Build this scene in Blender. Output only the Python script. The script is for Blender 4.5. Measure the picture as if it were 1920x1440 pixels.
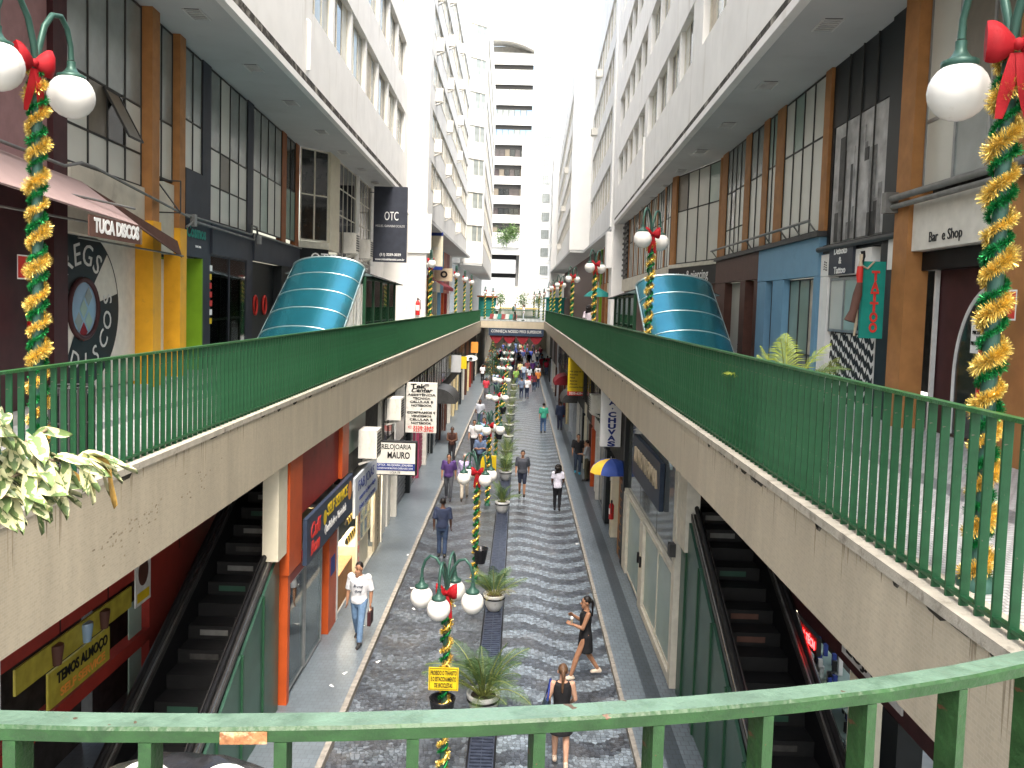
import bpy, math, random
from mathutils import Vector, Matrix
random.seed(7)
R = random.Random(11)
PI = math.pi
for o in list(bpy.data.objects): bpy.data.objects.remove(o)
scene = bpy.context.scene
col = scene.collection

# ------------------------------------------------------------------ camera
CAMZ = 7.4
cam_d = bpy.data.cameras.new('camera'); cam = bpy.data.objects.new('camera', cam_d); col.objects.link(cam)
cam_d.sensor_width = 36; cam_d.lens = 28.125; cam_d.shift_y = -0.03125
cam_d.clip_start = 0.05; cam_d.clip_end = 2000
PITCH, YAW, ROLL = math.radians(3.412), math.radians(0.508), 0.030
fw = Vector((-math.sin(YAW)*math.cos(PITCH), math.cos(YAW)*math.cos(PITCH), -math.sin(PITCH)))
rt = Vector((math.cos(YAW), math.sin(YAW), 0)); up = rt.cross(fw)
c_, s_ = math.cos(ROLL), math.sin(ROLL)
r2 = rt*c_ + up*s_; u2 = up*c_ - rt*s_
cam.matrix_world = Matrix(((r2.x, u2.x, -fw.x, 0), (r2.y, u2.y, -fw.y, 0), (r2.z, u2.z, -fw.z, CAMZ), (0, 0, 0, 1)))
scene.camera = cam

# ------------------------------------------------------------------ sky, sun, exposure (bright overcast)
SUN_EL, SUN_AZ = math.radians(62), math.radians(168)
world = bpy.data.worlds.new('World'); scene.world = world; world.use_nodes = True
wn = world.node_tree.nodes; wl = world.node_tree.links
for n in list(wn): wn.remove(n)
wo = wn.new('ShaderNodeOutputWorld'); bg = wn.new('ShaderNodeBackground'); sk = wn.new('ShaderNodeTexSky')
hs = wn.new('ShaderNodeHueSaturation')
sk.sky_type = 'NISHITA'; sk.sun_disc = False; sk.sun_elevation = SUN_EL; sk.sun_rotation = SUN_AZ
sk.air_density = 1.6; sk.dust_density = 6.0; sk.ozone_density = 1.0
hs.inputs['Saturation'].default_value = 0.85
wl.new(sk.outputs[0], hs.inputs['Color']); wl.new(hs.outputs[0], bg.inputs[0]); wl.new(bg.outputs[0], wo.inputs[0])
bg.inputs[1].default_value = 0.15
sun_d = bpy.data.lights.new('sun', 'SUN'); sun = bpy.data.objects.new('sun', sun_d); col.objects.link(sun)
sun_d.energy = 1.3; sun_d.angle = math.radians(25); sun_d.color = (1.0, 0.96, 0.9)
sd = Vector((math.sin(SUN_AZ)*math.cos(SUN_EL), math.cos(SUN_AZ)*math.cos(SUN_EL), math.sin(SUN_EL)))
sun.rotation_euler = (-sd).to_track_quat('-Z', 'Y').to_euler(); sun.location = (0, 0, 60)
scene.view_settings.view_transform = 'Standard'; scene.view_settings.look = 'None'
scene.view_settings.exposure = 2.1; scene.view_settings.gamma = 1.0
scene.view_settings.use_curve_mapping = False

# ------------------------------------------------------------------ materials
MATS = {}
def _new(name):
    m = bpy.data.materials.new(name); m.use_nodes = True; MATS[name] = m
    nt = m.node_tree; return m, nt, nt.nodes, nt.links, nt.nodes['Principled BSDF']
def mat(name, c, rough=.6, metal=0., var=.12, scale=6., bump=0., bscale=60., dirt=None, dscale=1.2, dcut=.55, emit=0., spec=.3, coat=0., streak=0., chip=None):
    """plain paint / plaster / cloth with colour variation, optional dirt blotches, fine relief and rain streaks"""
    if name in MATS: return MATS[name]
    m, nt, N, L, b = _new(name)
    b.inputs['Roughness'].default_value = rough; b.inputs['Metallic'].default_value = metal
    b.inputs['Specular IOR Level'].default_value = spec; b.inputs['Coat Weight'].default_value = coat
    tc = N.new('ShaderNodeTexCoord')
    nz = N.new('ShaderNodeTexNoise'); nz.inputs['Scale'].default_value = scale; nz.inputs['Detail'].default_value = 5
    L.new(tc.outputs['Object'], nz.inputs['Vector'])
    rp = N.new('ShaderNodeMapRange'); rp.inputs[1].default_value = .3; rp.inputs[2].default_value = .7
    rp.inputs[3].default_value = 1-var; rp.inputs[4].default_value = 1+var
    L.new(nz.outputs[0], rp.inputs[0])
    mx = N.new('ShaderNodeMix'); mx.data_type = 'RGBA'; mx.blend_type = 'MULTIPLY'; mx.inputs[0].default_value = 1
    mx.inputs[6].default_value = (*c, 1); L.new(rp.outputs[0], mx.inputs[7])
    out = mx.outputs[2]
    if dirt:
        n2 = N.new('ShaderNodeTexNoise'); n2.inputs['Scale'].default_value = dscale; n2.inputs['Detail'].default_value = 8; n2.inputs['Roughness'].default_value = .65
        if streak:
            mp = N.new('ShaderNodeMapping'); mp.inputs['Scale'].default_value = (1, 1, streak); L.new(tc.outputs['Object'], mp.inputs[0]); L.new(mp.outputs[0], n2.inputs['Vector'])
        else: L.new(tc.outputs['Object'], n2.inputs['Vector'])
        r2_ = N.new('ShaderNodeMapRange'); r2_.inputs[1].default_value = dcut; r2_.inputs[2].default_value = dcut+.2; L.new(n2.outputs[0], r2_.inputs[0])
        m2 = N.new('ShaderNodeMix'); m2.data_type = 'RGBA'; L.new(r2_.outputs[0], m2.inputs[0]); L.new(out, m2.inputs[6]); m2.inputs[7].default_value = (*dirt, 1)
        out = m2.outputs[2]
    if chip:      # paint chips down to rust
        n5 = N.new('ShaderNodeTexNoise'); n5.inputs['Scale'].default_value = 38; n5.inputs['Detail'].default_value = 3; L.new(tc.outputs['Object'], n5.inputs['Vector'])
        n6 = N.new('ShaderNodeTexNoise'); n6.inputs['Scale'].default_value = 5; L.new(tc.outputs['Object'], n6.inputs['Vector'])
        k5 = sock(nt, 'GREATER_THAN', sock(nt, 'ADD', n5.outputs[0], sock(nt, 'MULTIPLY', n6.outputs[0], .35)), .905)
        m5 = N.new('ShaderNodeMix'); m5.data_type = 'RGBA'; L.new(k5, m5.inputs[0]); L.new(out, m5.inputs[6]); m5.inputs[7].default_value = (*chip, 1); out = m5.outputs[2]
    L.new(out, b.inputs['Base Color'])
    if emit: L.new(out, b.inputs['Emission Color']); b.inputs['Emission Strength'].default_value = emit
    if bump:
        n3 = N.new('ShaderNodeTexNoise'); n3.inputs['Scale'].default_value = bscale; n3.inputs['Detail'].default_value = 6
        L.new(tc.outputs['Object'], n3.inputs['Vector'])
        bp = N.new('ShaderNodeBump'); bp.inputs['Strength'].default_value = bump; bp.inputs['Distance'].default_value = .01
        L.new(n3.outputs[0], bp.inputs['Height']); L.new(bp.outputs[0], b.inputs['Normal'])
    return m
def glass(name, tint=(.75, .82, .8), refl=.35, rough=.03):
    m, nt, N, L, b = _new(name)
    out = N['Material Output']; N.remove(b)
    tr = N.new('ShaderNodeBsdfTransparent'); tr.inputs[0].default_value = (*tint, 1)
    gl = N.new('ShaderNodeBsdfGlossy'); gl.inputs['Roughness'].default_value = rough; gl.inputs[0].default_value = (.9, .95, .95, 1)
    fr = N.new('ShaderNodeFresnel'); fr.inputs[0].default_value = 1.5
    mr = N.new('ShaderNodeMapRange'); mr.inputs[3].default_value = refl*.3; mr.inputs[4].default_value = 1; L.new(fr.outputs[0], mr.inputs[0])
    mx = N.new('ShaderNodeMixShader'); L.new(mr.outputs[0], mx.inputs[0]); L.new(tr.outputs[0], mx.inputs[1]); L.new(gl.outputs[0], mx.inputs[2])
    L.new(mx.outputs[0], out.inputs[0]); return m
def sock(nt, op, a, b=None, c=None):
    n = nt.nodes.new('ShaderNodeMath'); n.operation = op
    for i, v in enumerate((a, b, c)):
        if v is None: continue
        if isinstance(v, (int, float)): n.inputs[i].default_value = v
        else: nt.links.new(v, n.inputs[i])
    return n.outputs[0]

def mat_street():
    m, nt, N, L, b = _new('portuguese_mosaic')
    tc = N.new('ShaderNodeTexCoord')
    vo = N.new('ShaderNodeTexVoronoi'); vo.inputs['Scale'].default_value = 13; vo.voronoi_dimensions = '2D'; vo.inputs['Randomness'].default_value = .75
    ve = N.new('ShaderNodeTexVoronoi'); ve.feature = 'DISTANCE_TO_EDGE'; ve.inputs['Scale'].default_value = 13; ve.voronoi_dimensions = '2D'; ve.inputs['Randomness'].default_value = .75
    L.new(tc.outputs['Object'], vo.inputs['Vector']); L.new(tc.outputs['Object'], ve.inputs['Vector'])
    sp = N.new('ShaderNodeSeparateXYZ'); L.new(vo.outputs['Position'], sp.inputs[0])   # colour is chosen stone by stone
    x, y = sp.outputs[0], sp.outputs[1]
    # right carriage: waves of .74 m pitch ; left: broader and fainter
    ph = sock(nt, 'MULTIPLY', sock(nt, 'ADD', x, .45), 2*PI/2.45)
    wv = sock(nt, 'MULTIPLY', sock(nt, 'SINE', ph), -.31)
    a = sock(nt, 'DIVIDE', sock(nt, 'ADD', y, wv), .9)
    band = sock(nt, 'SINE', sock(nt, 'MULTIPLY', a, 2*PI))
    ph2 = sock(nt, 'MULTIPLY', sock(nt, 'ADD', x, .3), 2*PI/2.5)
    a2 = sock(nt, 'DIVIDE', sock(nt, 'ADD', y, sock(nt, 'MULTIPLY', sock(nt, 'SINE', ph2), .42)), 1.15)
    band2 = sock(nt, 'SINE', sock(nt, 'MULTIPLY', a2, 2*PI))
    right = sock(nt, 'GREATER_THAN', x, -.42)
    k1 = sock(nt, 'MULTIPLY', sock(nt, 'GREATER_THAN', band, .0), right)
    k2 = sock(nt, 'MULTIPLY', sock(nt, 'MULTIPLY', sock(nt, 'GREATER_THAN', band2, .25), sock(nt, 'SUBTRACT', 1, right)), .38)
    k = sock(nt, 'ADD', k1, k2)
    rnd = N.new('ShaderNodeSeparateColor'); L.new(vo.outputs['Color'], rnd.inputs[0])
    odd = sock(nt, 'GREATER_THAN', rnd.outputs[0], .9)
    k = sock(nt, 'ABSOLUTE', sock(nt, 'SUBTRACT', k, sock(nt, 'MULTIPLY', odd, .35)))
    nz = N.new('ShaderNodeTexNoise'); nz.inputs['Scale'].default_value = .7; nz.inputs['Detail'].default_value = 6; L.new(tc.outputs['Object'], nz.inputs['Vector'])
    mx = N.new('ShaderNodeMix'); mx.data_type = 'RGBA'; L.new(k, mx.inputs[0])
    mx.inputs[6].default_value = (.055, .062, .073, 1); mx.inputs[7].default_value = (.165, .198, .225, 1)
    v = sock(nt, 'MULTIPLY', sock(nt, 'ADD', .5, sock(nt, 'MULTIPLY', rnd.outputs[1], 1.0)), sock(nt, 'ADD', .6, sock(nt, 'MULTIPLY', nz.outputs[0], .8)))
    g = N.new('ShaderNodeMapRange'); g.inputs[1].default_value = .02; g.inputs[2].default_value = .1; g.inputs[3].default_value = .35; L.new(ve.outputs['Distance'], g.inputs[0])
    v = sock(nt, 'MULTIPLY', v, g.outputs[0])
    m2 = N.new('ShaderNodeMix'); m2.data_type = 'RGBA'; m2.blend_type = 'MULTIPLY'; m2.inputs[0].default_value = 1; L.new(mx.outputs[2], m2.inputs[6]); L.new(v, m2.inputs[7])
    # brown soil stains with a shape of their own
    n4 = N.new('ShaderNodeTexNoise'); n4.inputs['Scale'].default_value = .9; n4.inputs['Detail'].default_value = 7; n4.inputs['Distortion'].default_value = .6
    L.new(tc.outputs['Object'], n4.inputs['Vector'])
    r4 = N.new('ShaderNodeMapRange'); r4.inputs[1].default_value = .52; r4.inputs[2].default_value = .75; r4.inputs[4].default_value = .35; L.new(n4.outputs[0], r4.inputs[0])
    m3 = N.new('ShaderNodeMix'); m3.data_type = 'RGBA'; L.new(r4.outputs[0], m3.inputs[0]); L.new(m2.outputs[2], m3.inputs[6]); m3.inputs[7].default_value = (.12, .1, .08, 1)
    L.new(m3.outputs[2], b.inputs['Base Color'])
    b.inputs['Roughness'].default_value = .3
    bp = N.new('ShaderNodeBump'); bp.inputs['Strength'].default_value = .5; bp.inputs['Distance'].default_value = .012; L.new(g.outputs[0], bp.inputs['Height']); L.new(bp.outputs[0], b.inputs['Normal'])
    return m
def mat_tiles(name, c, mortar, sx, sy, rough=.45, var=.15, stripe=None, stripe_c=None, mort=.04, dirt=None, plane='XY', bump=.3):
    """small square setts/tiles; an optional darker stripe between two x positions"""
    m, nt, N, L, b = _new(name)
    tc = N.new('ShaderNodeTexCoord'); mp = N.new('ShaderNodeMapping')
    L.new(tc.outputs['Object'], mp.inputs[0])
    if plane == 'YZ': mp.inputs['Rotation'].default_value = (0, PI/2, PI/2)
    br = N.new('ShaderNodeTexBrick'); br.inputs['Scale'].default_value = 1; br.offset = .5
    br.inputs['Brick Width'].default_value = sx; br.inputs['Row Height'].default_value = sy; br.inputs['Mortar Size'].default_value = mort*sx
    br.inputs['Color1'].default_value = (*[v*(1-var) for v in c], 1); br.inputs['Color2'].default_value = (*[min(v*(1+var), .9) for v in c], 1); br.inputs['Mortar'].default_value = (*mortar, 1)
    if plane == 'YZ':
        sp = N.new('ShaderNodeSeparateXYZ'); cb = N.new('ShaderNodeCombineXYZ'); L.new(tc.outputs['Object'], sp.inputs[0]); L.new(sp.outputs[1], cb.inputs[0]); L.new(sp.outputs[2], cb.inputs[1]); L.new(sp.outputs[0], cb.inputs[2])
        L.new(cb.outputs[0], br.inputs['Vector'])
    else: L.new(tc.outputs['Object'], br.inputs['Vector'])
    out = br.outputs[0]
    nz = N.new('ShaderNodeTexNoise'); nz.inputs['Scale'].default_value = 1.1; nz.inputs['Detail'].default_value = 8; nz.inputs['Roughness'].default_value = .7
    mp.inputs['Scale'].default_value = (1, 2.2, .3) if plane == 'YZ' else (1, 1, 1); mp.inputs['Rotation'].default_value = (0, 0, 0)
    L.new(mp.outputs[0], nz.inputs['Vector'])
    rp = N.new('ShaderNodeMapRange'); rp.inputs[1].default_value = .3; rp.inputs[2].default_value = .7; rp.inputs[3].default_value = .82; rp.inputs[4].default_value = 1.12; L.new(nz.outputs[0], rp.inputs[0])
    mx = N.new('ShaderNodeMix'); mx.data_type = 'RGBA'; mx.blend_type = 'MULTIPLY'; mx.inputs[0].default_value = 1; L.new(out, mx.inputs[6]); L.new(rp.outputs[0], mx.inputs[7]); out = mx.outputs[2]
    if stripe:
        sp2 = N.new('ShaderNodeSeparateXYZ'); L.new(tc.outputs['Object'], sp2.inputs[0])
        k = sock(nt, 'MULTIPLY', sock(nt, 'GREATER_THAN', sp2.outputs[0], stripe[0]), sock(nt, 'LESS_THAN', sp2.outputs[0], stripe[1]))
        m2 = N.new('ShaderNodeMix'); m2.data_type = 'RGBA'; m2.blend_type = 'MULTIPLY'; L.new(k, m2.inputs[0]); L.new(out, m2.inputs[6]); m2.inputs[7].default_value = (*stripe_c, 1); out = m2.outputs[2]
    if dirt:
        n2 = N.new('ShaderNodeTexNoise'); n2.inputs['Scale'].default_value = 4.2 if plane == 'YZ' else 2.6; n2.inputs['Detail'].default_value = 9; n2.inputs['Roughness'].default_value = .75; L.new(mp.outputs[0], n2.inputs['Vector'])
        r3 = N.new('ShaderNodeMapRange'); r3.inputs[1].default_value = .6; r3.inputs[2].default_value = .74; r3.inputs[4].default_value = .6; L.new(n2.outputs[0], r3.inputs[0])
        m3 = N.new('ShaderNodeMix'); m3.data_type = 'RGBA'; L.new(r3.outputs[0], m3.inputs[0]); L.new(out, m3.inputs[6]); m3.inputs[7].default_value = (*dirt, 1); out = m3.outputs[2]
    L.new(out, b.inputs['Base Color']); b.inputs['Roughness'].default_value = rough
    bp = N.new('ShaderNodeBump'); bp.inputs['Strength'].default_value = bump; bp.inputs['Distance'].default_value = .004; bp.invert = True; L.new(br.outputs['Fac'], bp.inputs['Height']); L.new(bp.outputs[0], b.inputs['Normal'])
    return m
def mat_variegated():
    m, nt, N, L, b = _new('variegated_leaf')
    tc = N.new('ShaderNodeTexCoord'); oi = N.new('ShaderNodeObjectInfo')
    sp = N.new('ShaderNodeSeparateXYZ'); L.new(tc.outputs['Object'], sp.inputs[0])
    ad = N.new('ShaderNodeVectorMath'); ad.operation = 'ADD'; L.new(tc.outputs['Object'], ad.inputs[0])
    cm = N.new('ShaderNodeCombineXYZ'); L.new(sock(nt, 'MULTIPLY', oi.outputs['Random'], 50), cm.inputs[0]); L.new(cm.outputs[0], ad.inputs[1])
    nz = N.new('ShaderNodeTexNoise'); nz.inputs['Scale'].default_value = 26; nz.inputs['Detail'].default_value = 3; L.new(ad.outputs[0], nz.inputs['Vector'])
    w = sock(nt, 'ABSOLUTE', sp.outputs[1])
    k = sock(nt, 'GREATER_THAN', sock(nt, 'ADD', nz.outputs[0], sock(nt, 'MULTIPLY', w, 9)), .6)
    mx = N.new('ShaderNodeMix'); mx.data_type = 'RGBA'; L.new(k, mx.inputs[0]); mx.inputs[6].default_value = (.13, .19, .07, 1); mx.inputs[7].default_value = (.56, .55, .3, 1)
    L.new(mx.outputs[2], b.inputs['Base Color']); b.inputs['Roughness'].default_value = .38
    b.inputs['Transmission Weight'].default_value = 0
    return m

M = {}
def D(k, *a, **kw): M[k] = mat(k, *a, **kw)
M['street'] = mat_street()
M['footway_l'] = mat_tiles('grey_footway', (.125, .15, .168), (.095, .113, .127), .12, .12, rough=.38, var=.07, mort=.05, dirt=(.095, .108, .116), bump=.15)
M['footway_r'] = mat_tiles('striped_footway', (.14, .17, .193), (.09, .108, .122), .14, .14, rough=.36, var=.08, stripe=(.5, .78), stripe_c=(.36, .38, .4), mort=.06, dirt=(.1, .116, .126), bump=.2)
M['deck_l'] = mat_tiles('walkway_setts_left', (.47, .48, .48), (.22, .22, .22), .07, .05, rough=.4, var=.12, stripe=(-5.58, -5.3), stripe_c=(.4, .42, .44), mort=.09)
M['deck_r'] = mat_tiles('walkway_setts_right', (.47, .48, .48), (.22, .22, .22), .07, .05, rough=.4, var=.12, stripe=(3.93, 4.2), stripe_c=(.4, .42, .44), mort=.09)
M['fascia'] = mat_tiles('cream_mosaic', (.46, .4, .295), (.5, .445, .345), .05, .025, rough=.42, var=.06, mort=.05, plane='YZ', dirt=(.3, .25, .18), bump=.1)
D('coping', (.43, .395, .325), .7, var=.15, dirt=(.16, .14, .11), dscale=7, dcut=.54, bump=.5)
D('kerb', (.25, .23, .2), .7, var=.25, scale=9, bump=.4)
D('rail_green', (.014, .075, .03), .45, var=.2, scale=9, chip=(.12, .11, .08), dirt=(.008, .034, .018), dscale=14, dcut=.6, bump=.12, bscale=140)
def mat_toprail():
    m = mat('rail_top_green', (.03, .115, .035), .33, var=.2, scale=26, dirt=(.09, .19, .12), dscale=9, dcut=.5, bump=.5, bscale=70)  # pale mint blotches: worn paint plus sky reflection put into the colour
    return m
M['rail_top'] = mat_toprail()
D('rail_mint_sky', (.082, .135, .1), .3, var=.18, scale=14, dirt=(.04, .075, .05), dscale=11, dcut=.53, bump=.35, bscale=45, chip=(.06, .04, .025))  # front rail top face: worn paint, with sky reflection painted in as paler mint
D('rail_side', (.016, .05, .015), .42, var=.22, scale=20, dirt=(.009, .03, .01), dscale=12, dcut=.53, bump=.35, bscale=60, chip=(.08, .04, .02))
D('rust', (.28, .12, .05), .85, var=.5, scale=40, dirt=(.55, .45, .28), dscale=45, dcut=.5, bump=.6)
D('white_wall', (.79, .78, .75), .8, var=.05, scale=1.2, dirt=(.56, .53, .47), dscale=1.6, dcut=.57, streak=.16, bump=.12)
D('white_clean', (.72, .72, .7), .8, var=.05, scale=.6, dirt=(.58, .57, .54), dscale=.5, dcut=.58, streak=.2)
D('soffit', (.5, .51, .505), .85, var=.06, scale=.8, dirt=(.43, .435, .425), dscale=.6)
D('stain_edge', (.04, .035, .028), .9, var=.4, scale=7, dirt=(.36, .34, .29), dscale=2.6, dcut=.5)
D('concrete', (.42, .41, .38), .85, var=.15, scale=2, bump=.2)
D('beige_wall', (.56, .52, .43), .8, var=.1, scale=3, dirt=(.4, .36, .29), dscale=2.5, bump=.2)
D('cream', (.66, .61, .47), .6, var=.06)
D('maroon', (.05, .015, .017), .55, var=.15, bump=.1)
D('mauve', (.3, .17, .17), .7, var=.1)
D('orange_wood', (.36, .165, .055), .6, var=.15, scale=4, dirt=(.3, .13, .05), dscale=3)
D('rust_orange', (.29, .1, .035), .6, var=.15, scale=4)
D('yellow_paint', (.72, .36, .02), .5, var=.1, scale=3, dirt=(.5, .27, .04), dscale=4, dcut=.6)
D('navy_paint', (.035, .04, .055), .55, var=.15, scale=3)
D('black_paint', (.009, .012, .014), .45, var=.2)
D('lime', (.19, .36, .015), .6, var=.12, scale=2)
D('sky_blue', (.17, .33, .47), .6, var=.06, scale=2, dirt=(.14, .28, .4), dscale=2)
D('brown_paint', (.085, .035, .025), .55, var=.15)
D('red_paint', (.27, .03, .022), .5, var=.12, scale=3, dirt=(.16, .02, .018), dscale=2)
D('orange_paint', (.44, .075, .016), .45, var=.1, scale=3)
D('white_paint', (.8, .79, .76), .5, var=.04)
D('off_white', (.66, .64, .58), .6, var=.08)
D('grey_metal', (.3, .31, .31), .4, metal=.6, var=.15)
D('pipe', (.2, .2, .19), .5, metal=.3, var=.2)
D('steel', (.5, .5, .5), .3, metal=1., var=.1)
D('dark_metal', (.06, .06, .06), .5, metal=.4, var=.2)
D('mullion', (.035, .034, .032), .6)
D('frame_cream', (.6, .57, .48), .55)
D('pane_frost', (.54, .545, .49), .28, var=.06, scale=1.5, spec=.6)
D('pane_grey', (.24, .265, .255), .2, var=.25, scale=1.3, spec=.7)
D('pane_green', (.27, .36, .31), .2, var=.12, scale=1.2, spec=.6)
D('pane_shop', (.13, .15, .15), .06, var=.35, scale=.8, spec=.9)
D('pane_dark', (.018, .02, .02), .08, var=.3, spec=.7)
D('pane_brown', (.16, .14, .11), .3, var=.1)
D('pane_curtain', (.5, .44, .35), .5, var=.25, scale=5)
D('pane_blue', (.22, .33, .45), .08, var=.25, scale=.25, spec=.8)
D('pane_smoke', (.05, .04, .04), .1, var=.6, scale=.3, spec=.7)
M['glass'] = glass('shop_glass'); M['glass_green'] = glass('green_glass', (.5, .75, .68), .5)
D('lamp_green', (.035, .09, .07), .4, var=.15, metal=.2)
D('lamp_globe', (.74, .725, .685), .25, var=.06, scale=3, dirt=(.58, .55, .48), dscale=9, dcut=.58)
D('gold', (.8, .6, .16), .24, metal=.75, var=.35, scale=30)
D('gold_far', (.62, .45, .12), .35, metal=.5, var=.4, scale=40)
D('tinsel_green', (.01, .2, .05), .25, metal=.6, var=.3, scale=30)
D('bow_red', (.3, .004, .009), .7, var=.12, scale=9, bump=.3, bscale=200)
D('pot_white', (.62, .62, .6), .45, var=.08, dirt=(.4, .38, .34), dscale=6)
D('soil', (.04, .03, .02), .9)
D('palm_leaf', (.05, .105, .03), .45, var=.3, scale=4)
D('palm_leaf_b', (.085, .15, .045), .45, var=.3, scale=4)
D('palm_bright', (.34, .42, .05), .4, var=.25, scale=5)
D('palm_stem', (.22, .25, .07), .5)
M['variegated'] = mat_variegated()
D('leaf_yellow', (.33, .2, .05), .5, var=.25, scale=30)
D('stem', (.18, .14, .09), .8)
D('tree_leaf', (.07, .14, .035), .5, var=.35, scale=3)
D('drain', (.07, .085, .13), .35, metal=.5, var=.3, scale=9)
D('teal_metal', (.022, .19, .25), .27, metal=.75, var=.1, scale=1.5, dirt=(.04, .18, .22), dscale=2.2, dcut=.55, coat=.25)
D('teal_edge', (.5, .62, .63), .3, metal=.8)
D('frame_green', (.02, .07, .035), .4)
D('roof_metal', (.2, .27, .27), .35, metal=.6)
D('esc_black', (.008, .008, .009), .5, spec=.15)
D('esc_steel', (.13, .125, .12), .4, metal=.8, var=.2)
D('esc_step', (.02, .02, .021), .5, metal=.3)
D('esc_green', (.035, .085, .06), .3, var=.2, scale=3)
D('black', (.01, .01, .011), .5)
D('white', (.82, .82, .8), .5, var=.03)
D('letter_grey', (.6, .6, .58), .5)
D('sign_blue', (.02, .04, .2), .5); D('sign_navy', (.03, .045, .075), .45, var=.1)
D('menu_yellow', (.36, .3, .04), .5, var=.2)
D('stain', (.31, .26, .185), .8, var=.3, scale=12)
D('palm_dry', (.2, .15, .06), .6, var=.3)
D('sign_yellow', (.66, .47, .015), .5, var=.06); D('sign_red', (.6, .04, .03), .5); D('sign_orange', (.72, .28, .05), .5)
D('sign_teal', (.01, .24, .19), .5); D('sign_grey', (.4, .41, .42), .5, var=.06); D('sign_pale', (.5, .54, .58), .5, var=.08)
D('led_red', (1., .02, .02), .5, emit=6.)
D('lamp_lit', (1., .92, .78), .5, emit=14.)
D('extinguisher', (.5, .02, .02), .3, coat=.4)
D('ac_white', (.66, .64, .58), .55, var=.08, dirt=(.5, .46, .38), dscale=5)
D('photo_dark', (.05, .05, .05), .5, var=.5, scale=6); D('photo_mid', (.2, .2, .2), .5, var=.5, scale=5); D('photo_light', (.42, .42, .42), .5, var=.3, scale=4)
D('sand', (.5, .42, .3), .9, var=.1)
D('tile_floor', (.5, .48, .42), .4, var=.1)
D('shutter', (.2, .21, .22), .45, metal=.4, var=.1); D('shutter_pink', (.35, .06, .12), .5)
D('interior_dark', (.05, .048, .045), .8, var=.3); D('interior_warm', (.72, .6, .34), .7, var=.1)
D('xmas_green', (.02, .07, .025), .6, var=.4, scale=9)
D('bag_black', (.012, .012, .014), .25, var=.3, bump=.5, bscale=30)
D('hose', (.55, .56, .5), .5)
D('pink_awning', (.42, .3, .28), .75, var=.06, scale=2); D('brown_cloth', (.12, .06, .045), .8)
D('umb_blue', (.03, .07, .3), .6); D('umb_yellow', (.75, .5, .05), .6); D('teal_cloth', (.012, .16, .14), .7); D('red_cloth', (.2, .012, .02), .7)
D('kiosk_grey', (.33, .34, .34), .6)

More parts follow.
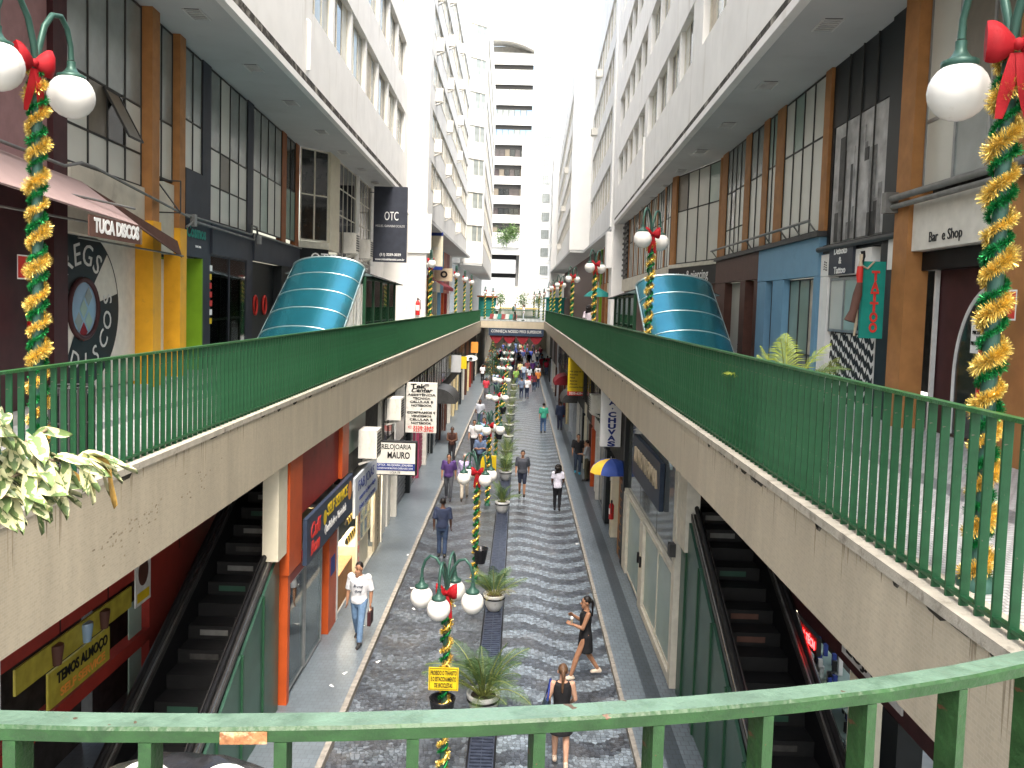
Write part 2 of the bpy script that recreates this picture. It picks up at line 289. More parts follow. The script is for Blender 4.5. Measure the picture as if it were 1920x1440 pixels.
# ------------------------------------------------------------------ mesh helpers
class MB:
    def __init__(s): s.v = []; s.f = []; s.m = []; s.smooth = []
    def add(s, vs, fs, mi=0, sm=False):
        o = len(s.v); s.v += [tuple(v) for v in vs]
        for f in fs: s.f.append(tuple(i+o for i in f)); s.m.append(mi); s.smooth.append(sm)
    def box(s, x0, x1, y0, y1, z0, z1, mi=0):
        if x0 > x1: x0, x1 = x1, x0
        if y0 > y1: y0, y1 = y1, y0
        if z0 > z1: z0, z1 = z1, z0
        s.add([(x0, y0, z0), (x1, y0, z0), (x1, y1, z0), (x0, y1, z0), (x0, y0, z1), (x1, y0, z1), (x1, y1, z1), (x0, y1, z1)],
              [(0, 3, 2, 1), (4, 5, 6, 7), (0, 1, 5, 4), (1, 2, 6, 5), (2, 3, 7, 6), (3, 0, 4, 7)], mi)
    def obox(s, p0, p1, d0, d1, z0, z1, mi=0):
        """box along plan segment p0-p1, from offset d0 to d1 to the left-hand side normal, z range"""
        a = Vector(p0[:2]); b = Vector(p1[:2]); t = (b-a).normalized(); n = Vector((-t.y, t.x))
        q = [a+n*d0, b+n*d0, b+n*d1, a+n*d1]
        vs = [(p.x, p.y, z0) for p in q] + [(p.x, p.y, z1) for p in q]
        fs = [(0, 3, 2, 1), (4, 5, 6, 7), (0, 1, 5, 4), (1, 2, 6, 5), (2, 3, 7, 6), (3, 0, 4, 7)]
        if d1 < d0: fs = [tuple(reversed(f)) for f in fs]
        s.add(vs, fs, mi)
    def prism(s, poly, z0, z1, mi=0):
        n = len(poly)
        ar = sum(poly[i][0]*poly[(i+1) % n][1]-poly[(i+1) % n][0]*poly[i][1] for i in range(n))
        if ar < 0: poly = poly[::-1]
        f0 = z0 if callable(z0) else (lambda x, y: z0); f1 = z1 if callable(z1) else (lambda x, y: z1)
        vs = [(x, y, f0(x, y)) for x, y in poly]+[(x, y, f1(x, y)) for x, y in poly]
        s.add(vs, [tuple(range(n-1, -1, -1)), tuple(range(n, 2*n))]+[(i, (i+1) % n, n+(i+1) % n, n+i) for i in range(n)], mi)
    def bar(s, a, b, w, h, mi=0, upv=(0, 0, 1)):
        a = Vector(a); b = Vector(b); t = (b-a).normalized(); u = Vector(upv)
        if abs(t.dot(u)) > .98: u = Vector((0, 1, 0))
        r = t.cross(u).normalized(); u = r.cross(t)
        vs = [p+r*(sx*w/2)+u*(sz*h/2) for p in (a, b) for sx, sz in ((-1, -1), (1, -1), (1, 1), (-1, 1))]
        s.add(vs, [(0, 3, 2, 1), (4, 5, 6, 7), (0, 1, 5, 4), (1, 2, 6, 5), (2, 3, 7, 6), (3, 0, 4, 7)][0:0] + [(0, 1, 2, 3), (7, 6, 5, 4), (0, 4, 5, 1), (1, 5, 6, 2), (2, 6, 7, 3), (3, 7, 4, 0)], mi)
    def tube(s, pts, r, n=8, mi=0, cap=True, sm=True):
        pts = [Vector(p) for p in pts]; k = len(pts); rs = r if isinstance(r, (list, tuple)) else [r]*k
        vs = []; pu = None
        for i, p in enumerate(pts):
            t = (pts[min(i+1, k-1)]-pts[max(i-1, 0)]).normalized()
            if pu is None: pu = Vector((0, 0, 1)) if abs(t.z) < .9 else Vector((1, 0, 0))
            u = (pu-t*pu.dot(t))
            if u.length < 1e-4: u = t.orthogonal()
            u.normalize(); pu = u; w = t.cross(u)
            for j in range(n):
                a = 2*PI*j/n; vs.append(p+(u*math.cos(a)+w*math.sin(a))*rs[i])
        fs = [(i*n+j, i*n+(j+1) % n, (i+1)*n+(j+1) % n, (i+1)*n+j) for i in range(k-1) for j in range(n)]
        s.add(vs, fs, mi, sm)
        if cap: s.add(vs[:n], [tuple(range(n-1, -1, -1))], mi); s.add(vs[-n:], [tuple(range(n))], mi)
    def lathe(s, c, prof, n=16, mi=0, sm=True):
        c = Vector(c); vs = []
        for r, z in prof:
            for j in range(n): a = 2*PI*j/n; vs.append((c.x+r*math.cos(a), c.y+r*math.sin(a), c.z+z))
        k = len(prof)
        s.add(vs, [(i*n+j, i*n+(j+1) % n, (i+1)*n+(j+1) % n, (i+1)*n+j) for i in range(k-1) for j in range(n)], mi, sm)
        if prof[0][0] > 1e-4: s.add(vs[:n], [tuple(range(n-1, -1, -1))], mi)
        if prof[-1][0] > 1e-4: s.add(vs[-n:], [tuple(range(n))], mi)
    def ball(s, c, r, n=14, mi=0, sc=(1, 1, 1)):
        c = Vector(c); k = n//2; vs = []; 
        for i in range(k+1):
            t = PI*i/k
            for j in range(n): a = 2*PI*j/n; vs.append((c.x+r*sc[0]*math.sin(t)*math.cos(a), c.y+r*sc[1]*math.sin(t)*math.sin(a), c.z-r*sc[2]*math.cos(t)))
        s.add(vs, [(i*n+j, i*n+(j+1) % n, (i+1)*n+(j+1) % n, (i+1)*n+j) for i in range(k) for j in range(n)], mi, True)
    def mesh(s, name, mats, off=(0, 0, 0)):
        me = bpy.data.meshes.new(name)
        ox, oy, oz = off
        me.from_pydata([(x-ox, y-oy, z-oz) for x, y, z in s.v], [], s.f)
        for m in (mats if isinstance(mats, (list, tuple)) else [mats]): me.materials.append(M[m] if isinstance(m, str) else m)
        me.polygons.foreach_set('material_index', s.m); me.polygons.foreach_set('use_smooth', s.smooth); me.update()
        return me
    def build(s, name, mats, parent=None, loc=None, **tags):
        """world coordinates; the object's origin goes to the parent's origin (or loc)"""
        off = parent_off(parent) if parent else (loc or (0, 0, 0))
        o = bpy.data.objects.new(name, s.mesh(name, mats, off)); col.objects.link(o)
        if parent: o.parent = parent
        else: o.location = off
        for k, v in tags.items(): o[k] = v
        return o
def parent_off(p):
    x = Vector((0, 0, 0))
    while p: x += p.location; p = p.parent
    return tuple(x)
def thing(name, label, cat, loc=(0, 0, 0), group=None):
    o = bpy.data.objects.new(name, None); col.objects.link(o); o.location = loc; o['label'] = label; o['category'] = cat
    o.empty_display_size = .1
    if group: o['group'] = group
    return o
def inst(me, name, parent=None, loc=(0, 0, 0), rot=(0, 0, 0), scale=(1, 1, 1), **tags):
    """object sharing mesh data; loc is local to the parent"""
    o = bpy.data.objects.new(name, me); col.objects.link(o)
    if parent: o.parent = parent
    o.location = loc; o.rotation_euler = rot; o.scale = scale
    for k, v in tags.items(): o[k] = v
    return o
def at(parent, p):  # world point -> local to translation-only parent
    q = Vector(p)-Vector(parent_off(parent)); return q
TMP = bpy.data.scenes.new('workbench')      # small side scene, only used to turn text and modifiers into meshes
def eval_mesh(o, name):
    TMP.collection.objects.link(o); vl = TMP.view_layers[0]; vl.update(); dg = vl.depsgraph
    me = bpy.data.meshes.new_from_object(o.evaluated_get(dg)); me.name = name; return me
FACING = {'S': (PI/2, 0, 0), 'E': (PI/2, 0, PI/2), 'W': (PI/2, 0, -PI/2)}
def text(s, parent, loc, size, mat_, facing='S', width=None, bold=.0, name='lettering', shear=0., rotz=None, align='CENTER', depth=.003, tilt=0., vertical=False):
    cu = bpy.data.curves.new(name, 'FONT'); cu.body = s; cu.size = size; cu.align_x = align; cu.align_y = 'CENTER'; cu.extrude = depth; cu.offset = bold*size; cu.shear = shear; cu.resolution_u = 3
    if vertical: cu.space_line = .8
    t = bpy.data.objects.new(name, cu)
    me = eval_mesh(t, name); bpy.data.objects.remove(t); bpy.data.curves.remove(cu)
    me.materials.clear(); me.materials.append(M[mat_])
    o = bpy.data.objects.new(name, me); col.objects.link(o); o.parent = parent
    o.location = at(parent, loc)
    r = list(FACING[facing]); 
    if rotz is not None: r[2] = rotz
    o.rotation_euler = r
    if tilt: o.rotation_euler.rotate_axis('Z', tilt)
    if width:
        xs = [v.co.x for v in me.vertices]; w = max(xs)-min(xs) if xs else 1
        o.scale = (width/w, 1, 1)
    return o
# ------------------------------------------------------------------ levels and lines
XL, XR = -3.88, 2.415
KL, KR = -2.88, 2.08
YB = 80.0                        # far bridge
ECX, ECY, EA, EB = -.7325, 3.26, 3.1475, 2.113
def lerpX(x, a, b): t = min(1, max(0, (x-XL)/(XR-XL))); return a+(b-a)*t
def zdeck(x, y=0): return lerpX(x, 5.65, 5.79)
def zbot(x, y=0): return lerpX(x, 4.57, 5.0)
def well_path(off=0., n=40, yend=YB):
    """plan of the well edge from far left round the rounded near end to far right; off>0 moves it away from the void"""
    p = [(XL-off, yend), (XL-off, 40), (XL-off, 20), (XL-off, 10)]
    for i in range(n+1):
        a = PI+PI*i/n
        p.append((ECX+(EA+off)*math.cos(a), ECY+(EB+off)*math.sin(a)))
    p += [(XR+off, 10), (XR+off, 20), (XR+off, 40), (XR+off, yend)]
    return p

# ------------------------------------------------------------------ ground, street, footways
g = MB(); g.box(-60, 60, -30, 320, -1, -.3); g.build('ground', 'concrete', kind='structure')
st = MB(); st.box(KL, -.66, -8, 150, -.2, 0); st.box(-.18, KR, -8, 150, -.2, 0); st.build('street', 'street', kind='structure')
dr = MB(); dr.box(-.66, -.18, -8, 150, -.2, -.03); drain = dr.build('drain_channel', 'black', kind='structure')
gp = MB()
for i in range(10): gp.box(.02+i*.1, .075+i*.1, 0, .0, 0, 0) if False else gp.box(-.18, .18, .03+i*.097, .085+i*.097, -.02, .0)
for x in (-.205, .185): gp.box(x, x+.02, .0, .99, -.03, .004)
gp.box(-.185, .185, .0, .02, -.03, .002); gp.box(-.006, .006, .02, .99, -.03, -.004)
gme = gp.mesh('grate', 'drain')
for i in range(62): inst(gme, 'grate', drain, (-.42, 7+i, 0))
fl = MB(); fl.box(-7.0, KL-.1, -8, 150, -.2, .12); fl.build('footway_left', 'footway_l', kind='structure')
fr = MB(); fr.box(KR+.08, 7.0, -8, 150, -.2, .11); fr.build('footway_right', 'footway_r', loc=(KR, 0, 0), kind='structure')
for nm, x0, x1, zt in (('kerb_left', KL-.1, KL, .125), ('kerb_right', KR, KR+.08, .115)):
    k = MB(); k.box(x0, x1, -8, 10, -.1, zt-.01); k.box(x0, x1, 62, 150, -.1, zt-.01)
    ko = k.build(nm, 'kerb', kind='structure')
    ks = MB(); ks.box(x0, x1, 0, .99, -.1, zt); kme = ks.mesh('kerb_stone', 'kerb')
    for i in range(52): inst(kme, 'kerb_stone', ko, (0, 10+i, R.uniform(-.004, .004)))
# litter on the left footway
lm = MB(); lm.add([(0, 0, 0), (.11, .015, .012), (.1, .06, .004), (-.01, .05, .015)], [(0, 1, 2, 3)])
lme = lm.mesh('paper_scrap', 'white')
for i, (x, y, a) in enumerate(((-3.35, 17.4, .3), (-3.2, 15.1, 1), (-3.28, 14.6, 2.2), (-2.6, 20.2, .4), (-3.0, 22.5, 1.3), (-2.7, 15.9, .9), (-2.3, 18.8, 2.0), (1.95, 24.5, .2))):
    o = inst(lme, 'paper_scrap', None, (x, y, .126 if x < KL else .006), (0, 0, a)); o['category'] = 'litter'; o['group'] = 'paper scraps lying on the paving'; o['label'] = 'small white paper scrap '+['beside the man with the briefcase', 'on the left footway before the man with the briefcase', 'nearest the camera on the left footway', 'on the left kerb behind the man in white', 'on the left footway level with the man in navy', 'on the dark paving beside the left kerb', 'on the dark paving beyond the nearest lamp', 'beside the right kerb'][i]

# ------------------------------------------------------------------ upper walkway: deck, fascia, coping
EO = (-6.2, -4.1, 14.6, 20.2)    # escalator opening left
EOR = (2.64, 4.85, 14.3, 19.9)
LEFTEDGE = -9.5; RIGHTEDGE = 8.0
def slab(mb, x0, x1, y0, y1, sgn):
    z = zdeck(x0 if sgn < 0 else x1); mb.box(x0, x1, y0, y1, z-.35, z)
dl = MB()
slab(dl, LEFTEDGE, XL-.2, 3.26, EO[2], -1); slab(dl, LEFTEDGE, EO[0], EO[2], EO[3], -1); slab(dl, LEFTEDGE, XL-.2, EO[3], YB, -1)
walk_l = dl.build('walkway_left', 'deck_l', kind='structure')
d2 = MB()
slab(d2, XR+.2, RIGHTEDGE, 3.26, EOR[2], 1); slab(d2, EOR[1], RIGHTEDGE, EOR[2], EOR[3], 1); slab(d2, XR+.2, RIGHTEDGE, EOR[3], YB, 1)
walk_r = d2.build('walkway_right', 'deck_r', kind='structure')
# near end deck behind the rounded rail
pts = [(ECX+(EA+.2)*math.cos(PI+PI*i/40), ECY+(EB+.2)*math.sin(PI+PI*i/40)) for i in range(41)]
d3 = MB()
n = len(pts)
vs = [(x, y, zdeck(x)) for x, y in pts]+[(x, -4, zdeck(x)) for x, y in pts]+[(x, y, zdeck(x)-.35) for x, y in pts]+[(x, -4, zdeck(x)-.35) for x, y in pts]
d3.add(vs, [(i, n+i, n+i+1, i+1) for i in range(n-1)]+[(2*n+i, 2*n+i+1, 3*n+i+1, 3*n+i) for i in range(n-1)])
d3.box(LEFTEDGE, pts[0][0], -4, 3.26, 5.3, 5.65); d3.box(pts[-1][0], RIGHTEDGE, -4, 3.26, 5.44, 5.79)
d3.build('walkway_near', 'deck_l', kind='structure')
# bridge and plaza beyond the well
d4 = MB(); d4.box(LEFTEDGE, RIGHTEDGE, YB, 97.8, 5.4, 5.72); d4.box(LEFTEDGE, -3.7, 97.8, 125, 5.4, 5.72); d4.box(2.3, RIGHTEDGE, 97.8, 125, 5.4, 5.72); d4.box(LEFTEDGE, RIGHTEDGE, 125, 150, 5.4, 5.72); d4.build('plaza', 'deck_r', kind='structure')
# fascia beam all round the well
def ribbon(mb, offs_in, offs_out, z0f, z1f, mi=0, **kw):
    a = well_path(offs_in, **kw); b = well_path(offs_out, **kw); n = len(a)
    vs = [(x, y, z0f(x)) for x, y in a]+[(x, y, z1f(x)) for x, y in a]+[(x, y, z1f(x)) for x, y in b]+[(x, y, z0f(x)) for x, y in b]
    fs = []
    for i in range(n-1):
        fs += [(i+1, i, n+i, n+i+1), (n+i+1, n+i, 2*n+i, 2*n+i+1), (2*n+i+1, 2*n+i, 3*n+i, 3*n+i+1), (3*n+i+1, 3*n+i, i, i+1)]
    mb.add(vs, fs, mi)
fb = MB(); ribbon(fb, .0, .22, lambda x: zbot(x), lambda x: zdeck(x)-.035)
fb.box(XL, XR, YB-.004, YB+.3, 5.0, 5.68)
fascia = fb.build('walkway_fascia', 'fascia', kind='structure')
cp = MB(); ribbon(cp, -.012, .27, lambda x: zdeck(x)-.06, lambda x: zdeck(x)+.012); cp.build('coping', 'coping', fascia)
# dark drip streaks and worn lip under the coping are thin separate grime strips
gr_ = MB()
for i in range(70):
    sd_ = R.random() < .45
    y = R.uniform(3.5, 24)**1.0; w = R.uniform(.03, .35); h = R.uniform(.01, .05)
    x = XL+.0015 if sd_ else XR-.0015; zt = zdeck(x)-.062
    vs = [(x, y, zt), (x, y+w, zt), (x, y+w*.8, zt-h*R.uniform(.5, 1)), (x, y+w*.3, zt-h)]
    gr_.add(vs, [(0, 1, 2, 3)])
gr_.build('grime', 'stain_edge', fascia)
gr_ = MB()
for i in range(190):
    sd_ = R.random() < .5; y = 3.4+22*R.random()**1.4; w = R.uniform(.008, .03); h = R.choice([R.uniform(.04, .14), R.uniform(.1, .45)])
    x = XL+.001 if sd_ else XR-.001; zt = zdeck(x)-.062
    gr_.add([(x, y, zt), (x, y+w, zt), (x, y+w*.7, zt-h*.7), (x, y+w*.45, zt-h), (x, y+w*.2, zt-h*.6)], [(0, 1, 2, 3, 4)])
for i in range(70):
    cy_, cz_ = R.choice([(8.2, 5.05), (7.6, 4.95), (9.6, 5.1)]); y = cy_+R.gauss(0, .35); z = cz_+R.gauss(0, .08); w = R.uniform(.01, .05); x = XL+.0012; gr_.add([(x, y, z), (x, y+w, z), (x, y+w, z+.018), (x, y, z+.018)], [(0, 1, 2, 3)])
gr_.build('drip_stains', 'stain', fascia)

# ------------------------------------------------------------------ railings
RAILH = 1.1
bal = MB(); bal.box(-.025, .025, -.008, .008, 0, RAILH-.02); bal_me = bal.mesh('baluster', 'rail_green')
def side_rail(name, label, x, y0, y1, nind, face):
    root = thing(name, label, 'railing', (x, y0, zdeck(x)+.012))
    t = MB(); t.box(x-.03, x+.03, y0, y1, zdeck(x)+RAILH-.005, zdeck(x)+RAILH+.018); t.build('top_rail', 'rail_top', root)
    b_ = MB(); b_.box(x-.022, x+.022, y0, y1, zdeck(x)+.05, zdeck(x)+.07); b_.build('bottom_rail', 'rail_green', root)
    sp = .15; k = int((y1-y0)/sp); rest = MB()
    for i in range(k):
        y = y0+.08+i*sp
        if i < nind: inst(bal_me, 'baluster', root, (0, y-y0, .0), (0, 0, R.uniform(-.05, .05)))
        else: rest.box(x-.025, x+.025, y-.008, y+.008, zdeck(x)+.02, zdeck(x)+RAILH-.01)
    o = rest.build('far_balusters', 'rail_green', root); o['kind'] = 'stuff'
    return root
OFF = .1
rail_l = side_rail('railing', 'long green flat-bar railing along the left side of the open well', XL-OFF, ECY, YB, 150, 1)
rail_r = side_rail('railing', 'long green flat-bar railing along the right side of the open well', XR+OFF, ECY, YB, 150, -1)
# near curved rail
def smooth(t): t = min(1, max(0, t)); return t*t*(3-2*t)
def zrail(x):
    t = (x-XL)/(XR-XL); return (6.762+(6.82-6.762)*smooth(t/.3)) if t < .5 else (6.902+(6.82-6.902)*smooth((1-t)/.3))
root = thing('railing', 'curved green railing right in front of the camera with worn top bar', 'railing', (ECX, ECY-EB, 5.72))
def rail_ribbon(w, z0, z1, mb):
    n = 60; ring = []
    for i in range(n+1):
        a = PI+PI*i/n; ca, sa = math.cos(a), math.sin(a)
        cx, cy = ECX+(EA+OFF)*ca, ECY+(EB+OFF)*sa
        nn = Vector((ca/(EA), sa/(EB))).normalized()
        ring.append((cx, cy, nn))
    vs = []
    for cx, cy, nn in ring:
        zz = zrail(cx)-RAILH-.012
        for so, z in ((-w, z0), (w, z0), (w, z1-.004), (w-.004, z1), (-w+.004, z1), (-w, z1-.004)): vs.append((cx+nn.x*so, cy+nn.y*so, zz+z))
    m_ = 6
    for i in range(n):
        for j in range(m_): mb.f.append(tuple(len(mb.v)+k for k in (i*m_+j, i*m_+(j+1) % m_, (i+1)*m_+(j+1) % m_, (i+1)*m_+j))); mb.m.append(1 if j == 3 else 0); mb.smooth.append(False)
    mb.v += vs
t = MB(); rail_ribbon(.022, RAILH-.008, RAILH+.012, t); t.build('top_rail', ['rail_side', 'rail_mint_sky'], root)
t = MB(); rail_ribbon(.022, .05, .07, t); t.build('bottom_rail', 'rail_green', root)
# balusters by arc length
acc = 0; prev = None; last = 0.
bme2 = MB(); bme2.box(-.021, .021, -.0085, .0085, 0, 1.); bme2 = bme2.mesh('baluster', 'rail_side')
a0 = []
for i in range(1201):
    a = PI+PI*i/1200; p = Vector((ECX+(EA+OFF)*math.cos(a), ECY+(EB+OFF)*math.sin(a)))
    if prev is not None: acc += (p-prev).length
    prev = p
    if acc-last >= .172:
        last = acc; nn = Vector((math.cos(a)/EA, math.sin(a)/EB)).normalized()
        inst(bme2, 'baluster', root, at(root, (p.x, p.y, zdeck(p.x)+.012)), (0, 0, math.atan2(nn.y, nn.x)), (1, 1, zrail(p.x)-.021-zdeck(p.x)-.012))
        wl_ = MB(); wl_.tube([(p.x-.013, p.y, zrail(p.x)-.0215), (p.x+.013, p.y, zrail(p.x)-.0215)], .0035, 5); wl_.build('weld', 'rail_side', root)
rp_ = MB()
pp = [(ECX+(EA+OFF)*math.cos(a), ECY+(EB+OFF)*math.sin(a)) for a in (math.radians(v) for v in (276.2, 276.9, 277.6))]
for (x0, y0), (x1, y1) in zip(pp[:-1], pp[1:]): pass
ang = math.radians(275.6)
def rim(a, o): nn = Vector((math.cos(a)/EA, math.sin(a)/EB)).normalized(); return (ECX+(EA+OFF)*math.cos(a)+nn.x*o, ECY+(EB+OFF)*math.sin(a)+nn.y*o)
a1, a2 = math.radians(276.1), math.radians(277.2)
vs = []
for a in (a1, (a1+a2)/2, a2):
    x, y = rim(a, .0232); z = zrail(x)
    vs += [(x, y, z-.0215), (x, y, z-.004)]
rp_.add(vs, [(0, 1, 3, 2), (2, 3, 5, 4)]); rp_.build('rust_patch', 'rust', root)
# bridge rail
root = thing('railing', 'green railing across the far bridge at the end of the well', 'railing', ((XL+XR)/2, YB+.12, 5.72))
t = MB(); t.box(XL-OFF, XR+OFF, YB+.09, YB+.15, 6.78, 6.85); t.build('top_rail', 'rail_green', root)
t = MB()
for i in range(48): x = XL+.07+i*.131; t.box(x-.02, x+.02, YB+.1, YB+.14, 5.72, 6.8)
t.build('balusters', 'rail_green', root)['kind'] = 'stuff'
root = thing('railing', 'far railing wound with gold tinsel beyond the bridge', 'railing', (-.7, 98, 5.72))
t = MB(); t.box(-3.6, 2.2, 97.97, 98.03, 6.85, 6.9); t.build('top_rail', 'rail_green', root)
t = MB()
for i in range(40): x = -3.55+i*.146; t.box(x-.012, x+.012, 97.98, 98.02, 5.72, 6.85)
t.build('balusters', 'rail_green', root)['kind'] = 'stuff'
t = MB(); t.tube([(-3.6+i*.1, 98+.04*math.sin(i*1.7), 6.92+.03*math.cos(i*2.1)) for i in range(59)], [.07+.02*math.sin(i*3.3) for i in range(59)], 6); t.build('gold_tinsel', 'gold_far', root)
# ------------------------------------------------------------------ buildings
class Line:
    """a wall line in plan, addressed by world y; n points to the street"""
    def __init__(s, p0, p1, side): s.a = Vector(p0); s.b = Vector(p1); s.side = side; t = (s.b-s.a).normalized(); s.t = t; s.n = Vector((t.y, -t.x)) if side < 0 else Vector((-t.y, t.x))
    def at(s, y, d=0.): k = (y-s.a.y)/(s.b.y-s.a.y); p = s.a.lerp(s.b, k)+s.n*d; return (p.x, p.y)
    def box(s, mb, y0, y1, d0, d1, z0, z1, mi=0):
        mb.obox(s.at(y0), s.at(y1), d0*(-1 if s.side < 0 else 1), d1*(-1 if s.side < 0 else 1), z0, z1, mi)
    def rz(s): return math.atan2(s.t.y, s.t.x)+(0 if s.side < 0 else PI)
PANE_CACHE = {}
def pane_mesh(w, h, m):
    k = (round(w, 2), round(h, 2), m)
    if k not in PANE_CACHE:
        b_ = MB(); b_.box(-k[0]/2, k[0]/2, -.006, .006, -k[1]/2, k[1]/2); PANE_CACHE[k] = b_.mesh('pane', m)
    return PANE_CACHE[k]
def glazing(parent, ln, y0, y1, z0, z1, cols, rows, fmat='mullion', pm=None, d=-.06, bar=.035, name='window', skip=()):
    """framed multi-pane window on a wall line. rows: inner z breaks. pm(c,r)->material or None"""
    zs = [z0]+list(rows)+[z1]; ys = [y0+(y1-y0)*i/cols for i in range(cols+1)] if isinstance(cols, int) else [y0]+list(cols)+[y1]
    f = MB(); hb = bar/2
    for i, y in enumerate(ys): ln.box(f, y-hb if i else y, y+hb if i < len(ys)-1 else y, d-.02, d+.025, z0, z1)
    for i, z in enumerate(zs):
        za, zb = (z, z+bar) if i == 0 else ((z-bar, z) if i == len(zs)-1 else (z-hb, z+hb))
        for j in range(len(ys)-1): ln.box(f, ys[j]+hb, ys[j+1]-hb, d-.018, d+.02, za, zb)
    fo = f.build(name, fmat, parent)
    k = 0
    for j in range(len(ys)-1):
        for i in range(len(zs)-1):
            if (j, i) in skip: continue
            m = pm(j, i) if pm else 'pane_grey'
            if m is None: continue
            ya, yb = ys[j], ys[j+1]; pa = Vector(ln.at((ya+yb)/2, d))
            w = (Vector(ln.at(yb))-Vector(ln.at(ya))).length
            inst(pane_mesh(abs(w)-.01, zs[i+1]-zs[i]-.01, m), 'pane', fo, at(fo, (pa.x, pa.y, (zs[i]+zs[i+1])/2)), (0, 0, ln.rz()))
    return fo
def shop_text(s, parent, ln, y, z, size, m, d=.012, **kw):
    p = ln.at(y, d); return text(s, parent, (p[0], p[1], z), size, m, rotz=(ln.rz()), **kw)
BIGWIN = {}
def upper_facade(parent, p0, p1, side, zs, zroof, bays, matw='white_wall', inset=.28, ac=0., seed=0, detail=True, margin=.6, depth=6., sill0=None, rec=.2, pw=.14):
    """stacked bands: zs = list of (sill, head). bays = list of (y0,y1,nwindows). Windows recessed; every window a part with its pane"""
    ln = Line(p0, p1, side); rr = random.Random(seed)
    w = MB(); zlast = sill0
    y0, y1 = p0[1], p1[1]
    zb = zlast
    for (sl, hd) in zs:
        ln.box(w, y0, y1, -.32, 0, zb, sl); zb = hd
    ln.box(w, y0, y1, -.32, 0, zb, zroof)
    ln.box(w, y0, y1, -depth, -.325, sill0, zroof)
    for (sl, hd) in zs:
        prev = y0
        for (a, b, n) in bays:
            if a-prev > .02: ln.box(w, prev, a, -.322, -.012, sl, hd)
            prev = b
        if y1-prev > .02: ln.box(w, prev, y1, -.322, -.012, sl, hd)
        for (a, b, n) in bays:
            bw = (b-a)/n
            for i in range(1, n): ln.box(w, a+i*bw-pw, a+i*bw+pw, -.322, -.05, sl, hd)
    w.build('facade_wall', matw, parent)
    acs = []
    for (sl, hd) in zs:
        for (a, b, n) in bays:
            bw = (b-a)/n
            for i in range(n):
                ya, yb = a+i*bw+(pw if i else 0), a+(i+1)*bw-(pw if i < n-1 else 0)
                wd = (Vector(ln.at(yb))-Vector(ln.at(ya))).length; h = hd-sl
                k = (round(wd, 2), round(h, 2))
                if k not in BIGWIN:
                    f = MB(); W, Hh = wd/2-.01, h/2-.005
                    for x in (-W, -W/3-.02, W/3-.02, W-.04): f.box(x, x+.04, -.04, .03, -Hh, Hh)
                    for z in (-Hh, Hh-.05): f.box(-W+.04, W-.04, -.035, .025, z, z+.05)
                    f.box(-W-.0, W+.0, .03, .12, -Hh-.0, -Hh+.03)
                    BIGWIN[k] = f.mesh('window', 'frame_cream')
                c = ln.at((ya+yb)/2, -rec)
                wo_ = inst(BIGWIN[k], 'window', parent, at(parent, (c[0], c[1], (sl+hd)/2)), (0, 0, ln.rz()+PI))
                for q in (-1, 0, 1):
                    m = rr.choice(['pane_grey', 'pane_grey', 'pane_curtain', 'pane_dark', 'pane_frost', 'pane_smoke'])
                    inst(pane_mesh(wd/3-.05, h-.08, m), 'pane', wo_, (q*wd/3, 0, 0))
                if rr.random() < ac: acs.append((ya+.5, sl))
    return ln, acs
acb = MB(); acb.box(-.33, .33, -.55, 0, 0, .42)
for i in range(7): acb.box(-.28, .28, -.56, -.55, .05+i*.05, .075+i*.05, 1)
for x in (-.25, .25): acb.bar((x, 0, -.1), (x, -.5, -.01), .03, .03, 0)
ac_me = acb.mesh('housing', ['ac_white', 'dark_metal'])
def ac_unit(p, rz, label, big=(1, 1, 1)):
    o = inst(ac_me, 'air_conditioner', None, p, (0, 0, rz), big); o['label'] = label; o['category'] = 'air conditioner'; o['group'] = 'air conditioners on the facades'
    return o

# ================= LEFT near building (upper level) =================
SOL = 12.62; DL = 5.65
LA = Line((-6.19, 0.0), (-7.73, 27.8), -1)
bl = thing('office_building', 'white office block on the left with coloured shopfronts under its soffit', 'building', (-7, 15, DL))
w = MB()
# solid wall pieces of the shop level
bw = Line(LA.at(0), LA.at(27.8), -1)
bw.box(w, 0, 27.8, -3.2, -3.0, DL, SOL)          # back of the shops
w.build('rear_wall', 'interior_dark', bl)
# soffit
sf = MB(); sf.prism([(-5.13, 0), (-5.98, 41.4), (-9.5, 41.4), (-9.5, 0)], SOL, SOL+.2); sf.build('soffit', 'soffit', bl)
ed = MB(); 
lnS = Line((-5.13, 0), (-5.98, 41.4), -1)
lnS.box(ed, 0, 41.4, -.1, .06, SOL-.04, SOL+.12); ed.build('fascia_strip', 'white_wall', bl)
ed = MB(); lnS.box(ed, 0, 41.4, -.1, .02, SOL+.12, SOL+.34); ed.build('stained_groove', 'stain_edge', bl)
gm = MB()
for i in range(6): gm.box(-.25+i*.09, -.25+i*.09+.03, -.14, .14, -.015, .012)
gm.box(-.29, .29, -.17, -.14, -.02, .01); gm.box(-.29, .29, .14, .17, -.02, .01); gm.box(-.29, .29, -.14, .14, .0, .012, 1)
gme_ = gm.mesh('soffit_grille', ['letter_grey', 'black'])
for y in (11.4, 15.2, 18.6, 21.8, 25.4, 28.8, 32.4, 36.0, 39.2):
    x = lnS.at(y)[0]-.75; inst(gme_, 'soffit_grille', bl, at(bl, (x, y, SOL-.001)), (0, 0, PI/2+.02))
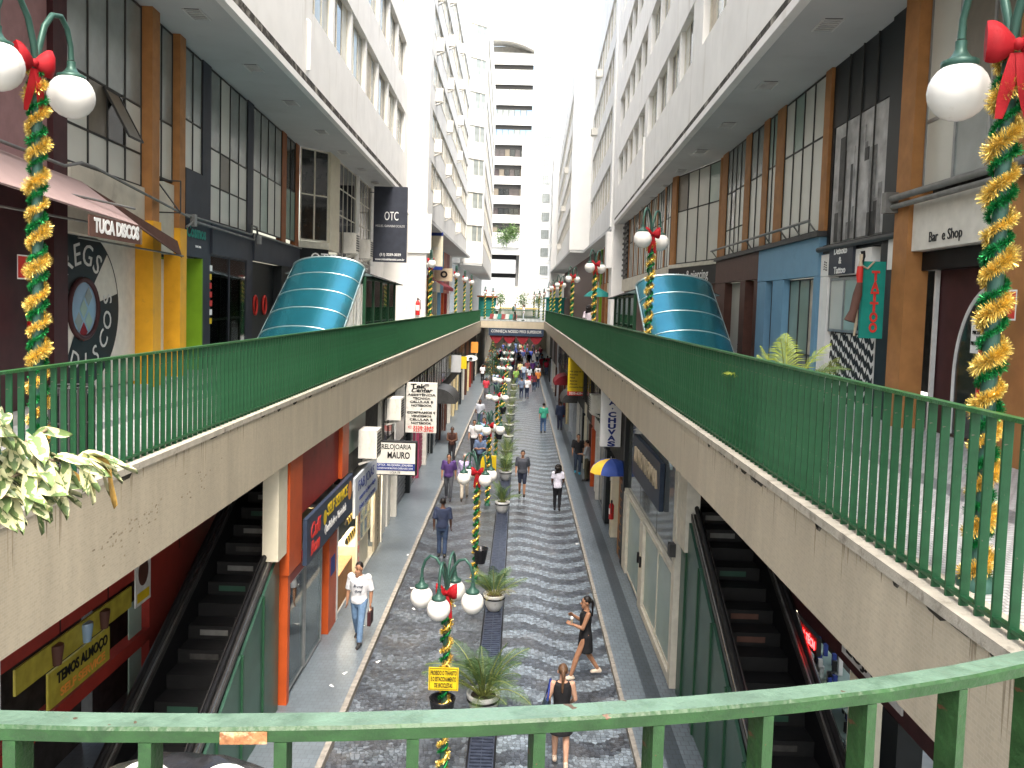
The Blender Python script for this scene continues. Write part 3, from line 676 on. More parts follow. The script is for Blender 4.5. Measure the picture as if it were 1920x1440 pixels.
# upper facade
FL = [(14.7, 16.65), (18.0, 20.0), (21.4, 23.4), (24.8, 26.8), (28.2, 30.2)]
upper_facade(bl, (-5.13, 0), (-5.98, 41.4), -1, FL, 33, [(4.5, 10, 2), (12.6, 19.8, 3), (21.0, 39.9, 7)], seed=3, sill0=SOL+.341)
dp = MB(); x, y = lnS.at(20.4, .05); dp.tube([(x, y, 13.1), (x, y, 14.3), (x-.1, y, 14.36)], .05, 8); dp.build('downpipe', 'white_paint', bl)
# pillars: (y0,y1,material,depth)
for y0, y1, m, d, *zr in ((10.35, 10.95, 'mauve', -.02, 9.0), (10.35, 10.951, 'maroon', -.02, DL, 8.995), (11.72, 12.12, 'maroon', -.02), (14.84, 15.18, 'orange_wood', .15), (16.34, 16.66, 'orange_wood', .1), (16.66, 16.9, 'navy_paint', -.02), (18.07, 18.62, 'navy_paint', -.02), (21.6, 22.15, 'navy_paint', -.02), (25.38, 25.95, 'rust_orange', -.02), (27.3, 27.8, 'rust_orange', -.02)):
    p = MB()
    if m == 'orange_wood':
        LA.box(p, y0, y1, -.2, d, 8.75, SOL); p.build('pillar', 'orange_wood', bl)
        p = MB(); LA.box(p, y0-.02, y1+.02, -.2, d+.03, DL, 8.745); p.build('pillar', 'yellow_paint', bl)
    else: LA.box(p, y0, y1, -.2, d, zr[0] if zr else (DL if m != 'rust_orange' else 9.0), zr[1] if len(zr) > 1 else SOL); p.build('pillar', m, bl)
# far left: mauve shop bay and purple door bay
p = MB(); LA.box(p, 6, 10.33, -.2, 0, DL, SOL); p.build('wall', 'maroon', bl)
p = MB(); LA.box(p, 10.97, 11.7, -.25, -.15, DL, 9.0); p.build('wall', 'maroon', bl)
p = MB(); LA.box(p, 10.97, 11.7, -.2, -.1, 9.02, SOL); p.build('wall', 'mauve', bl)
def pmix(seq): return lambda c, r: seq[r][c % len(seq[r])] if isinstance(seq[r], (list, tuple)) else seq[r]
glazing(bl, LA, 12.13, 14.83, 9.35, SOL-.02, 4, (9.95, 10.8), pm=lambda c, r: {0: 'pane_frost', 1: ['pane_frost', 'pane_brown', 'pane_dark', 'pane_frost'][c], 2: 'pane_grey'}[r])
# tilted open sash
sash = MB(); 
a = LA.at(13.32, -.03); b = LA.at(13.86, -.03)
for (q0, q1) in (((0, 0), (1, 0)), ((0, 1), (1, 1)), ((0, 0), (0, 1)), ((1, 0), (1, 1))):
    def P(u, v): 
        x = a[0]+(b[0]-a[0])*u+v*.42; y = a[1]+(b[1]-a[1])*u; return (x, y, 10.76-v*.78)
    sash.bar(P(*q0), P(*q1), .03, .03)
so = sash.build('open_sash', 'mullion', bl)
pn = MB(); pn.add([P(0, 0), P(1, 0), P(1, 1), P(0, 1)], [(0, 1, 2, 3)]); pn.build('pane', 'pane_brown', so)
p = MB(); LA.box(p, 12.13, 14.83, -.15, .02, 8.72, 9.34); LA.box(p, 12.13, 14.83, -.15, -.02, 8.3, 8.719); p.build('spandrel', 'beige_wall', bl)
# record-shop painted front with round porthole
p = MB(); LA.box(p, 12.13, 14.8, -.25, -.14, DL+.12, 8.3); rec = p.build('painted_front', 'off_white', bl)
cy, cz, ro, ri = 12.83, 7.12, 1.28, .47
def disc(mb, r0, r1, a0, a1, d, ymin=None, n=40, mi=0):
    vs = []; fs = []
    for i in range(n+1):
        a = a0+(a1-a0)*i/n
        for r in (r0, r1):
            y = cy+r*math.cos(a); z = cz+r*math.sin(a)*.985
            y = max(12.15, min(14.3, y)); z = max(DL+.13, min(8.28, z)); q = LA.at(y, d); vs.append((q[0], q[1], z))
    for i in range(n): fs.append((2*i, 2*i+1, 2*i+3, 2*i+2))
    mb.add(vs, fs, mi)
p = MB()
disc(p, ri, ro, math.radians(48), math.radians(190), -.136); disc(p, ri, ro, math.radians(-125), math.radians(12), -.136)
disc(p, ro-.03, ro, math.radians(12), math.radians(48), -.136)
p.build('painted_record', 'black_paint', rec)
p = MB(); q = LA.at(cy, -.12)
ring = [LA.at(cy+ri*math.cos(2*PI*i/32), -.12)+(cz+ri*math.sin(2*PI*i/32),) for i in range(33)]
p.tube(ring, .045, 6, cap=False); p.build('porthole_rim', 'maroon', rec)
p = MB(); p.add([LA.at(cy+ri*math.cos(2*PI*i/32), -.13)+(cz+ri*math.sin(2*PI*i/32),) for i in range(32)], [tuple(range(32))]); p.build('porthole_glass', 'pane_blue', rec)
for i, (dy, dz, m) in enumerate(((0, 0, 'pane_green'), (.16, .2, 'pane_grey'), (-.16, .2, 'pane_blue'), (.17, -.2, 'pane_green'), (-.16, -.2, 'pane_grey'), (0, .36, 'pane_blue'), (0, -.37, 'red_cloth'))):
    p = MB(); pts_ = [LA.at(cy+dy+ex, -.125)+(cz+dz+ez,) for ex, ez in ((.13, 0), (0, .16), (-.13, 0), (0, -.16))]; p.add(pts_, [(0, 1, 2, 3)]); p.build('record_sleeve', m, rec)
def arc_text(s, a0, a1, r, size, flip=False):
    for i, ch in enumerate(s):
        a = math.radians(a0+(a1-a0)*i/(max(1, len(s)-1))); y = cy+r*math.cos(a); z = cz+r*math.sin(a)
        q = LA.at(y, -.132); rot = a-PI/2 if not flip else a+PI/2
        text(ch, rec, (q[0], q[1], z), size, 'letter_grey', rotz=LA.rz(), tilt=rot, shear=.1)
arc_text('BREGS', 150, 58, .86, .5); arc_text('DISCOS', 250, 370, .88, .42, True)
# yellow bay: white door between the yellow pillars
p = MB(); LA.box(p, 15.2, 16.32, -.3, -.2, DL+.1, 8.1); dO = p.build('door', 'off_white', bl)
p = MB(); LA.box(p, 15.3, 15.75, -.2, -.19, 6.95, 7.85); p.build('poster', 'brown_paint', dO)
text('MENU\nRock\nBar', dO, LA.at(15.52, -.183)+(7.3,), .14, 'letter_grey', rotz=LA.rz())
p = MB(); LA.box(p, 15.3, 15.75, -.2, -.19, 6.1, 6.5); p.build('notice', 'white', dO)
p = MB(); LA.box(p, 15.2, 16.32, -.2, .0, 8.2, 9.6); p.build('spandrel', 'beige_wall', bl)
glazing(bl, LA, 15.2, 16.33, 9.65, SOL-.02, 2, (10.78,), pm=lambda c, r: 'pane_frost' if r == 0 else 'pane_grey')
# wire bracket frame
fb_ = MB(); q0 = LA.at(15.3, .05); 
for a, b in (((15.3, .05, 9.55), (15.3, .5, 9.55)), ((15.3, .5, 9.55), (15.3, .5, 8.95)), ((15.3, .5, 8.95), (15.3, .05, 8.95)), ((15.3, .05, 9.55), (15.3, .5, 8.95)), ((15.3, .05, 9.55), (15.3, .05, 8.95))):
    fb_.tube([LA.at(a[0], a[1])+(a[2],), LA.at(b[0], b[1])+(b[2],)], .015, 5)
fb_.build('iron_bracket', 'dark_metal', bl)
# navy shops
p = MB(); LA.box(p, 16.9, 18.07, -.1, .03, 8.22, 10.05); LA.box(p, 18.62, 21.6, -.1, .03, 8.36, 9.1); LA.box(p, 22.15, 27.8, -.1, .03, 8.4, 9.15); p.build('spandrel', 'navy_paint', bl)
glazing(bl, LA, 16.92, 18.06, 10.06, SOL-.02, 2, (11.1,), pm=lambda c, r: 'pane_frost' if r == 0 else 'pane_grey')
p = MB(); LA.box(p, 17.02, 18.02, -.9, -.75, DL, 8.21); p.build('green_wall', 'lime', bl)
p = MB(); LA.box(p, 17.98, 18.06, -.75, .0, DL, 8.21); p.build('green_reveal', 'lime', bl)
st_ = MB(); LA.box(st_, 18.04, 18.05, .125, .13, 7, 7.1)
for i in range(7):
    p = MB(); LA.box(p, 18.16, 18.16+R.uniform(.1, .16), .121, .128, 7.95-i*.2, 8.08-i*.2); p.build('sticker', R.choice(['white', 'sign_red', 'sign_yellow', 'letter_grey']), bl)
glazing(bl, LA, 18.62, 21.6, 9.12, SOL-.02, 4, (9.95, 10.8), pm=lambda c, r: {0: 'pane_frost', 1: ['pane_frost', 'pane_brown', 'pane_frost', 'pane_frost'][c], 2: ['pane_grey', 'pane_frost', 'pane_grey', 'pane_grey'][c]}[r])
glazing(bl, LA, 22.15, 25.38, 9.25, SOL-.02, 4, (10.9,), pm=lambda c, r: ['pane_frost', 'pane_green', 'pane_frost', 'pane_frost'][c] if r == 0 else 'pane_grey')
glazing(bl, LA, 25.96, 27.29, 9.3, SOL-.02, 2, (10.95,), pm=lambda c, r: 'pane_green' if r == 0 else 'pane_dark')
glazing(bl, LA, 18.64, 21.58, DL+.1, 8.35, 2, (), pm=lambda c, r: 'glass', name='shop_window', d=-.05, fmat='navy_paint')
# shelves of goods behind the shop window
for zi, z in enumerate((6.2, 6.75, 7.2, 7.65)):
    p = MB(); LA.box(p, 18.75, 21.5, -.75, -.3, z, z+.03); sh = p.build('display_shelf', 'dark_metal', bl)
    gd = MB()
    for k in range(26):
        y = 18.85+k*.1+R.uniform(-.02, .02); h = R.uniform(.06, .26); q = LA.at(y, R.uniform(-.6, -.35)); gd.lathe((q[0], q[1], z+.031), [(.025, 0), (.035, h*.4), (.018, h*.7), (.022, h)], 6, R.randrange(4))
    gd.build('goods', ['pane_green', 'white', 'sign_red', 'sign_yellow'], sh)['kind'] = 'stuff'
p = MB(); LA.box(p, 20.15, 21.55, -.95, -.85, DL+.1, 8.3); p.build('green_reflection_panel', 'lime', bl)  # lime panel added to stand in for a green reflection in the window
p = MB(); LA.box(p, 18.7, 20.14, -.95, -.85, DL+.1, 8.3); p.build('display_back', 'sign_grey', bl)
p = MB(); LA.box(p, 18.7, 21.55, -.84, -.1, DL+.1, DL+.13); p.build('display_floor', 'white_paint', bl)  # white floor added to brighten the display interior
p = MB(); LA.box(p, 20.2, 20.9, -.35, -.32, 7.5, 7.95); p.build('neon_sign', 'sign_red', bl)
p = MB(); LA.box(p, 22.2, 25.3, -.35, -.25, DL, 8.4); dk = p.build('double_door', 'black_paint', bl)
for y in (23.2, 24.2):
    ringp = [LA.at(y+.18*math.cos(2*PI*i/20), -.22)+(7.15+.27*math.sin(2*PI*i/20),) for i in range(21)]
    p = MB(); p.tube(ringp, .035, 6, cap=False); p.build('oval_handle', 'sign_red', dk)
p = MB(); LA.box(p, 25.38, 27.8, -.3, .0, DL, 8.4); p.build('wall', 'black_paint', bl)
# Cosmic-style green script sign
text('Cosmos', bl, LA.at(17.5, .05)+(8.75,), .36, 'sign_teal', rotz=LA.rz(), bold=.03, name='shop_lettering')
text('TABACARIA', bl, LA.at(17.6, .05)+(8.45,), .07, 'white', rotz=LA.rz(), name='shop_lettering')
# angled black glass, cream pier, second run of shops to the pier
LB = Line((-7.73, 27.8), (-6.93, 28.85), -1)
glazing(bl, LB, 27.85, 28.8, 9.42, SOL-.02, 2, (11.02,), fmat='frame_cream', pm=lambda c, r: 'pane_dark', bar=.05)
p = MB(); LB.box(p, 27.82, 28.84, -.3, 0, 9.16, 9.4); p.build('sill', 'frame_cream', bl)
p = MB(); LB.box(p, 27.82, 28.84, -.3, -.02, DL, 9.15); p.build('wall', 'black_paint', bl)
LC = Line((-6.93, 28.86), (-7.15, 41.4), -1)
p = MB(); LC.box(p, 28.87, 30.5, -.3, 0, 9.16, SOL); p.build('pier', 'cream', bl)
for a, b in ((30.5, 33.9), (34.5, 37.4)):
    glazing(bl, LC, a, b, 9.0, SOL-.02, 4, (10.6, 11.6), fmat='frame_cream', pm=lambda c, r: 'pane_dark' if (c+r) % 5 else 'pane_smoke', bar=.05)
p = MB(); LC.box(p, 33.91, 34.49, -.3, .02, 9.0, SOL); LC.box(p, 37.41, 41.4, -.3, .02, DL, SOL); p.build('pier', 'white_wall', bl)
p = MB(); LC.box(p, 28.87, 37.4, -.2, .03, 8.35, 8.98); p.build('sign_band', 'black_paint', bl)
p = MB(); LC.box(p, 28.87, 37.4, -1.2, -1., DL, 8.34); p.build('wall', 'interior_dark', bl)
glazing(bl, LC, 28.9, 37.35, DL+.1, 8.34, 5, (), pm=lambda c, r: 'glass', name='shop_window', fmat='frame_cream')
text('OTC', bl, (-7.0, 28.35, 8.78), .55, 'white', rotz=math.atan2(1.05, .8), name='shop_lettering')
text('OTC', bl, LC.at(31.2, .05)+(8.68,), .4, 'white', rotz=LC.rz(), name='shop_lettering')
text('OTC', bl, LC.at(36.2, .05)+(8.68,), .4, 'white', rotz=LC.rz(), name='shop_lettering')
# pipes along the spandrel
p = MB(); p.tube([LA.at(y, .2)+(z,) for y, z in ((6, 9.35), (11.6, 9.2), (12.1, 9.33), (12.5, 9.33), (16.6, 9.0))], .025, 6); p.build('conduit', 'pipe', bl)
p = MB(); p.tube([LA.at(y, .12)+(z,) for y, z in ((16.6, 9.05), (21.5, 9.05), (21.55, 9.3), (22.0, 9.3), (22.1, 9.1), (27.6, 9.1))], .03, 6)
p.tube([LA.at(y, .16)+(z,) for y, z in ((16.6, 8.8), (17.0, 8.95), (21.6, 8.92), (21.65, 9.1))], .028, 6); p.build('conduit', 'pipe', bl)
p = MB()
for y in (16.95, 22.1): LA.box(p, y, y+.14, .1, .2, 8.85, 9.1)
p.build('junction_box', 'grey_metal', bl)
p = MB(); LA.box(p, 6, 14.4, -.3, .3, DL, DL+.1); LA.box(p, 15.25, 27.5, -.3, .15, DL, DL+.06); p.build('plinth', 'concrete', bl)

# ================= RIGHT near building =================
SOR = 12.0; DR = 5.79
RA = Line((5.323, 0), (5.823, 22.0), 1)
br_ = thing('office_building', 'white office block on the right with tattoo and bar shopfronts under its soffit', 'building', (5.6, 15, DR))
p = MB(); RA.box(p, 0, 24.5, -3.2, -3.0, DR, SOR); p.build('rear_wall', 'interior_dark', br_)
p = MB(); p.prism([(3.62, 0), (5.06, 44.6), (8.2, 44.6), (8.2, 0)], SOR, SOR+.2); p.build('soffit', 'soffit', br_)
lnT = Line((3.62, 0), (5.06, 44.6), 1)
p = MB(); lnT.box(p, 0, 44.6, -.1, .06, SOR-.04, SOR+.12); p.build('fascia_strip', 'white_wall', br_)
p = MB(); lnT.box(p, 0, 44.6, -.1, .02, SOR+.12, SOR+.3); p.build('stained_groove', 'stain_edge', br_)
for y in (9.2, 13.1, 16.6, 20.2, 23.6, 27.0, 30.4, 33.8, 37.2, 40.6):
    x = lnT.at(y)[0]+.72; inst(gme_, 'soffit_grille', br_, at(br_, (x, y, SOR-.001)), (0, 0, PI/2-.03))
FR = [(13.9, 15.45), (16.95, 18.5), (20.0, 21.55), (23.05, 24.6), (26.1, 27.65)]
upper_facade(br_, (3.62, 0), (5.06, 44.6), 1, FR, 31, [(8, 13, 2), (15.0, 20.2, 2), (21.6, 31.0, 4), (32.0, 43.6, 5)], seed=5, sill0=SOR+.301)
dp = MB(); x, y = lnT.at(31.4, .05)
dp.tube([(x, y, SOR+.4), (x, y, 14.0)], .05, 8); dp.build('downpipe', 'white_paint', br_)
for y0, y1, d in ((8.3, 9.04, .12), (11.5, 11.95, .12)):
    p = MB(); RA.box(p, y0, y1, -.2, d, DR, SOR); p.build('pillar', 'orange_wood', br_)
for y0, y1 in ((15.3, 15.62), (18.1, 18.7), (19.35, 19.8), (20.95, 21.5), (23.5, 24.15)):
    p = MB(); RA.box(p, y0, y1, -.2, -.02, 8.97, SOR); p.build('pillar', 'orange_wood', br_)
# bar e shop bay  9.04 - 11.4
p = MB(); RA.box(p, 9.05, 11.49, -.2, .06, 8.32, 9.05); p.build('sign_band', 'off_white', br_)
text('Bar  e Shop', br_, RA.at(10.55, .068)+(8.47,), .2, 'black', rotz=RA.rz(), width=.85, name='shop_lettering')
glazing(br_, RA, 9.05, 11.49, 9.15, SOR-.02, 3, (10.12,), fmat='grey_metal', pm=lambda c, r: ['pane_grey', 'pane_grey', 'pane_frost'][c] if r == 0 else ['pane_brown', 'pane_brown', 'pane_frost'][c], bar=.05)
p = MB(); RA.box(p, 9.05, 11.49, -.45, -.3, DR, 8.3); bd = p.build('bar_front', 'maroon', br_)
ringp = []
for i in range(25): a = PI*i/24; ringp.append(RA.at(9.95-.85*math.cos(a)*1.0, -.29)+(6.6+1.2*math.sin(a),))
p = MB(); p.tube([RA.at(9.1, -.29)+(DR+.05,)]+ringp+[RA.at(10.8, -.29)+(DR+.05,)], .03, 6); p.build('arch_trim', 'letter_grey', bd)
p = MB(); vs = [RA.at(9.1, -.294)+(DR+.05,)]+[(x, y, z) for x, y, z in [(q[0], q[1], q[2]) for q in ringp]]+[RA.at(10.8, -.294)+(DR+.05,)]
p.add(vs, [tuple(range(len(vs)))]); p.build('arched_glass', 'pane_dark', bd)
p = MB(); RA.box(p, 10.05, 10.42, -.29, -.28, 6.95, 7.4); nt_ = p.build('paper_notice', 'white', bd)
text('BREVE\nPARCELAMOS\nDAS\nPRECISO SENHA', nt_, RA.at(10.235, -.272)+(7.18,), .07, 'black', rotz=RA.rz(), width=.32)
p = MB(); RA.box(p, 9.05, 11.49, -.3, -.1, 8.05, 8.31); p.build('shutter_box', 'esc_black', br_)
p = MB(); RA.box(p, 11.3, 11.34, -.28, -.22, DR, 8.05); p.build('shutter_track', 'letter_grey', br_)
p = MB(); p.tube([RA.at(y, .22)+(9.1,) for y in (8.0, 9.0, 11.5, 11.9)], .05, 8); p.tube([RA.at(y, .2)+(8.98,) for y in (8.0, 9.0, 11.5, 11.9)], .04, 8); RA.box(p, 11.85, 12.0, .1, .3, 8.9, 9.2); p.build('conduit', 'pipe', br_)
p = MB(); RA.box(p, 4, 8.29, -.2, .1, DR, SOR); p.build('wall', 'orange_wood', br_)
# black tattoo bay 11.97 - 15.3
p = MB(); RA.box(p, 11.97, 12.7, -.25, -.02, DR, SOR); RA.box(p, 12.71, 15.29, -.25, -.08, 10.85, SOR); RA.box(p, 15.16, 15.29, -.25, -.08, 8.65, 10.84); RA.box(p, 12.71, 15.29, -.25, -.02, 8.52, 8.68)
p.build('black_wall', 'black_paint', br_)
p = MB(); RA.box(p, 12.75, 15.15, -.2, -.1, 8.7, 10.84); ph = p.build('city_photo_mural', 'photo_light', br_)
k = 0
for i in range(46):
    y = R.uniform(12.8, 14.9); wdt = R.uniform(.1, .35); z1 = R.choice([R.uniform(9.2, 10.6), R.uniform(9, 9.6)]); z0 = 8.72
    q = MB(); RA.box(q, y, min(15.12, y+wdt), -.099, -.098+i*.0005, z0, z1); q.build('mural_building', R.choice(['photo_dark', 'photo_mid', 'photo_light', 'photo_mid']), ph)
for y in (13.3, 13.9, 14.5):
    q = MB(); RA.box(q, y, y+.03, -.07, -.05, 8.7, SOR); q.build('mullion', 'mullion', br_)
p = MB(); p.tube([RA.at(y, .05)+(8.6,) for y in (11.9, 15.35)], .05, 8); p.build('conduit', 'dark_metal', br_)
p = MB(); RA.box(p, 13.0, 15.3, -.2, .0, 8.1, 8.5); RA.box(p, 14.9, 15.3, -.2, -.002, DR, 8.09); RA.box(p, 11.98, 12.4, -.02, .0, 8.1, 8.6); p.build('white_fascia', 'white_paint', br_)
p = MB(); RA.box(p, 13.65, 14.75, .0, .05, 8.1, 8.58); sb = p.build('sign_panel', 'navy_paint', br_)
text('Deboto\n&\nTattoo', sb, RA.at(14.2, .056)+(8.34,), .17, 'white', rotz=RA.rz(), width=.6, bold=.02)
for y, z in ((15.05, 8.28), (13.35, 8.35)):
    p = MB()
    for i in range(4): p.tube([RA.at(y+.08*math.cos(t)*(1-i*.1), .005)+(z-.06+i*.045+.02*math.sin(2*t),) for t in (0, .8, 1.6, 2.4, 3.1)], .007, 4)
    p.build('wave_emblem', 'black', br_)
glazing(br_, RA, 12.95, 14.88, 7.08, 8.05, (13.6, 14.2), (), pm=lambda c, r: ['pane_dark', 'pane_green', 'pane_frost'][c], fmat='grey_metal', bar=.05, name='shop_window')
# black and white wave tiles, each one a piece
p = MB(); RA.box(p, 12.93, 14.88, -.2, -.1, DR, 7.05); wt = p.build('tile_panel', 'white_paint', br_)
tl = MB()
tw, th = .24, .2
zz = []
n = 6
topc = [(-tw/2+tw*i/n, th*.5+.055*math.sin(2*PI*i/n)) for i in range(n+1)]
poly = topc+[(x, y-th*.52) for x, y in reversed(topc)]
poly = [(x*.96, y-.1) for x, y in poly]
tl.add([(x, 0, y) for x, y in poly]+[(x, .012, y) for x, y in poly], [tuple(range(len(poly))), tuple(range(2*len(poly)-1, len(poly)-1, -1))]+[(i, (i+1) % len(poly), len(poly)+(i+1) % len(poly), len(poly)+i) for i in range(len(poly))])
tme = tl.mesh('wave_tile', 'black')
for r in range(6):
    for c in range(8):
        y = 13.07+c*tw; z = 5.98+r*.2
        if y > 14.8: continue
        q = RA.at(y, -.09); inst(tme, 'wave_tile', wt, at(wt, (q[0], q[1], z+(.1 if c % 2 else 0))), (0, 0, RA.rz()))
# sky-blue shop 15.4 - 19.6
p = MB(); RA.box(p, 15.4, 19.6, -.2, .02, 8.12, 8.86); RA.box(p, 15.4, 15.62, -.2, .018, DR, 8.11); RA.box(p, 17.55, 18.33, -.2, .018, DR, 8.11); RA.box(p, 18.9, 19.6, -.2, .018, DR, 8.11); p.build('wall', 'sky_blue', br_)
glazing(br_, RA, 15.63, 17.54, DR+.05, 8.1, 3, (6.55,), pm=lambda c, r: 'pane_grey' if r == 0 else ['pane_curtain', 'pane_green', 'pane_green'][c], fmat='dark_metal', d=-.15, name='shop_window')
glazing(br_, RA, 18.34, 18.89, DR+.05, 8.1, 1, (), pm=lambda c, r: 'pane_dark', fmat='dark_metal', d=-.15, name='shop_window')
# brown shop 19.6 - 24.3
p = MB(); RA.box(p, 19.62, 24.3, -.2, .02, 8.2, 8.86); RA.box(p, 19.62, 19.94, -.2, .015, DR, 8.19); RA.box(p, 20.72, 21.24, -.2, .03, DR, 8.19); RA.box(p, 23.05, 24.3, -.2, .015, DR, 8.19); p.build('wall', 'brown_paint', br_)
p = MB(); RA.box(p, 21.25, 23.04, -.3, -.2, DR, 8.19); RA.box(p, 19.95, 20.71, -.3, -.2, DR, 8.19); dd = p.build('door', 'pane_frost', br_)
text('T\nA\nT\nT\nO\nO\n333\n13', dd, RA.at(22.0, -.192)+(7.0,), .24, 'black', rotz=RA.rz())
# mezzanine glazing above those shops
def pmR(c, r): return ('pane_frost' if r == 0 else 'pane_grey') if c != 1 else ('pane_frost' if r == 0 else 'pane_green')
glazing(br_, RA, 15.63, 18.09, 8.98, SOR-.02, 4, (10.8,), pm=lambda c, r: 'pane_frost' if r == 0 else ['pane_frost', 'pane_frost', 'pane_green', 'pane_frost'][c])
glazing(br_, RA, 18.71, 19.34, 8.98, SOR-.02, 2, (10.78,), pm=lambda c, r: 'pane_frost' if r == 0 else 'pane_green')
glazing(br_, RA, 19.81, 20.94, 8.98, SOR-.02, 2, (10.76,), pm=lambda c, r: 'pane_frost' if r == 0 else 'pane_grey')
glazing(br_, RA, 21.51, 23.49, 8.98, SOR-.02, 4, (9.7, 10.75), pm=lambda c, r: 'pane_dark' if (c == 2 and r == 1) else ('pane_frost' if r < 2 else 'pane_grey'))
p = MB(); RA.box(p, 15.3, 24.3, -.2, .1, 8.862, 8.96); p.build('sill', 'dark_metal', br_)
p = MB(); p.tube([RA.at(y, .25)+(9.15,) for y in (15.35, 24.0)], .03, 6)
for y in (15.4, 16.3, 17.2, 18.4, 20, 21.8, 23.9): p.tube([RA.at(y, .25)+(9.15,), RA.at(y, .1)+(8.95,)], .018, 5)
p.build('conduit', 'pipe', br_)
# angled glass bay with tattoo & piercing sign
RB = Line((6.0, 24.3), (5.3, 28.05), 1)
glazing(br_, RB, 24.6, 28.0, 8.95, SOR-.02, 4, (10.75,), pm=lambda c, r: 'pane_frost' if r == 0 else ['pane_green', 'pane_frost', 'pane_frost', 'pane_brown'][c], bar=.04)
for y0, y1 in ((24.32, 24.58), (28.02, 28.45)):
    p = MB(); RB.box(p, y0, y1, -.2, .02, 8.95, SOR); p.build('pillar', 'orange_wood', br_)
p = MB(); RB.box(p, 24.32, 28.5, -.2, .05, 8.82, 8.94); p.build('sill', 'frame_cream', br_)
p = MB(); RB.box(p, 24.32, 28.5, -.2, .02, 8.25, 8.81); tp = p.build('sign_band', 'black_paint', br_)
text('tattoo & piercing', tp, RB.at(26.6, .03)+(8.53,), .42, 'white', rotz=RB.rz(), width=3.0, bold=.01)
p = MB(); RB.box(p, 24.32, 28.5, -.3, -.1, DR, 8.24); p.build('wall', 'brown_paint', br_)
p = MB(); a = RB.at(25.0, -1.2); p.box(a[0]-.2, a[0]+.5, 24.9, 25.3, 11.6, 11.66); 
# far run to the corner
RC = Line((5.3, 28.5), (5.62, 44.5), 1)
ys = [28.5+i*1.95 for i in range(8)]
for i, y in enumerate(ys):
    p = MB(); RC.box(p, y, y+.3, -.2, -.02, 8.95, SOR); p.build('pillar', 'orange_wood', br_)
    if i < 7: glazing(br_, RC, y+.31, y+1.94, 8.95, SOR-.02, 3, (10.75,), pm=lambda c, r: 'pane_frost' if r == 0 else R.choice(['pane_grey', 'pane_frost', 'pane_curtain']))
p = MB(); RC.box(p, 28.5, 44.5, -.2, .05, 8.3, 8.93); p.build('spandrel', 'beige_wall', br_)
p = MB(); RC.box(p, 28.5, 44.5, -.3, -.1, DR, 8.29); p.build('wall', 'brown_paint', br_)
p = MB(); RC.box(p, 42.45, 44.5, -.2, .02, 8.95, SOR); p.build('louvre_backing', 'black', br_)
for i in range(10):
    p = MB(); RC.box(p, 42.5, 44.45, .02, .1, 9.1+i*.29, 9.2+i*.29); p.build('louvre_slat', 'dark_metal', br_)
# ================= farther blocks =================
b2 = thing('office_building', 'second white block on the left with window air conditioners in columns', 'building', (-5.2, 42, 5.7))
FL2 = [(z-1.5, z) for z in (14.9, 17.65, 20.4, 23.1, 25.8, 28.5)]
ln2, acs = upper_facade(b2, (-4.95, 42), (-5.4, 77.5), -1, FL2, 33, [(43.2, 76.5, 13)], matw='white_clean', ac=.0, seed=8, sill0=11.9, rec=.1, pw=.07)
for zf in FL2:
    for k, yb in enumerate((44.6, 52.3, 62.5)):
        q = ln2.at(yb, 0); ac_unit((q[0], q[1], zf[0]-.55), PI/2, 'window air conditioner, %s from below in the %s column of second left block' % (['first', 'second', 'third', 'fourth', 'fifth', 'sixth'][FL2.index(zf)], ['nearest', 'middle', 'farthest'][k]), (.5, .75, 1.7))
p = MB(); p.box(-5.9, -4.95, 41.45, 41.98, 5.65, 11.9); p.box(-9.5, -4.95, 41.45, 41.98, 11.91, 33); p.box(-7.3, -5.92, 41.5, 41.95, 5.65, 11.85); p.build('pier', 'white_wall', b2)
p = MB(); p.box(-5.88, -4.7, 41.35, 41.44, 9.9, 11.9); p.build('pier_box', 'white_wall', b2)
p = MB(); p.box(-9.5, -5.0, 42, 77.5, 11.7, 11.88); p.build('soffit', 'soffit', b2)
lv = MB()
for i in range(6): lv.box(-7.2, -6.5, 41.4, 41.48, 5.75+i*.22, 5.92+i*.22)
lv.build('louvre_door', 'grey_metal', b2)
shop_cols = ['cream', 'sky_blue', 'orange_paint', 'red_paint', 'white_paint', 'yellow_paint', 'brown_paint', 'sign_pale']
L2 = Line((-6.9, 42), (-6.6, 77.5), -1)
y = 42.2; i = 0
while y < 76:
    wd = R.uniform(2.2, 3.2); p = MB(); L2.box(p, y, y+wd-.05, -.3, 0, 8.2, 11.7); L2.box(p, y, y+.3, -.3, .05, 5.65, 8.19); p.build('shopfront', shop_cols[i % 8], b2)
    p = MB(); L2.box(p, y+.31, y+wd-.05, -.4, -.2, 5.65, 8.18); p.build('shop_door', R.choice(['pane_dark', 'pane_grey', 'cream', 'sign_blue', 'red_paint']), b2)
    glazing(b2, L2, y+.2, y+wd-.3, 9.1, 11.3, 2, (), pm=lambda c, r: R.choice(['pane_grey', 'pane_curtain']), d=.03) if y < 62 else None
    y += wd; i += 1
b3 = thing('office_building', 'third white block on the left with an angled end face and balcony windows', 'building', (-4.5, 78, 5.7))
FL3 = [(z-1.6, z) for z in (15.0, 18.2, 21.4, 24.6, 27.8, 31.0, 34.2)]
upper_facade(b3, (-3.9, 79.5), (-4.8, 128), -1, FL3, 39, [(81, 126, 12)], matw='white_clean', seed=21, sill0=11.3, rec=.1, pw=.07)
le = Line((-6.0, 77.8), (-3.9, 79.5), -1)
p = MB(); zb = 11.3
for s_l, h_d in FL3: le.box(p, 77.8, 79.5, -.3, 0, zb, s_l); zb = h_d
le.box(p, 77.8, 79.5, -.3, 0, zb, 39); p.build('facade_wall', 'white_clean', b3)
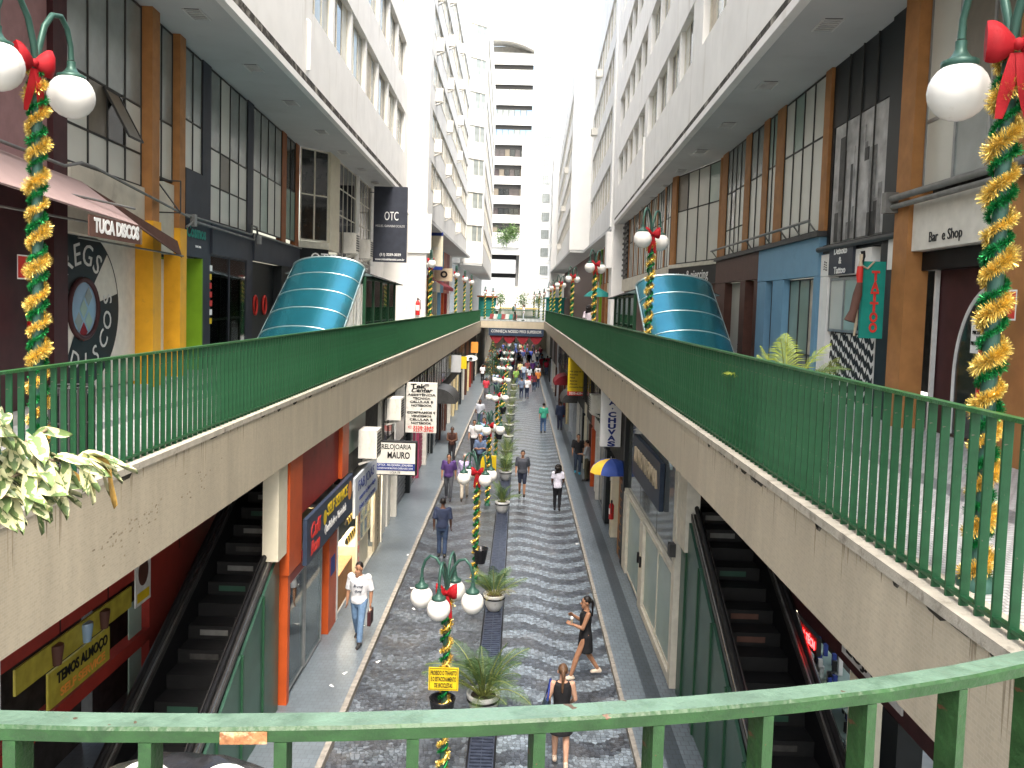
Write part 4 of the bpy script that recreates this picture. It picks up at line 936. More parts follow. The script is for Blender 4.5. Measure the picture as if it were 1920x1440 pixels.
for s_l, h_d in FL3: glazing(b3, le, 77.82, 79.48, s_l, h_d, 4, (), fmat='frame_cream', pm=lambda c, r: 'pane_grey' if c > 1 else 'pane_frost', bar=.06, d=-.1)
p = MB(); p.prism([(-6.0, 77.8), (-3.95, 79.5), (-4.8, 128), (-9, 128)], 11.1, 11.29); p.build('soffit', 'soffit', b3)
p = MB(); p.box(-7, -6.3, 79, 128, 5.7, 11.1); p.build('wall', 'sign_pale', b3)
# right
b4 = thing('office_building', 'second white block on the right with long window bands', 'building', (5.2, 46, 5.8))
FR2 = [(13.6, 15.75), (17.0, 19.1), (20.3, 22.4), (23.6, 25.7)]
upper_facade(b4, (4.95, 46), (5.45, 65.9), 1, FR2, 28.9, [(47.2, 65.2, 8)], matw='white_clean', seed=12, sill0=12.0, rec=.12, pw=.1)
p = MB(); p.box(5.06, 8, 44.62, 45.98, SOR-.3, 31); p.box(5.0, 5.75, 44.62, 45.9, 5.79, SOR-.31); p.box(4.7, 5.3, 44.9, 45.8, 9.6, 11.6); p.build('pier', 'white_wall', b4)
p = MB(); p.box(5.0, 8.2, 46, 66, 11.8, 11.99); p.build('soffit', 'soffit', b4)
L4 = Line((6.1, 46), (6.1, 66), 1)
for i in range(9):
    y = 46.2+i*2.2; p = MB(); L4.box(p, y, y+.4, -.2, .05, 5.79, 11.8); L4.box(p, y+.41, y+2.18, -.2, 0, 8.4, 9.1); p.build('shopfront', ['orange_wood', 'rust_orange', 'lime', 'orange_wood', 'cream'][i % 5], b4)
    p = MB(); L4.box(p, y+.41, y+2.18, -.4, -.2, 5.79, 8.39); p.build('shop_door', ['pane_dark', 'pane_brown', 'esc_green', 'pane_curtain'][i % 4], b4)
    glazing(b4, L4, y+.42, y+2.17, 9.12, 11.75, 2, (), pm=lambda c, r: R.choice(['pane_grey', 'pane_frost', 'pane_curtain']))
b5 = thing('office_building', 'third white block on the right with deep shaded underside', 'building', (4.2, 66, 5.8))
FR3 = [(14.0, 15.6), (17.1, 18.7), (20.2, 21.8), (23.3, 24.9)]
upper_facade(b5, (3.85, 66), (4.7, 110), 1, FR3, 27.3, [(67.5, 109, 15)], matw='white_clean', seed=14, sill0=12.0, rec=.1, pw=.08)
p = MB(); p.box(3.9, 8, 66.02, 110, 11.8, 11.99); p.build('soffit', 'soffit', b5)
p = MB(); p.box(5.9, 6.4, 66, 110, 5.79, 11.8); p.build('wall', 'brown_paint', b5)
p = MB(); p.box(3.87, 5.0, 108, 110, 5.79, 11.8); p.build('pier', 'white_clean', b5)
b6 = thing('office_building', 'fourth white block on the right near the end tower', 'building', (4.4, 111, 5.8))
upper_facade(b6, (4.0, 111), (4.9, 148), 1, [(z-1.6, z) for z in (15.6, 18.7, 21.8, 24.9, 28)], 30.5, [(112, 147, 12)], matw='white_clean', seed=15, sill0=5.8)
for k, (yy, zz) in enumerate(((56.0, 24.0), (58.5, 20.6), (74, 20.4), (78, 17.4), (84, 14.2))):
    xx = 5.15 if yy < 66 else 4.05; ac_unit((xx, yy, zz-.9), -PI/2, ['highest window air conditioner on the second right block', 'lower window air conditioner on the second right block', 'topmost window air conditioner on the third right block', 'middle window air conditioner on the third right block', 'lowest window air conditioner on the third right block'][k], (.8, .8, 1.2))
# end tower
tw = thing('office_tower', 'tall end tower with dark horizontal window bands and curved roof canopy', 'building', (-3.1, 150, 0))
bands = [(133, 153), (169, 190), (206, 227), (242, 263), (278, 300), (314.6, 335.4), (350, 371), (386, 406), (421, 442)]
def z150(v): return 7.4+(571-v)*.1005
p = MB(); zb = 0.; X0, X1 = -9.5, 1.1
lev_ = sorted([(z150(b), z150(a)) for a, b in bands])
for i, (z0, z1) in enumerate(lev_):
    x1 = X1 if i >= 5 else .05
    p.box(X0, x1, 150, 150.5, zb, z0); zb = z1
p.box(X0, X1, 150, 150.5, zb, z150(112)); p.box(X0, X1, 150.9, 162, 5.7, z150(112)-.01)
for i in range(4): pass
p.build('facade_wall', 'white_clean', tw)
for i, (z0, z1) in enumerate(lev_):
    x1 = X1 if i >= 5 else .05
    q = MB(); q.box(X0, x1, 150.35, 150.45, z1-.75, z1-.003); q.box(X0, x1, 150.6, 150.8, z0, z1-.76); wo_ = q.build('window_band', 'mullion', tw)
    n = 8; 
    for j in range(n):
        xa = -7.6+j*(x1+7.6)/n; m = R.choice(['pane_blue', 'pane_blue', 'pane_grey']) if i >= 5 else R.choice(['pane_smoke', 'pane_smoke', 'pane_dark', 'pane_brown'])
        if i >= 7: m = 'pane_frost'
        inst(pane_mesh((x1+7.6)/n-.08, z1-z0-.8, m), 'pane', wo_, at(wo_, (xa+(x1+7.6)/n/2, 150.4, (z0+z1-.76)/2)))
q = MB(); n = 12
vs = [(-7.2+8.4*i/n, 148.6, z150(95)-(max(0, i/n-.25)**2)*3.0) for i in range(n+1)]
vs2 = [(x, 152, z) for x, y, z in vs]; vs3 = [(x, y, z+.3) for x, y, z in vs]; vs4 = [(x, y, z+.3) for x, y, z in vs2]
q.add(vs+vs2+vs3+vs4, [(i+1, i, n+1+i, n+2+i) for i in range(n)]+[(2*(n+1)+i, 2*(n+1)+i+1, 3*(n+1)+i+1, 3*(n+1)+i) for i in range(n)]+[(i, i+1, 2*(n+1)+i+1, 2*(n+1)+i) for i in range(n)]); q.build('roof_canopy', 'concrete', tw)
q = MB(); q.box(-7, .6, 151.5, 152, z150(112), z150(97)); q.build('roof_storey', 'concrete', tw)
# podium of the tower: planter with bush, grey louvred parking deck
pd = thing('parking_podium', 'low white and grey podium with open parking slots below the tower', 'building', (-3, 146, 5.7))
p = MB(); p.box(-9, -.6, 146.5, 149.5, z150(468), z150(442)); p.box(-9, -.4, 147, 149, z150(481), z150(468)-.004); p.build('parapet', 'white_clean', pd)
p = MB(); p.box(-9, -1.1, 147.2, 149, z150(515), z150(490)); p.build('grey_panel', 'sign_grey', pd)
p = MB(); p.box(-9, -1.0, 148.5, 149.5, 5.7, z150(481)-.01); p.build('dark_slot', 'black', pd)
p = MB(); p.box(-9, -1.1, 147.2, 148.4, 5.7, z150(523)); p.build('grey_panel', 'sign_grey', pd)
bush = thing('bush', 'green bush spilling over the white podium parapet below the tower', 'bush', (-2.2, 147, z150(442)))
lf = MB(); rr = random.Random(5)
for i in range(1500):
    u = rr.random(); x = -2.6+rr.gauss(0, 1.1); y = 146.4+rr.gauss(0, .35); z = z150(446)+rr.gauss(0, .75)+(.4 if x > -2.6 else -.4)
    s = .16; d = Vector((rr.gauss(0, 1), rr.gauss(0, 1), rr.gauss(0, 1))).normalized(); e = d.orthogonal().normalized()
    c = Vector((x, y, z)); lf.add([c-d*s, c+e*s*.5, c+d*s, c-e*s*.5], [(0, 1, 2, 3)], rr.randrange(2))
lf.build('foliage', ['tree_leaf', 'palm_leaf_b'], bush)
sb_ = thing('apartment_building', 'plain white apartment block with small barred windows right of the tower', 'building', (2.6, 149, 0))
p = MB(); p.box(-.55, 6.5, 149, 149.3, 5.7, 37.5); p.box(-.4, 6.4, 149.6, 160, 5.7, 37.4)
p.build('wall', 'white_clean', sb_)
p = MB()
for z in (12.4, 15.2, 18.4, 21.6): p.box(-.6, 6.55, 148.93, 148.998, z, z+.12)
p.build('string_course', 'off_white', sb_)
wm = MB(); wm.box(-.72, .72, -.08, .04, -.78, .78, 1)
for x in (-.72, -.36, 0, .36, .66): wm.box(x, x+.06, -.13, -.081, -.78, .78, 0)
for z in (-.78, .72): wm.box(-.66, .66, -.12, -.082, z, z+.06, 0)
wme = wm.mesh('window', ['grey_metal', 'pane_grey'])
for v in (283, 320, 353, 386, 420, 452, 485, 518):
    inst(wme, 'window', sb_, at(sb_, (4.05-(.0), 148.98, z150(v)+1.15)))
# far plaza: white kiosk wall, planters, teal booths
kw = thing('kiosk', 'white walled stair kiosk at the far end of the plaza', 'kiosk', (-.6, 126, 5.7))
p = MB(); p.box(-3.6, 2.2, 126, 128, 5.72, 10.2); p.build('wall', 'white_paint', kw)
p = MB(); p.box(-3.9, 2.5, 125.4, 125.9, 5.72, 6.9); p.build('low_wall', 'concrete', kw)
for nm, x, y, lab in (('booth', -4.3, 104, 'teal green market booth on the left of the far plaza'), ('booth', 4.3, 100, 'teal green market booth on the right of the far plaza')):
    k = thing(nm, lab, 'booth', (x, y, 5.72)); p = MB(); p.box(x-1.1, x+1.1, y-1, y+1, 5.72, 8.2); p.build('body', 'teal_cloth', k)
    p = MB(); p.prism([(x-1.3, y-1.3), (x+1.3, y-1.3), (x+1.3, y+1.3), (x-1.3, y+1.3)], 8.2, 8.4); p.build('roof', 'rust_orange' if x < 0 else 'teal_cloth', k)
for i, (x, y) in enumerate(((-3.0, 118), (.3, 120), (2.6, 117))):
    t_ = thing('planted_tree', ['dark leafy shrub left of the white kiosk', 'thin shrub in front of the white kiosk wall', 'dark leafy shrub right of the white kiosk'][i], 'shrub', (x, y, 5.72))
    p = MB(); p.tube([(x, y, 5.7), (x+.05, y, 7.0), (x, y, 8.2)], [.08, .06, .03], 6); p.build('trunk', 'stem', t_)
    lf = MB()
    for k in range(260):
        c = Vector((x+rr.gauss(0, .4), y+rr.gauss(0, .4), 8.1+rr.gauss(0, .55))); d = Vector((rr.gauss(0, 1), rr.gauss(0, 1), rr.gauss(0, 1))).normalized(); e = d.orthogonal().normalized(); s = .14
        lf.add([c-d*s, c+e*s*.5, c+d*s, c-e*s*.5], [(0, 1, 2, 3)])
    lf.build('crown', 'tree_leaf', t_)
mk = thing('striped_cloth', 'red, green and white striped cloth spread low behind the bridge railing', 'cloth', (-1.9, 86, 5.75))
for k in range(7):
    p = MB(); x0 = -3.3+k*.42; p.add([(x0, 85, 5.8), (x0+.42, 85, 5.8), (x0+.42, 88, 6.3), (x0, 88, 6.3), (x0, 85.05, 5.78), (x0+.42, 85.05, 5.78), (x0+.42, 88.05, 6.27), (x0, 88.05, 6.27)], [(0, 1, 2, 3), (7, 6, 5, 4)]); p.build('stripe', ['red_cloth', 'concrete', 'teal_cloth'][k % 3], mk)
ub = thing('parasol', 'teal green parasol over a table on the right walkway', 'parasol', (4.6, 48, 5.79))
p = MB(); p.tube([(4.6, 48, 5.79), (4.6, 48, 8.9)], .03, 6); p.build('pole', 'grey_metal', ub)
p = MB(); p.lathe((4.6, 48, 8.0), [(.85, 0), (.6, .25), (.05, .55)], 10, sm=False); p.build('canopy', 'teal_cloth', ub)

# ================= escalator canopies and vestibules =================
TH = math.radians(32.5); AX = Vector((0, math.cos(TH), math.sin(TH))); NX = Vector((0, -math.sin(TH), math.cos(TH)))
def canopy(label, xc, hw, top, rise, vlab, vy1, zd, ln_sign):
    root = thing('escalator_canopy', label, 'canopy', (xc, top[0]-3, zd))
    def P(s, ph, ex=0.): 
        b = Vector((xc, top[0], top[1]))+AX*s; return b+Vector((1, 0, 0))*(hw+ex)*math.sin(ph)+NX*(rise+ex)*math.cos(ph)
    NS = 8; sl = .82
    for k in range(NS):
        p = MB(); n = 20; vs = []
        s0, s1 = -k*sl-.012, -(k+1)*sl+.012
        for i in range(n+1):
            ph = -PI/2+PI*i/n
            vs += [P(s0, ph), P(s1, ph), P(s0, ph, -.02), P(s1, ph, -.02)]
        fs = []
        for i in range(n): fs += [(4*i, 4*i+4, 4*i+5, 4*i+1), (4*i+2, 4*i+3, 4*i+7, 4*i+6)]
        p.add(vs, fs, 0, True); p.build('canopy_panel', 'teal_metal', root)
    for k in range(NS+1):
        p = MB(); p.tube([P(-k*sl, -PI/2+PI*i/20, .006) for i in range(21)], .016 if k else .03, 5); p.build('seam', 'teal_edge', root)
    for sgn in (-1, 1):
        p = MB(); p.bar(P(0, sgn*PI/2), P(-NS*sl, sgn*PI/2), .04, .06); p.build('edge_rail', 'teal_edge', root)
    v = thing('glass_vestibule', vlab, 'vestibule', (xc, top[0]+1, zd))
    x0, x1, y0, y1 = xc-hw, xc+hw, top[0]+.05, vy1; zt = top[1]-.2
    fr = MB()
    for x in (x0, x1):
        for y in [y0+(y1-y0)*i/4 for i in range(5)]: fr.box(x-.04, x+.04, y-.04, y+.04, zd, zt)
        for z in (zd+.05, zd+1.05, zt-.05): fr.box(x-.03, x+.03, y0+.04, y1-.04, z-.03, z+.03)
    fr.box(x0+.04, x1-.04, y1-.04, y1+.04, zt-.08, zt); fr.build('frame', 'frame_green', v)
    for x in (x0, x1):
        for i in range(4):
            for za, zb in ((zd+.09, zd+1.01), (zd+1.09, zt-.09)):
                p = MB(); ya, yb = y0+(y1-y0)*i/4+.05, y0+(y1-y0)*(i+1)/4-.05; p.box(x-.006, x+.006, ya, yb, za, zb); p.build('pane', 'glass_green', v)
    rf = MB()
    vs = [(x0-.25, y0, zt+.02), (x1+.25, y0, zt+.02), (x1+.25, y1+.2, zt-.1), (x0-.25, y1+.2, zt-.1), (xc, y0, top[1]+rise*.8), (xc, y1+.2, top[1]+rise*.8-.25)]
    rf.add(vs, [(0, 3, 5, 4), (1, 4, 5, 2), (0, 4, 1), (3, 2, 5)]); rf.build('roof', 'roof_metal', v)
    for i in range(6):
        t_ = i/5; y = y0+(y1+.2-y0)*t_; p = MB()
        for xx in (x0-.25, x1+.25): p.bar((xx, y, zt+.03-.12*t_), (xc, y, top[1]+rise*.8-.25*t_+.01), .02, .02)
        p.build('roof_rib', 'dark_metal', v)
canopy('blue-green half-barrel canopy over the left escalator opening', -5.15, .95, (21.45, 8.22), .34, 'green framed glass vestibule behind the left escalator canopy', 26.6, DL, 1)
canopy('blue-green half-barrel canopy over the right escalator opening', 3.86, .95, (20.35, 7.95), .36, 'green framed glass vestibule behind the right escalator canopy', 24.6, DR, -1)

# ================= escalators =================
def escalator(label, x0, x1, ysh, zd, outer, yclad):
    """x0..x1 full width; street side is 'outer' x; handrail z = 1.64+.545*(y-10.7)"""
    sl = .545; hz = lambda y: 1.64+sl*(y+ysh-10.7); ztop = zd
    yb = 9.35-ysh; yt = yb+(zd-.12)/sl
    root = thing('escalator', label, 'escalator', ((x0+x1)/2, yb, .12))
    step = MB(); step.box(x0+.22, x1-.22, 0, .40, -.2, 0); step.box(x0+.23, x1-.23, -.004, .0, -.19, -.03, 1)
    cols = ['esc_step', 'letter_grey', 'sign_yellow', 'sign_teal', 'sign_red']
    n = int((yt-yb)/.4)
    meshes = {}
    for c in (None, 'pipe', 'brown_cloth', 'esc_green', 'interior_dark'):
        s = MB(); s.box(x0+.21, x1-.21, 0, .41, -.25, 0)
        if c: s.box(x0+.4, x1-.45, -.006, -.001, -.15, -.06, 1); meshes[c] = s.mesh('step', ['esc_step', c])
        else: meshes[c] = s.mesh('step', ['esc_step'])
    for me in meshes.values():
        for v in me.vertices: v.co.x -= (x0+x1)/2
    for i in range(n):
        c = R.choice([None, None, None, 'pipe', 'brown_cloth', 'esc_green', 'interior_dark'])
        inst(meshes[c], 'step', root, (0, i*.4, (i+1)*.4*sl))
    for x, xs in ((x0, 1), (x1, -1)):
        b_ = MB(); ya, yc = yb-.6, yt
        def Q(y, dz): return (y, max(hz(y), 1.05)+dz)
        pr = [Q(ya, 0), Q(yb, 0), Q(yt, 0), Q(yt+.9, 0)]
        pr[3] = (yt+.9, pr[2][1]+.1)
        # steel deck strip and skirt
        for (y0, z0), (y1, z1) in zip(pr[:-1], pr[1:]):
            xa, xb = (x, x+xs*.2)
            b_.add([(xa, y0, z0-.32), (xb, y0, z0-.32), (xb, y1, z1-.32), (xa, y1, z1-.32), (xa, y0, z0-.22), (xb, y0, z0-.22), (xb, y1, z1-.22), (xa, y1, z1-.22)], [(0, 3, 2, 1), (4, 5, 6, 7), (0, 1, 5, 4), (1, 2, 6, 5), (2, 3, 7, 6), (3, 0, 4, 7)])
        b_.build('balustrade_deck', 'esc_steel', root)
        g_ = MB()
        for (y0, z0), (y1, z1) in zip(pr[:-1], pr[1:]):
            xa, xb = x+xs*.14, x+xs*.2
            g_.add([(xa, y0, z0-1.2), (xb, y0, z0-1.2), (xb, y1, z1-1.2), (xa, y1, z1-1.2), (xa, y0, z0-.33), (xb, y0, z0-.33), (xb, y1, z1-.33), (xa, y1, z1-.33)], [(0, 3, 2, 1), (4, 5, 6, 7), (0, 1, 5, 4), (1, 2, 6, 5), (2, 3, 7, 6), (3, 0, 4, 7)])
        g_.build('inner_panel', 'esc_black', root)
        h_ = MB(); h_.tube([(x+xs*.1, y, z-.12) for y, z in pr], .045, 8); h_.build('handrail', 'black', root)
        for dx in (.03, .17):
            m_ = MB(); m_.tube([(x+xs*dx, y, z-.21) for y, z in pr], .014, 5); m_.build('trim_strip', 'steel', root)
    # side cladding to the street
    sgn = 1 if outer > (x0+x1)/2 else -1
    ys_ = [yb-.5+i*1.0 for i in range(int((yclad-yb+.5)/1.0)+1)]+[yclad]
    for ya, yc in zip(ys_[:-1], ys_[1:]):
        p = MB(); xa, xb = outer-sgn*.05, outer-sgn*.0
        za, zc = max(hz(ya), 1.05)-.33, max(hz(yc), 1.05)-.33
        p.add([(xa, ya+.03, .12), (xb, ya+.03, .12), (xb, yc-.03, .12), (xa, yc-.03, .12), (xa, ya+.03, za), (xb, ya+.03, za), (xb, yc-.03, zc), (xa, yc-.03, zc)], [(0, 3, 2, 1), (4, 5, 6, 7), (0, 1, 5, 4), (1, 2, 6, 5), (2, 3, 7, 6), (3, 0, 4, 7)] if sgn > 0 else [(0, 1, 2, 3), (7, 6, 5, 4), (4, 5, 1, 0), (5, 6, 2, 1), (6, 7, 3, 2), (7, 4, 0, 3)])
        p.build('side_panel', 'esc_green', root)
        p = MB(); p.box(outer-sgn*.06, outer+sgn*.03, ya-.028, ya+.028, .12, za-.01); p.build('side_post', 'frame_green', root)
    return root
escalator('left escalator with green side cladding climbing under the left canopy', -5.4, -4.1, 0., DL, -4.08, 13.75)
escalator('right escalator with green side cladding climbing under the right canopy', 3.2, 4.5, .48, DR, 3.17, 14.9)

# ================= lower arcade, left =================
al = thing('shop_arcade', 'lower left arcade of small shops with orange and red frames', 'building', (-4, 14, .12))
SL = Line((-3.985, 13), (-4.06, 42), -1)
def bx(ln, parent, name, m, y0, y1, d0, d1, z0, z1): p = MB(); ln.box(p, y0, y1, d0, d1, z0, z1); return p.build(name, m, parent)
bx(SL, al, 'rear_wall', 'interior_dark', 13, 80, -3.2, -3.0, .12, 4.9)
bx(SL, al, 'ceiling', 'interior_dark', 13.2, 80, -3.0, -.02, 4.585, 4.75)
# red restaurant wall left of the escalator
RW = Line((-5.7, 2), (-5.7, 15), -1)
bx(RW, al, 'red_wall', 'red_paint', 2, 15.5, -.3, -.1, 3.0, 5.2)
for y0, y1, z0, z1, m in ((2, 8.2, .12, 3.0, 'red_paint'), (12.5, 15.5, .12, 3.0, 'red_paint'), (8.2, 12.5, 1.85, 2.05, 'red_paint'), (8.2, 12.5, .12, .5, 'red_paint')): bx(RW, al, 'red_wall', m, y0, y1, -.3, -.1, z0, z1)
bx(RW, al, 'opening_back', 'interior_dark', 8.2, 12.5, -1.4, -1.2, .12, 3.)
bx(RW, al, 'pane', 'pane_green', 12.0, 12.4, -.2, -.18, .5, 2.6)
for y in (8.6, 10.0, 11.2, 13.6): bx(RW, al, 'joint', 'maroon', y, y+.02, -.1, -.092, 3.0, 4.6)
ys1 = thing('menu_strip', 'yellow menu strip with cups above the red restaurant opening', 'sign', RW.at(10.5, -.08)+(2.75,))
bx(RW, ys1, 'board', 'menu_yellow', 9.05, 11.85, -.1, -.07, 2.64, 2.96)
for y, m in ((9.85, 'brown_paint'), (10.55, 'pane_blue'), (11.0, 'brown_paint')):
    p = MB(); q = RW.at(y, -.05); p.lathe((q[0], q[1], 2.66), [(.06, 0), (.09, .22), (.085, .26)], 8); p.build('printed_cup', m, ys1)
ys2 = thing('lunch_sign', 'yellow sign reading TEMOS ALMOCO SELF SERVICE in the red opening', 'sign', RW.at(10.4, -.08)+(2.3,))
bx(RW, ys2, 'board', 'menu_yellow', 9.7, 11.2, -.1, -.07, 2.12, 2.6)
text('TEMOS ALMOÇO', ys2, RW.at(10.5, -.06)+(2.45,), .2, 'black', 'E', width=1.25, bold=.03); text('SELF SERVICE', ys2, RW.at(10.5, -.06)+(2.24,), .16, 'sign_orange', 'E', width=1.1, bold=.03)
for y, lab in ((8.55, 'food poster at the left end of the red restaurant wall'), (12.25, 'food poster high on the red wall by the left escalator')):
    t_ = thing('poster', lab, 'poster', RW.at(y, -.08)+(2.9,)); bx(RW, t_, 'sheet', 'letter_grey', y-.25, y+.25, -.1, -.08, 2.55, 3.4)
    p = MB(); q = RW.at(y, -.078); p.add([(q[0], y+.17*math.cos(2*PI*i/20), 3.05+.22*math.sin(2*PI*i/20)) for i in range(20)], [tuple(range(20))]); p.build('printed_plate', 'brown_paint', t_)
    bx(RW, t_, 'printed_band', 'sign_yellow', y-.2, y+.2, -.079, -.077, 2.6, 2.75); text('GELA', t_, RW.at(y, -.07)+(3.33,), .12, 'black', 'E')
bx(SL, al, 'cream_post', 'cream', 13.25, 13.75, -.25, .02, 2.93, 4.57)
bx(SL, al, 'orange_post', 'orange_paint', 13.82, 14.62, -.25, .05, 2.5, 4.57)
bx(SL, al, 'orange_post', 'orange_paint', 13.86, 14.0, -.2, .02, .12, 2.49)
bx(SL, al, 'red_panel', 'red_paint', 14.63, 18.04, -.2, -.05, 3.3, 4.57)
bx(SL, al, 'orange_post', 'orange_paint', 18.05, 18.72, -.25, .04, 3.3, 4.57)
bx(SL, al, 'transom', 'red_paint', 14.0, 18.0, -.2, -.02, 2.24, 2.4)
bx(SL, al, 'orange_post', 'orange_paint', 16.95, 17.68, -.25, .03, .12, 2.23)
bx(SL, al, 'sticker', 'sign_blue', 17.1, 17.5, .03, .037, 1.35, 1.75)
glazing(al, SL, 14.01, 15.2, .2, 2.23, 1, (), pm=lambda c, r: 'glass', fmat='grey_metal', name='shop_window')
glazing(al, SL, 15.3, 16.6, .15, 2.23, 1, (), pm=lambda c, r: 'glass_green', fmat='grey_metal', name='glass_door')
t_ = thing('poster', 'yellowish menu poster inside the window of the self-service restaurant', 'poster', SL.at(14.55, -.1)+(1.4,))
bx(SL, t_, 'sheet', 'cream', 14.1, 15.02, -.1, -.09, .8, 2.15); bx(SL, t_, 'printed_photo', 'photo_mid', 14.35, 14.98, -.089, -.085, .95, 1.65); bx(SL, t_, 'printed_block', 'sign_yellow', 14.65, 14.95, -.084, -.08, .9, 1.3)
text('SELF SERVICE\nMENU', t_, SL.at(14.55, -.084)+(1.92,), .13, 'brown_paint', 'E')
bx(SL, al, 'white_post', 'white_paint', 17.7, 17.85, -.2, .03, .12, 2.6)
s1 = thing('shop_sign', 'long dark blue self service sign over the orange framed shop', 'sign', SL.at(16.7, .1)+(2.9,))
bx(SL, s1, 'board', 'sign_navy', 14.66, 18.76, .06, .14, 2.4, 3.28)
text('SELF SERVICE', s1, SL.at(17.2, .15)+(3.02,), .34, 'sign_yellow', 'E', width=1.9, bold=.02); text('Qualidade e Variedade', s1, SL.at(17.0, .15)+(2.68,), .26, 'letter_grey', 'E', width=2.0, shear=.3)
text('Café', s1, SL.at(15.25, .15)+(2.95,), .4, 'sign_red', 'E', shear=.3, bold=.03); text('Bom', s1, SL.at(15.25, .15)+(2.62,), .36, 'sign_red', 'E', shear=.3, bold=.03)
for y, r_, m in ((16.05, .14, 'sign_yellow'), (18.45, .2, 'sign_orange')):
    p = MB(); q = SL.at(y, .143); p.add([(q[0], y+r_*math.cos(2*PI*i/20), 2.95+r_*1.1*math.sin(2*PI*i/20)) for i in range(20)], [tuple(range(20))]); p.build('emblem', m, s1)
# lit jewellery shop
bx(SL, al, 'shop_back', 'interior_warm', 18.0, 23.3, -1.6, -1.5, .12, 2.6)
bx(SL, al, 'shop_side', 'interior_warm', 18.0, 18.05, -1.5, -.02, .12, 2.6)
bx(SL, al, 'shop_floor', 'tile_floor', 18.06, 23.2, -1.49, -.02, .122, .14)
bx(SL, al, 'counter', 'orange_wood', 18.1, 19.8, -.35, -.05, .14, .95)
bx(SL, al, 'display_case', 'cream', 20.4, 22.2, -.6, -.1, .14, 1.0)
glazing(al, SL, 20.4, 22.2, 1.0, 2.1, 2, (1.5,), pm=lambda c, r: 'glass', fmat='cream', name='display_window')
for z in (1.02, 1.52):
    gd = MB()
    for k in range(14): q = SL.at(20.5+k*.12, -.35); gd.lathe((q[0], q[1], z), [(.04, 0), (.05, .05), (.02, .16)], 6, k % 2)
    gd.build('jewellery', ['black', 'gold_far'], al)['kind'] = 'stuff'
cl = MB(); SL.box(cl, 18.5, 22.8, -1.0, -.85, 2.5, 2.56); lit = thing('tube_light', 'lit ceiling tube inside the jewellery repair shop', 'lamp', SL.at(20.6, -.9)+(2.53,)); cl.build('tube', 'lamp_lit', lit)
bx(SL, al, 'shop_ceiling', 'white_paint', 18.0, 23.3, -1.6, -.05, 2.62, 2.7)
def vsign(label, y0, y1, z0, z1, board, s, size, mc, ln=SL, d=.06, parent_m=None):
    t_ = thing('vertical_sign', label, 'sign', ln.at((y0+y1)/2, d)+((z0+z1)/2,)); bx(ln, t_, 'board', board, y0, y1, d-.05, d, z0, z1)
    text('\n'.join(s), t_, ln.at((y0+y1)/2, d+.006)+((z0+z1)/2,), size, mc, rotz=ln.rz(), bold=.03, vertical=True); return t_
vsign('narrow white sign with red vertical letters CONSERTO DE JOIAS', 19.85, 20.25, .3, 2.1, 'cream', 'CONSERTO DE JOIAS', .125, 'sign_red')
vsign('narrow yellow sign with black vertical letters about watch repair', 22.35, 23.3, .25, 2.3, 'sand', 'CONSERTA-SE RELOGIOS E JOIAS', .09, 'black')
s2 = thing('shop_sign', 'pale grey FAB JOIAS sign hanging over the jewellery shop', 'sign', SL.at(20.5, .15)+(2.6,))
bx(SL, s2, 'board', 'sign_pale', 19.0, 22.1, .1, .16, 2.12, 3.1)
text('FAB JOIAS', s2, SL.at(20.4, .17)+(2.82,), .36, 'sign_blue', 'E', width=2.1); text('conserto de joias e relogios', s2, SL.at(20.6, .17)+(2.5,), .18, 'sign_blue', 'E', width=2.2); text('joias ouro prata', s2, SL.at(20.6, .17)+(2.26,), .18, 'sign_blue', 'E', width=2.2)
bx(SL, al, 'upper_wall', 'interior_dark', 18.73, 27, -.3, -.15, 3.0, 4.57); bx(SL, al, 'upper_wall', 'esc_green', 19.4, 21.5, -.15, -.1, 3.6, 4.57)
q = SL.at(20.6, .0); ac_unit((q[0]+.02, 20.3, 3.4), PI/2, 'large air conditioner hanging over the FAB JOIAS sign', (.95, .85, 1.7))
q = SL.at(25, 0); ac_unit((q[0]+.02, 24.6, 3.75), PI/2, 'shaded air conditioner behind the watchmaker sign', (.95, .8, 1.6))
s3 = thing('hanging_sign', 'white RELOJOARIA MAURO box sign projecting over the left footway', 'sign', (-3.35, 22, 3.0))
p = MB(); p.box(-3.93, -2.76, 21.95, 22.2, 2.56, 3.5); p.build('frame', 'black', s3); p = MB(); p.box(-3.9, -2.79, 21.93, 21.949, 2.59, 3.47); p.build('face', 'off_white', s3)
p = MB(); p.box(-3.9, -2.79, 21.922, 21.929, 2.7, 2.9); p.build('blue_band', 'sign_blue', s3)
text('RELOJOARIA', s3, (-3.32, 21.925, 3.36), .19, 'black', width=.82, bold=.02); text('MAURO', s3, (-3.25, 21.925, 3.12), .25, 'black', width=.62, bold=.03)
text('OPTICA - RELOJOARIA | JOALHERIA', s3, (-3.34, 21.919, 2.85), .08, 'white', width=.98); text('CONSERTOS DE RELOGIOS CARRILHOES E JOIAS', s3, (-3.34, 21.919, 2.76), .07, 'white', width=.98); text('LOJA 78', s3, (-3.34, 21.925, 2.645), .08, 'black', width=.28)
s4 = thing('hanging_sign', 'tall white Tek Center phone repair sign projecting over the left footway', 'sign', (-3.4, 28, 3.7))
p = MB(); p.box(-3.93, -2.84, 27.98, 28.15, 2.78, 4.55); p.build('board', 'off_white', s4)
text('Tek*', s4, (-3.45, 27.97, 4.42), .22, 'black', width=.65, bold=.04); text('Center', s4, (-3.4, 27.97, 4.28), .2, 'black', width=.75, bold=.03, shear=.3)
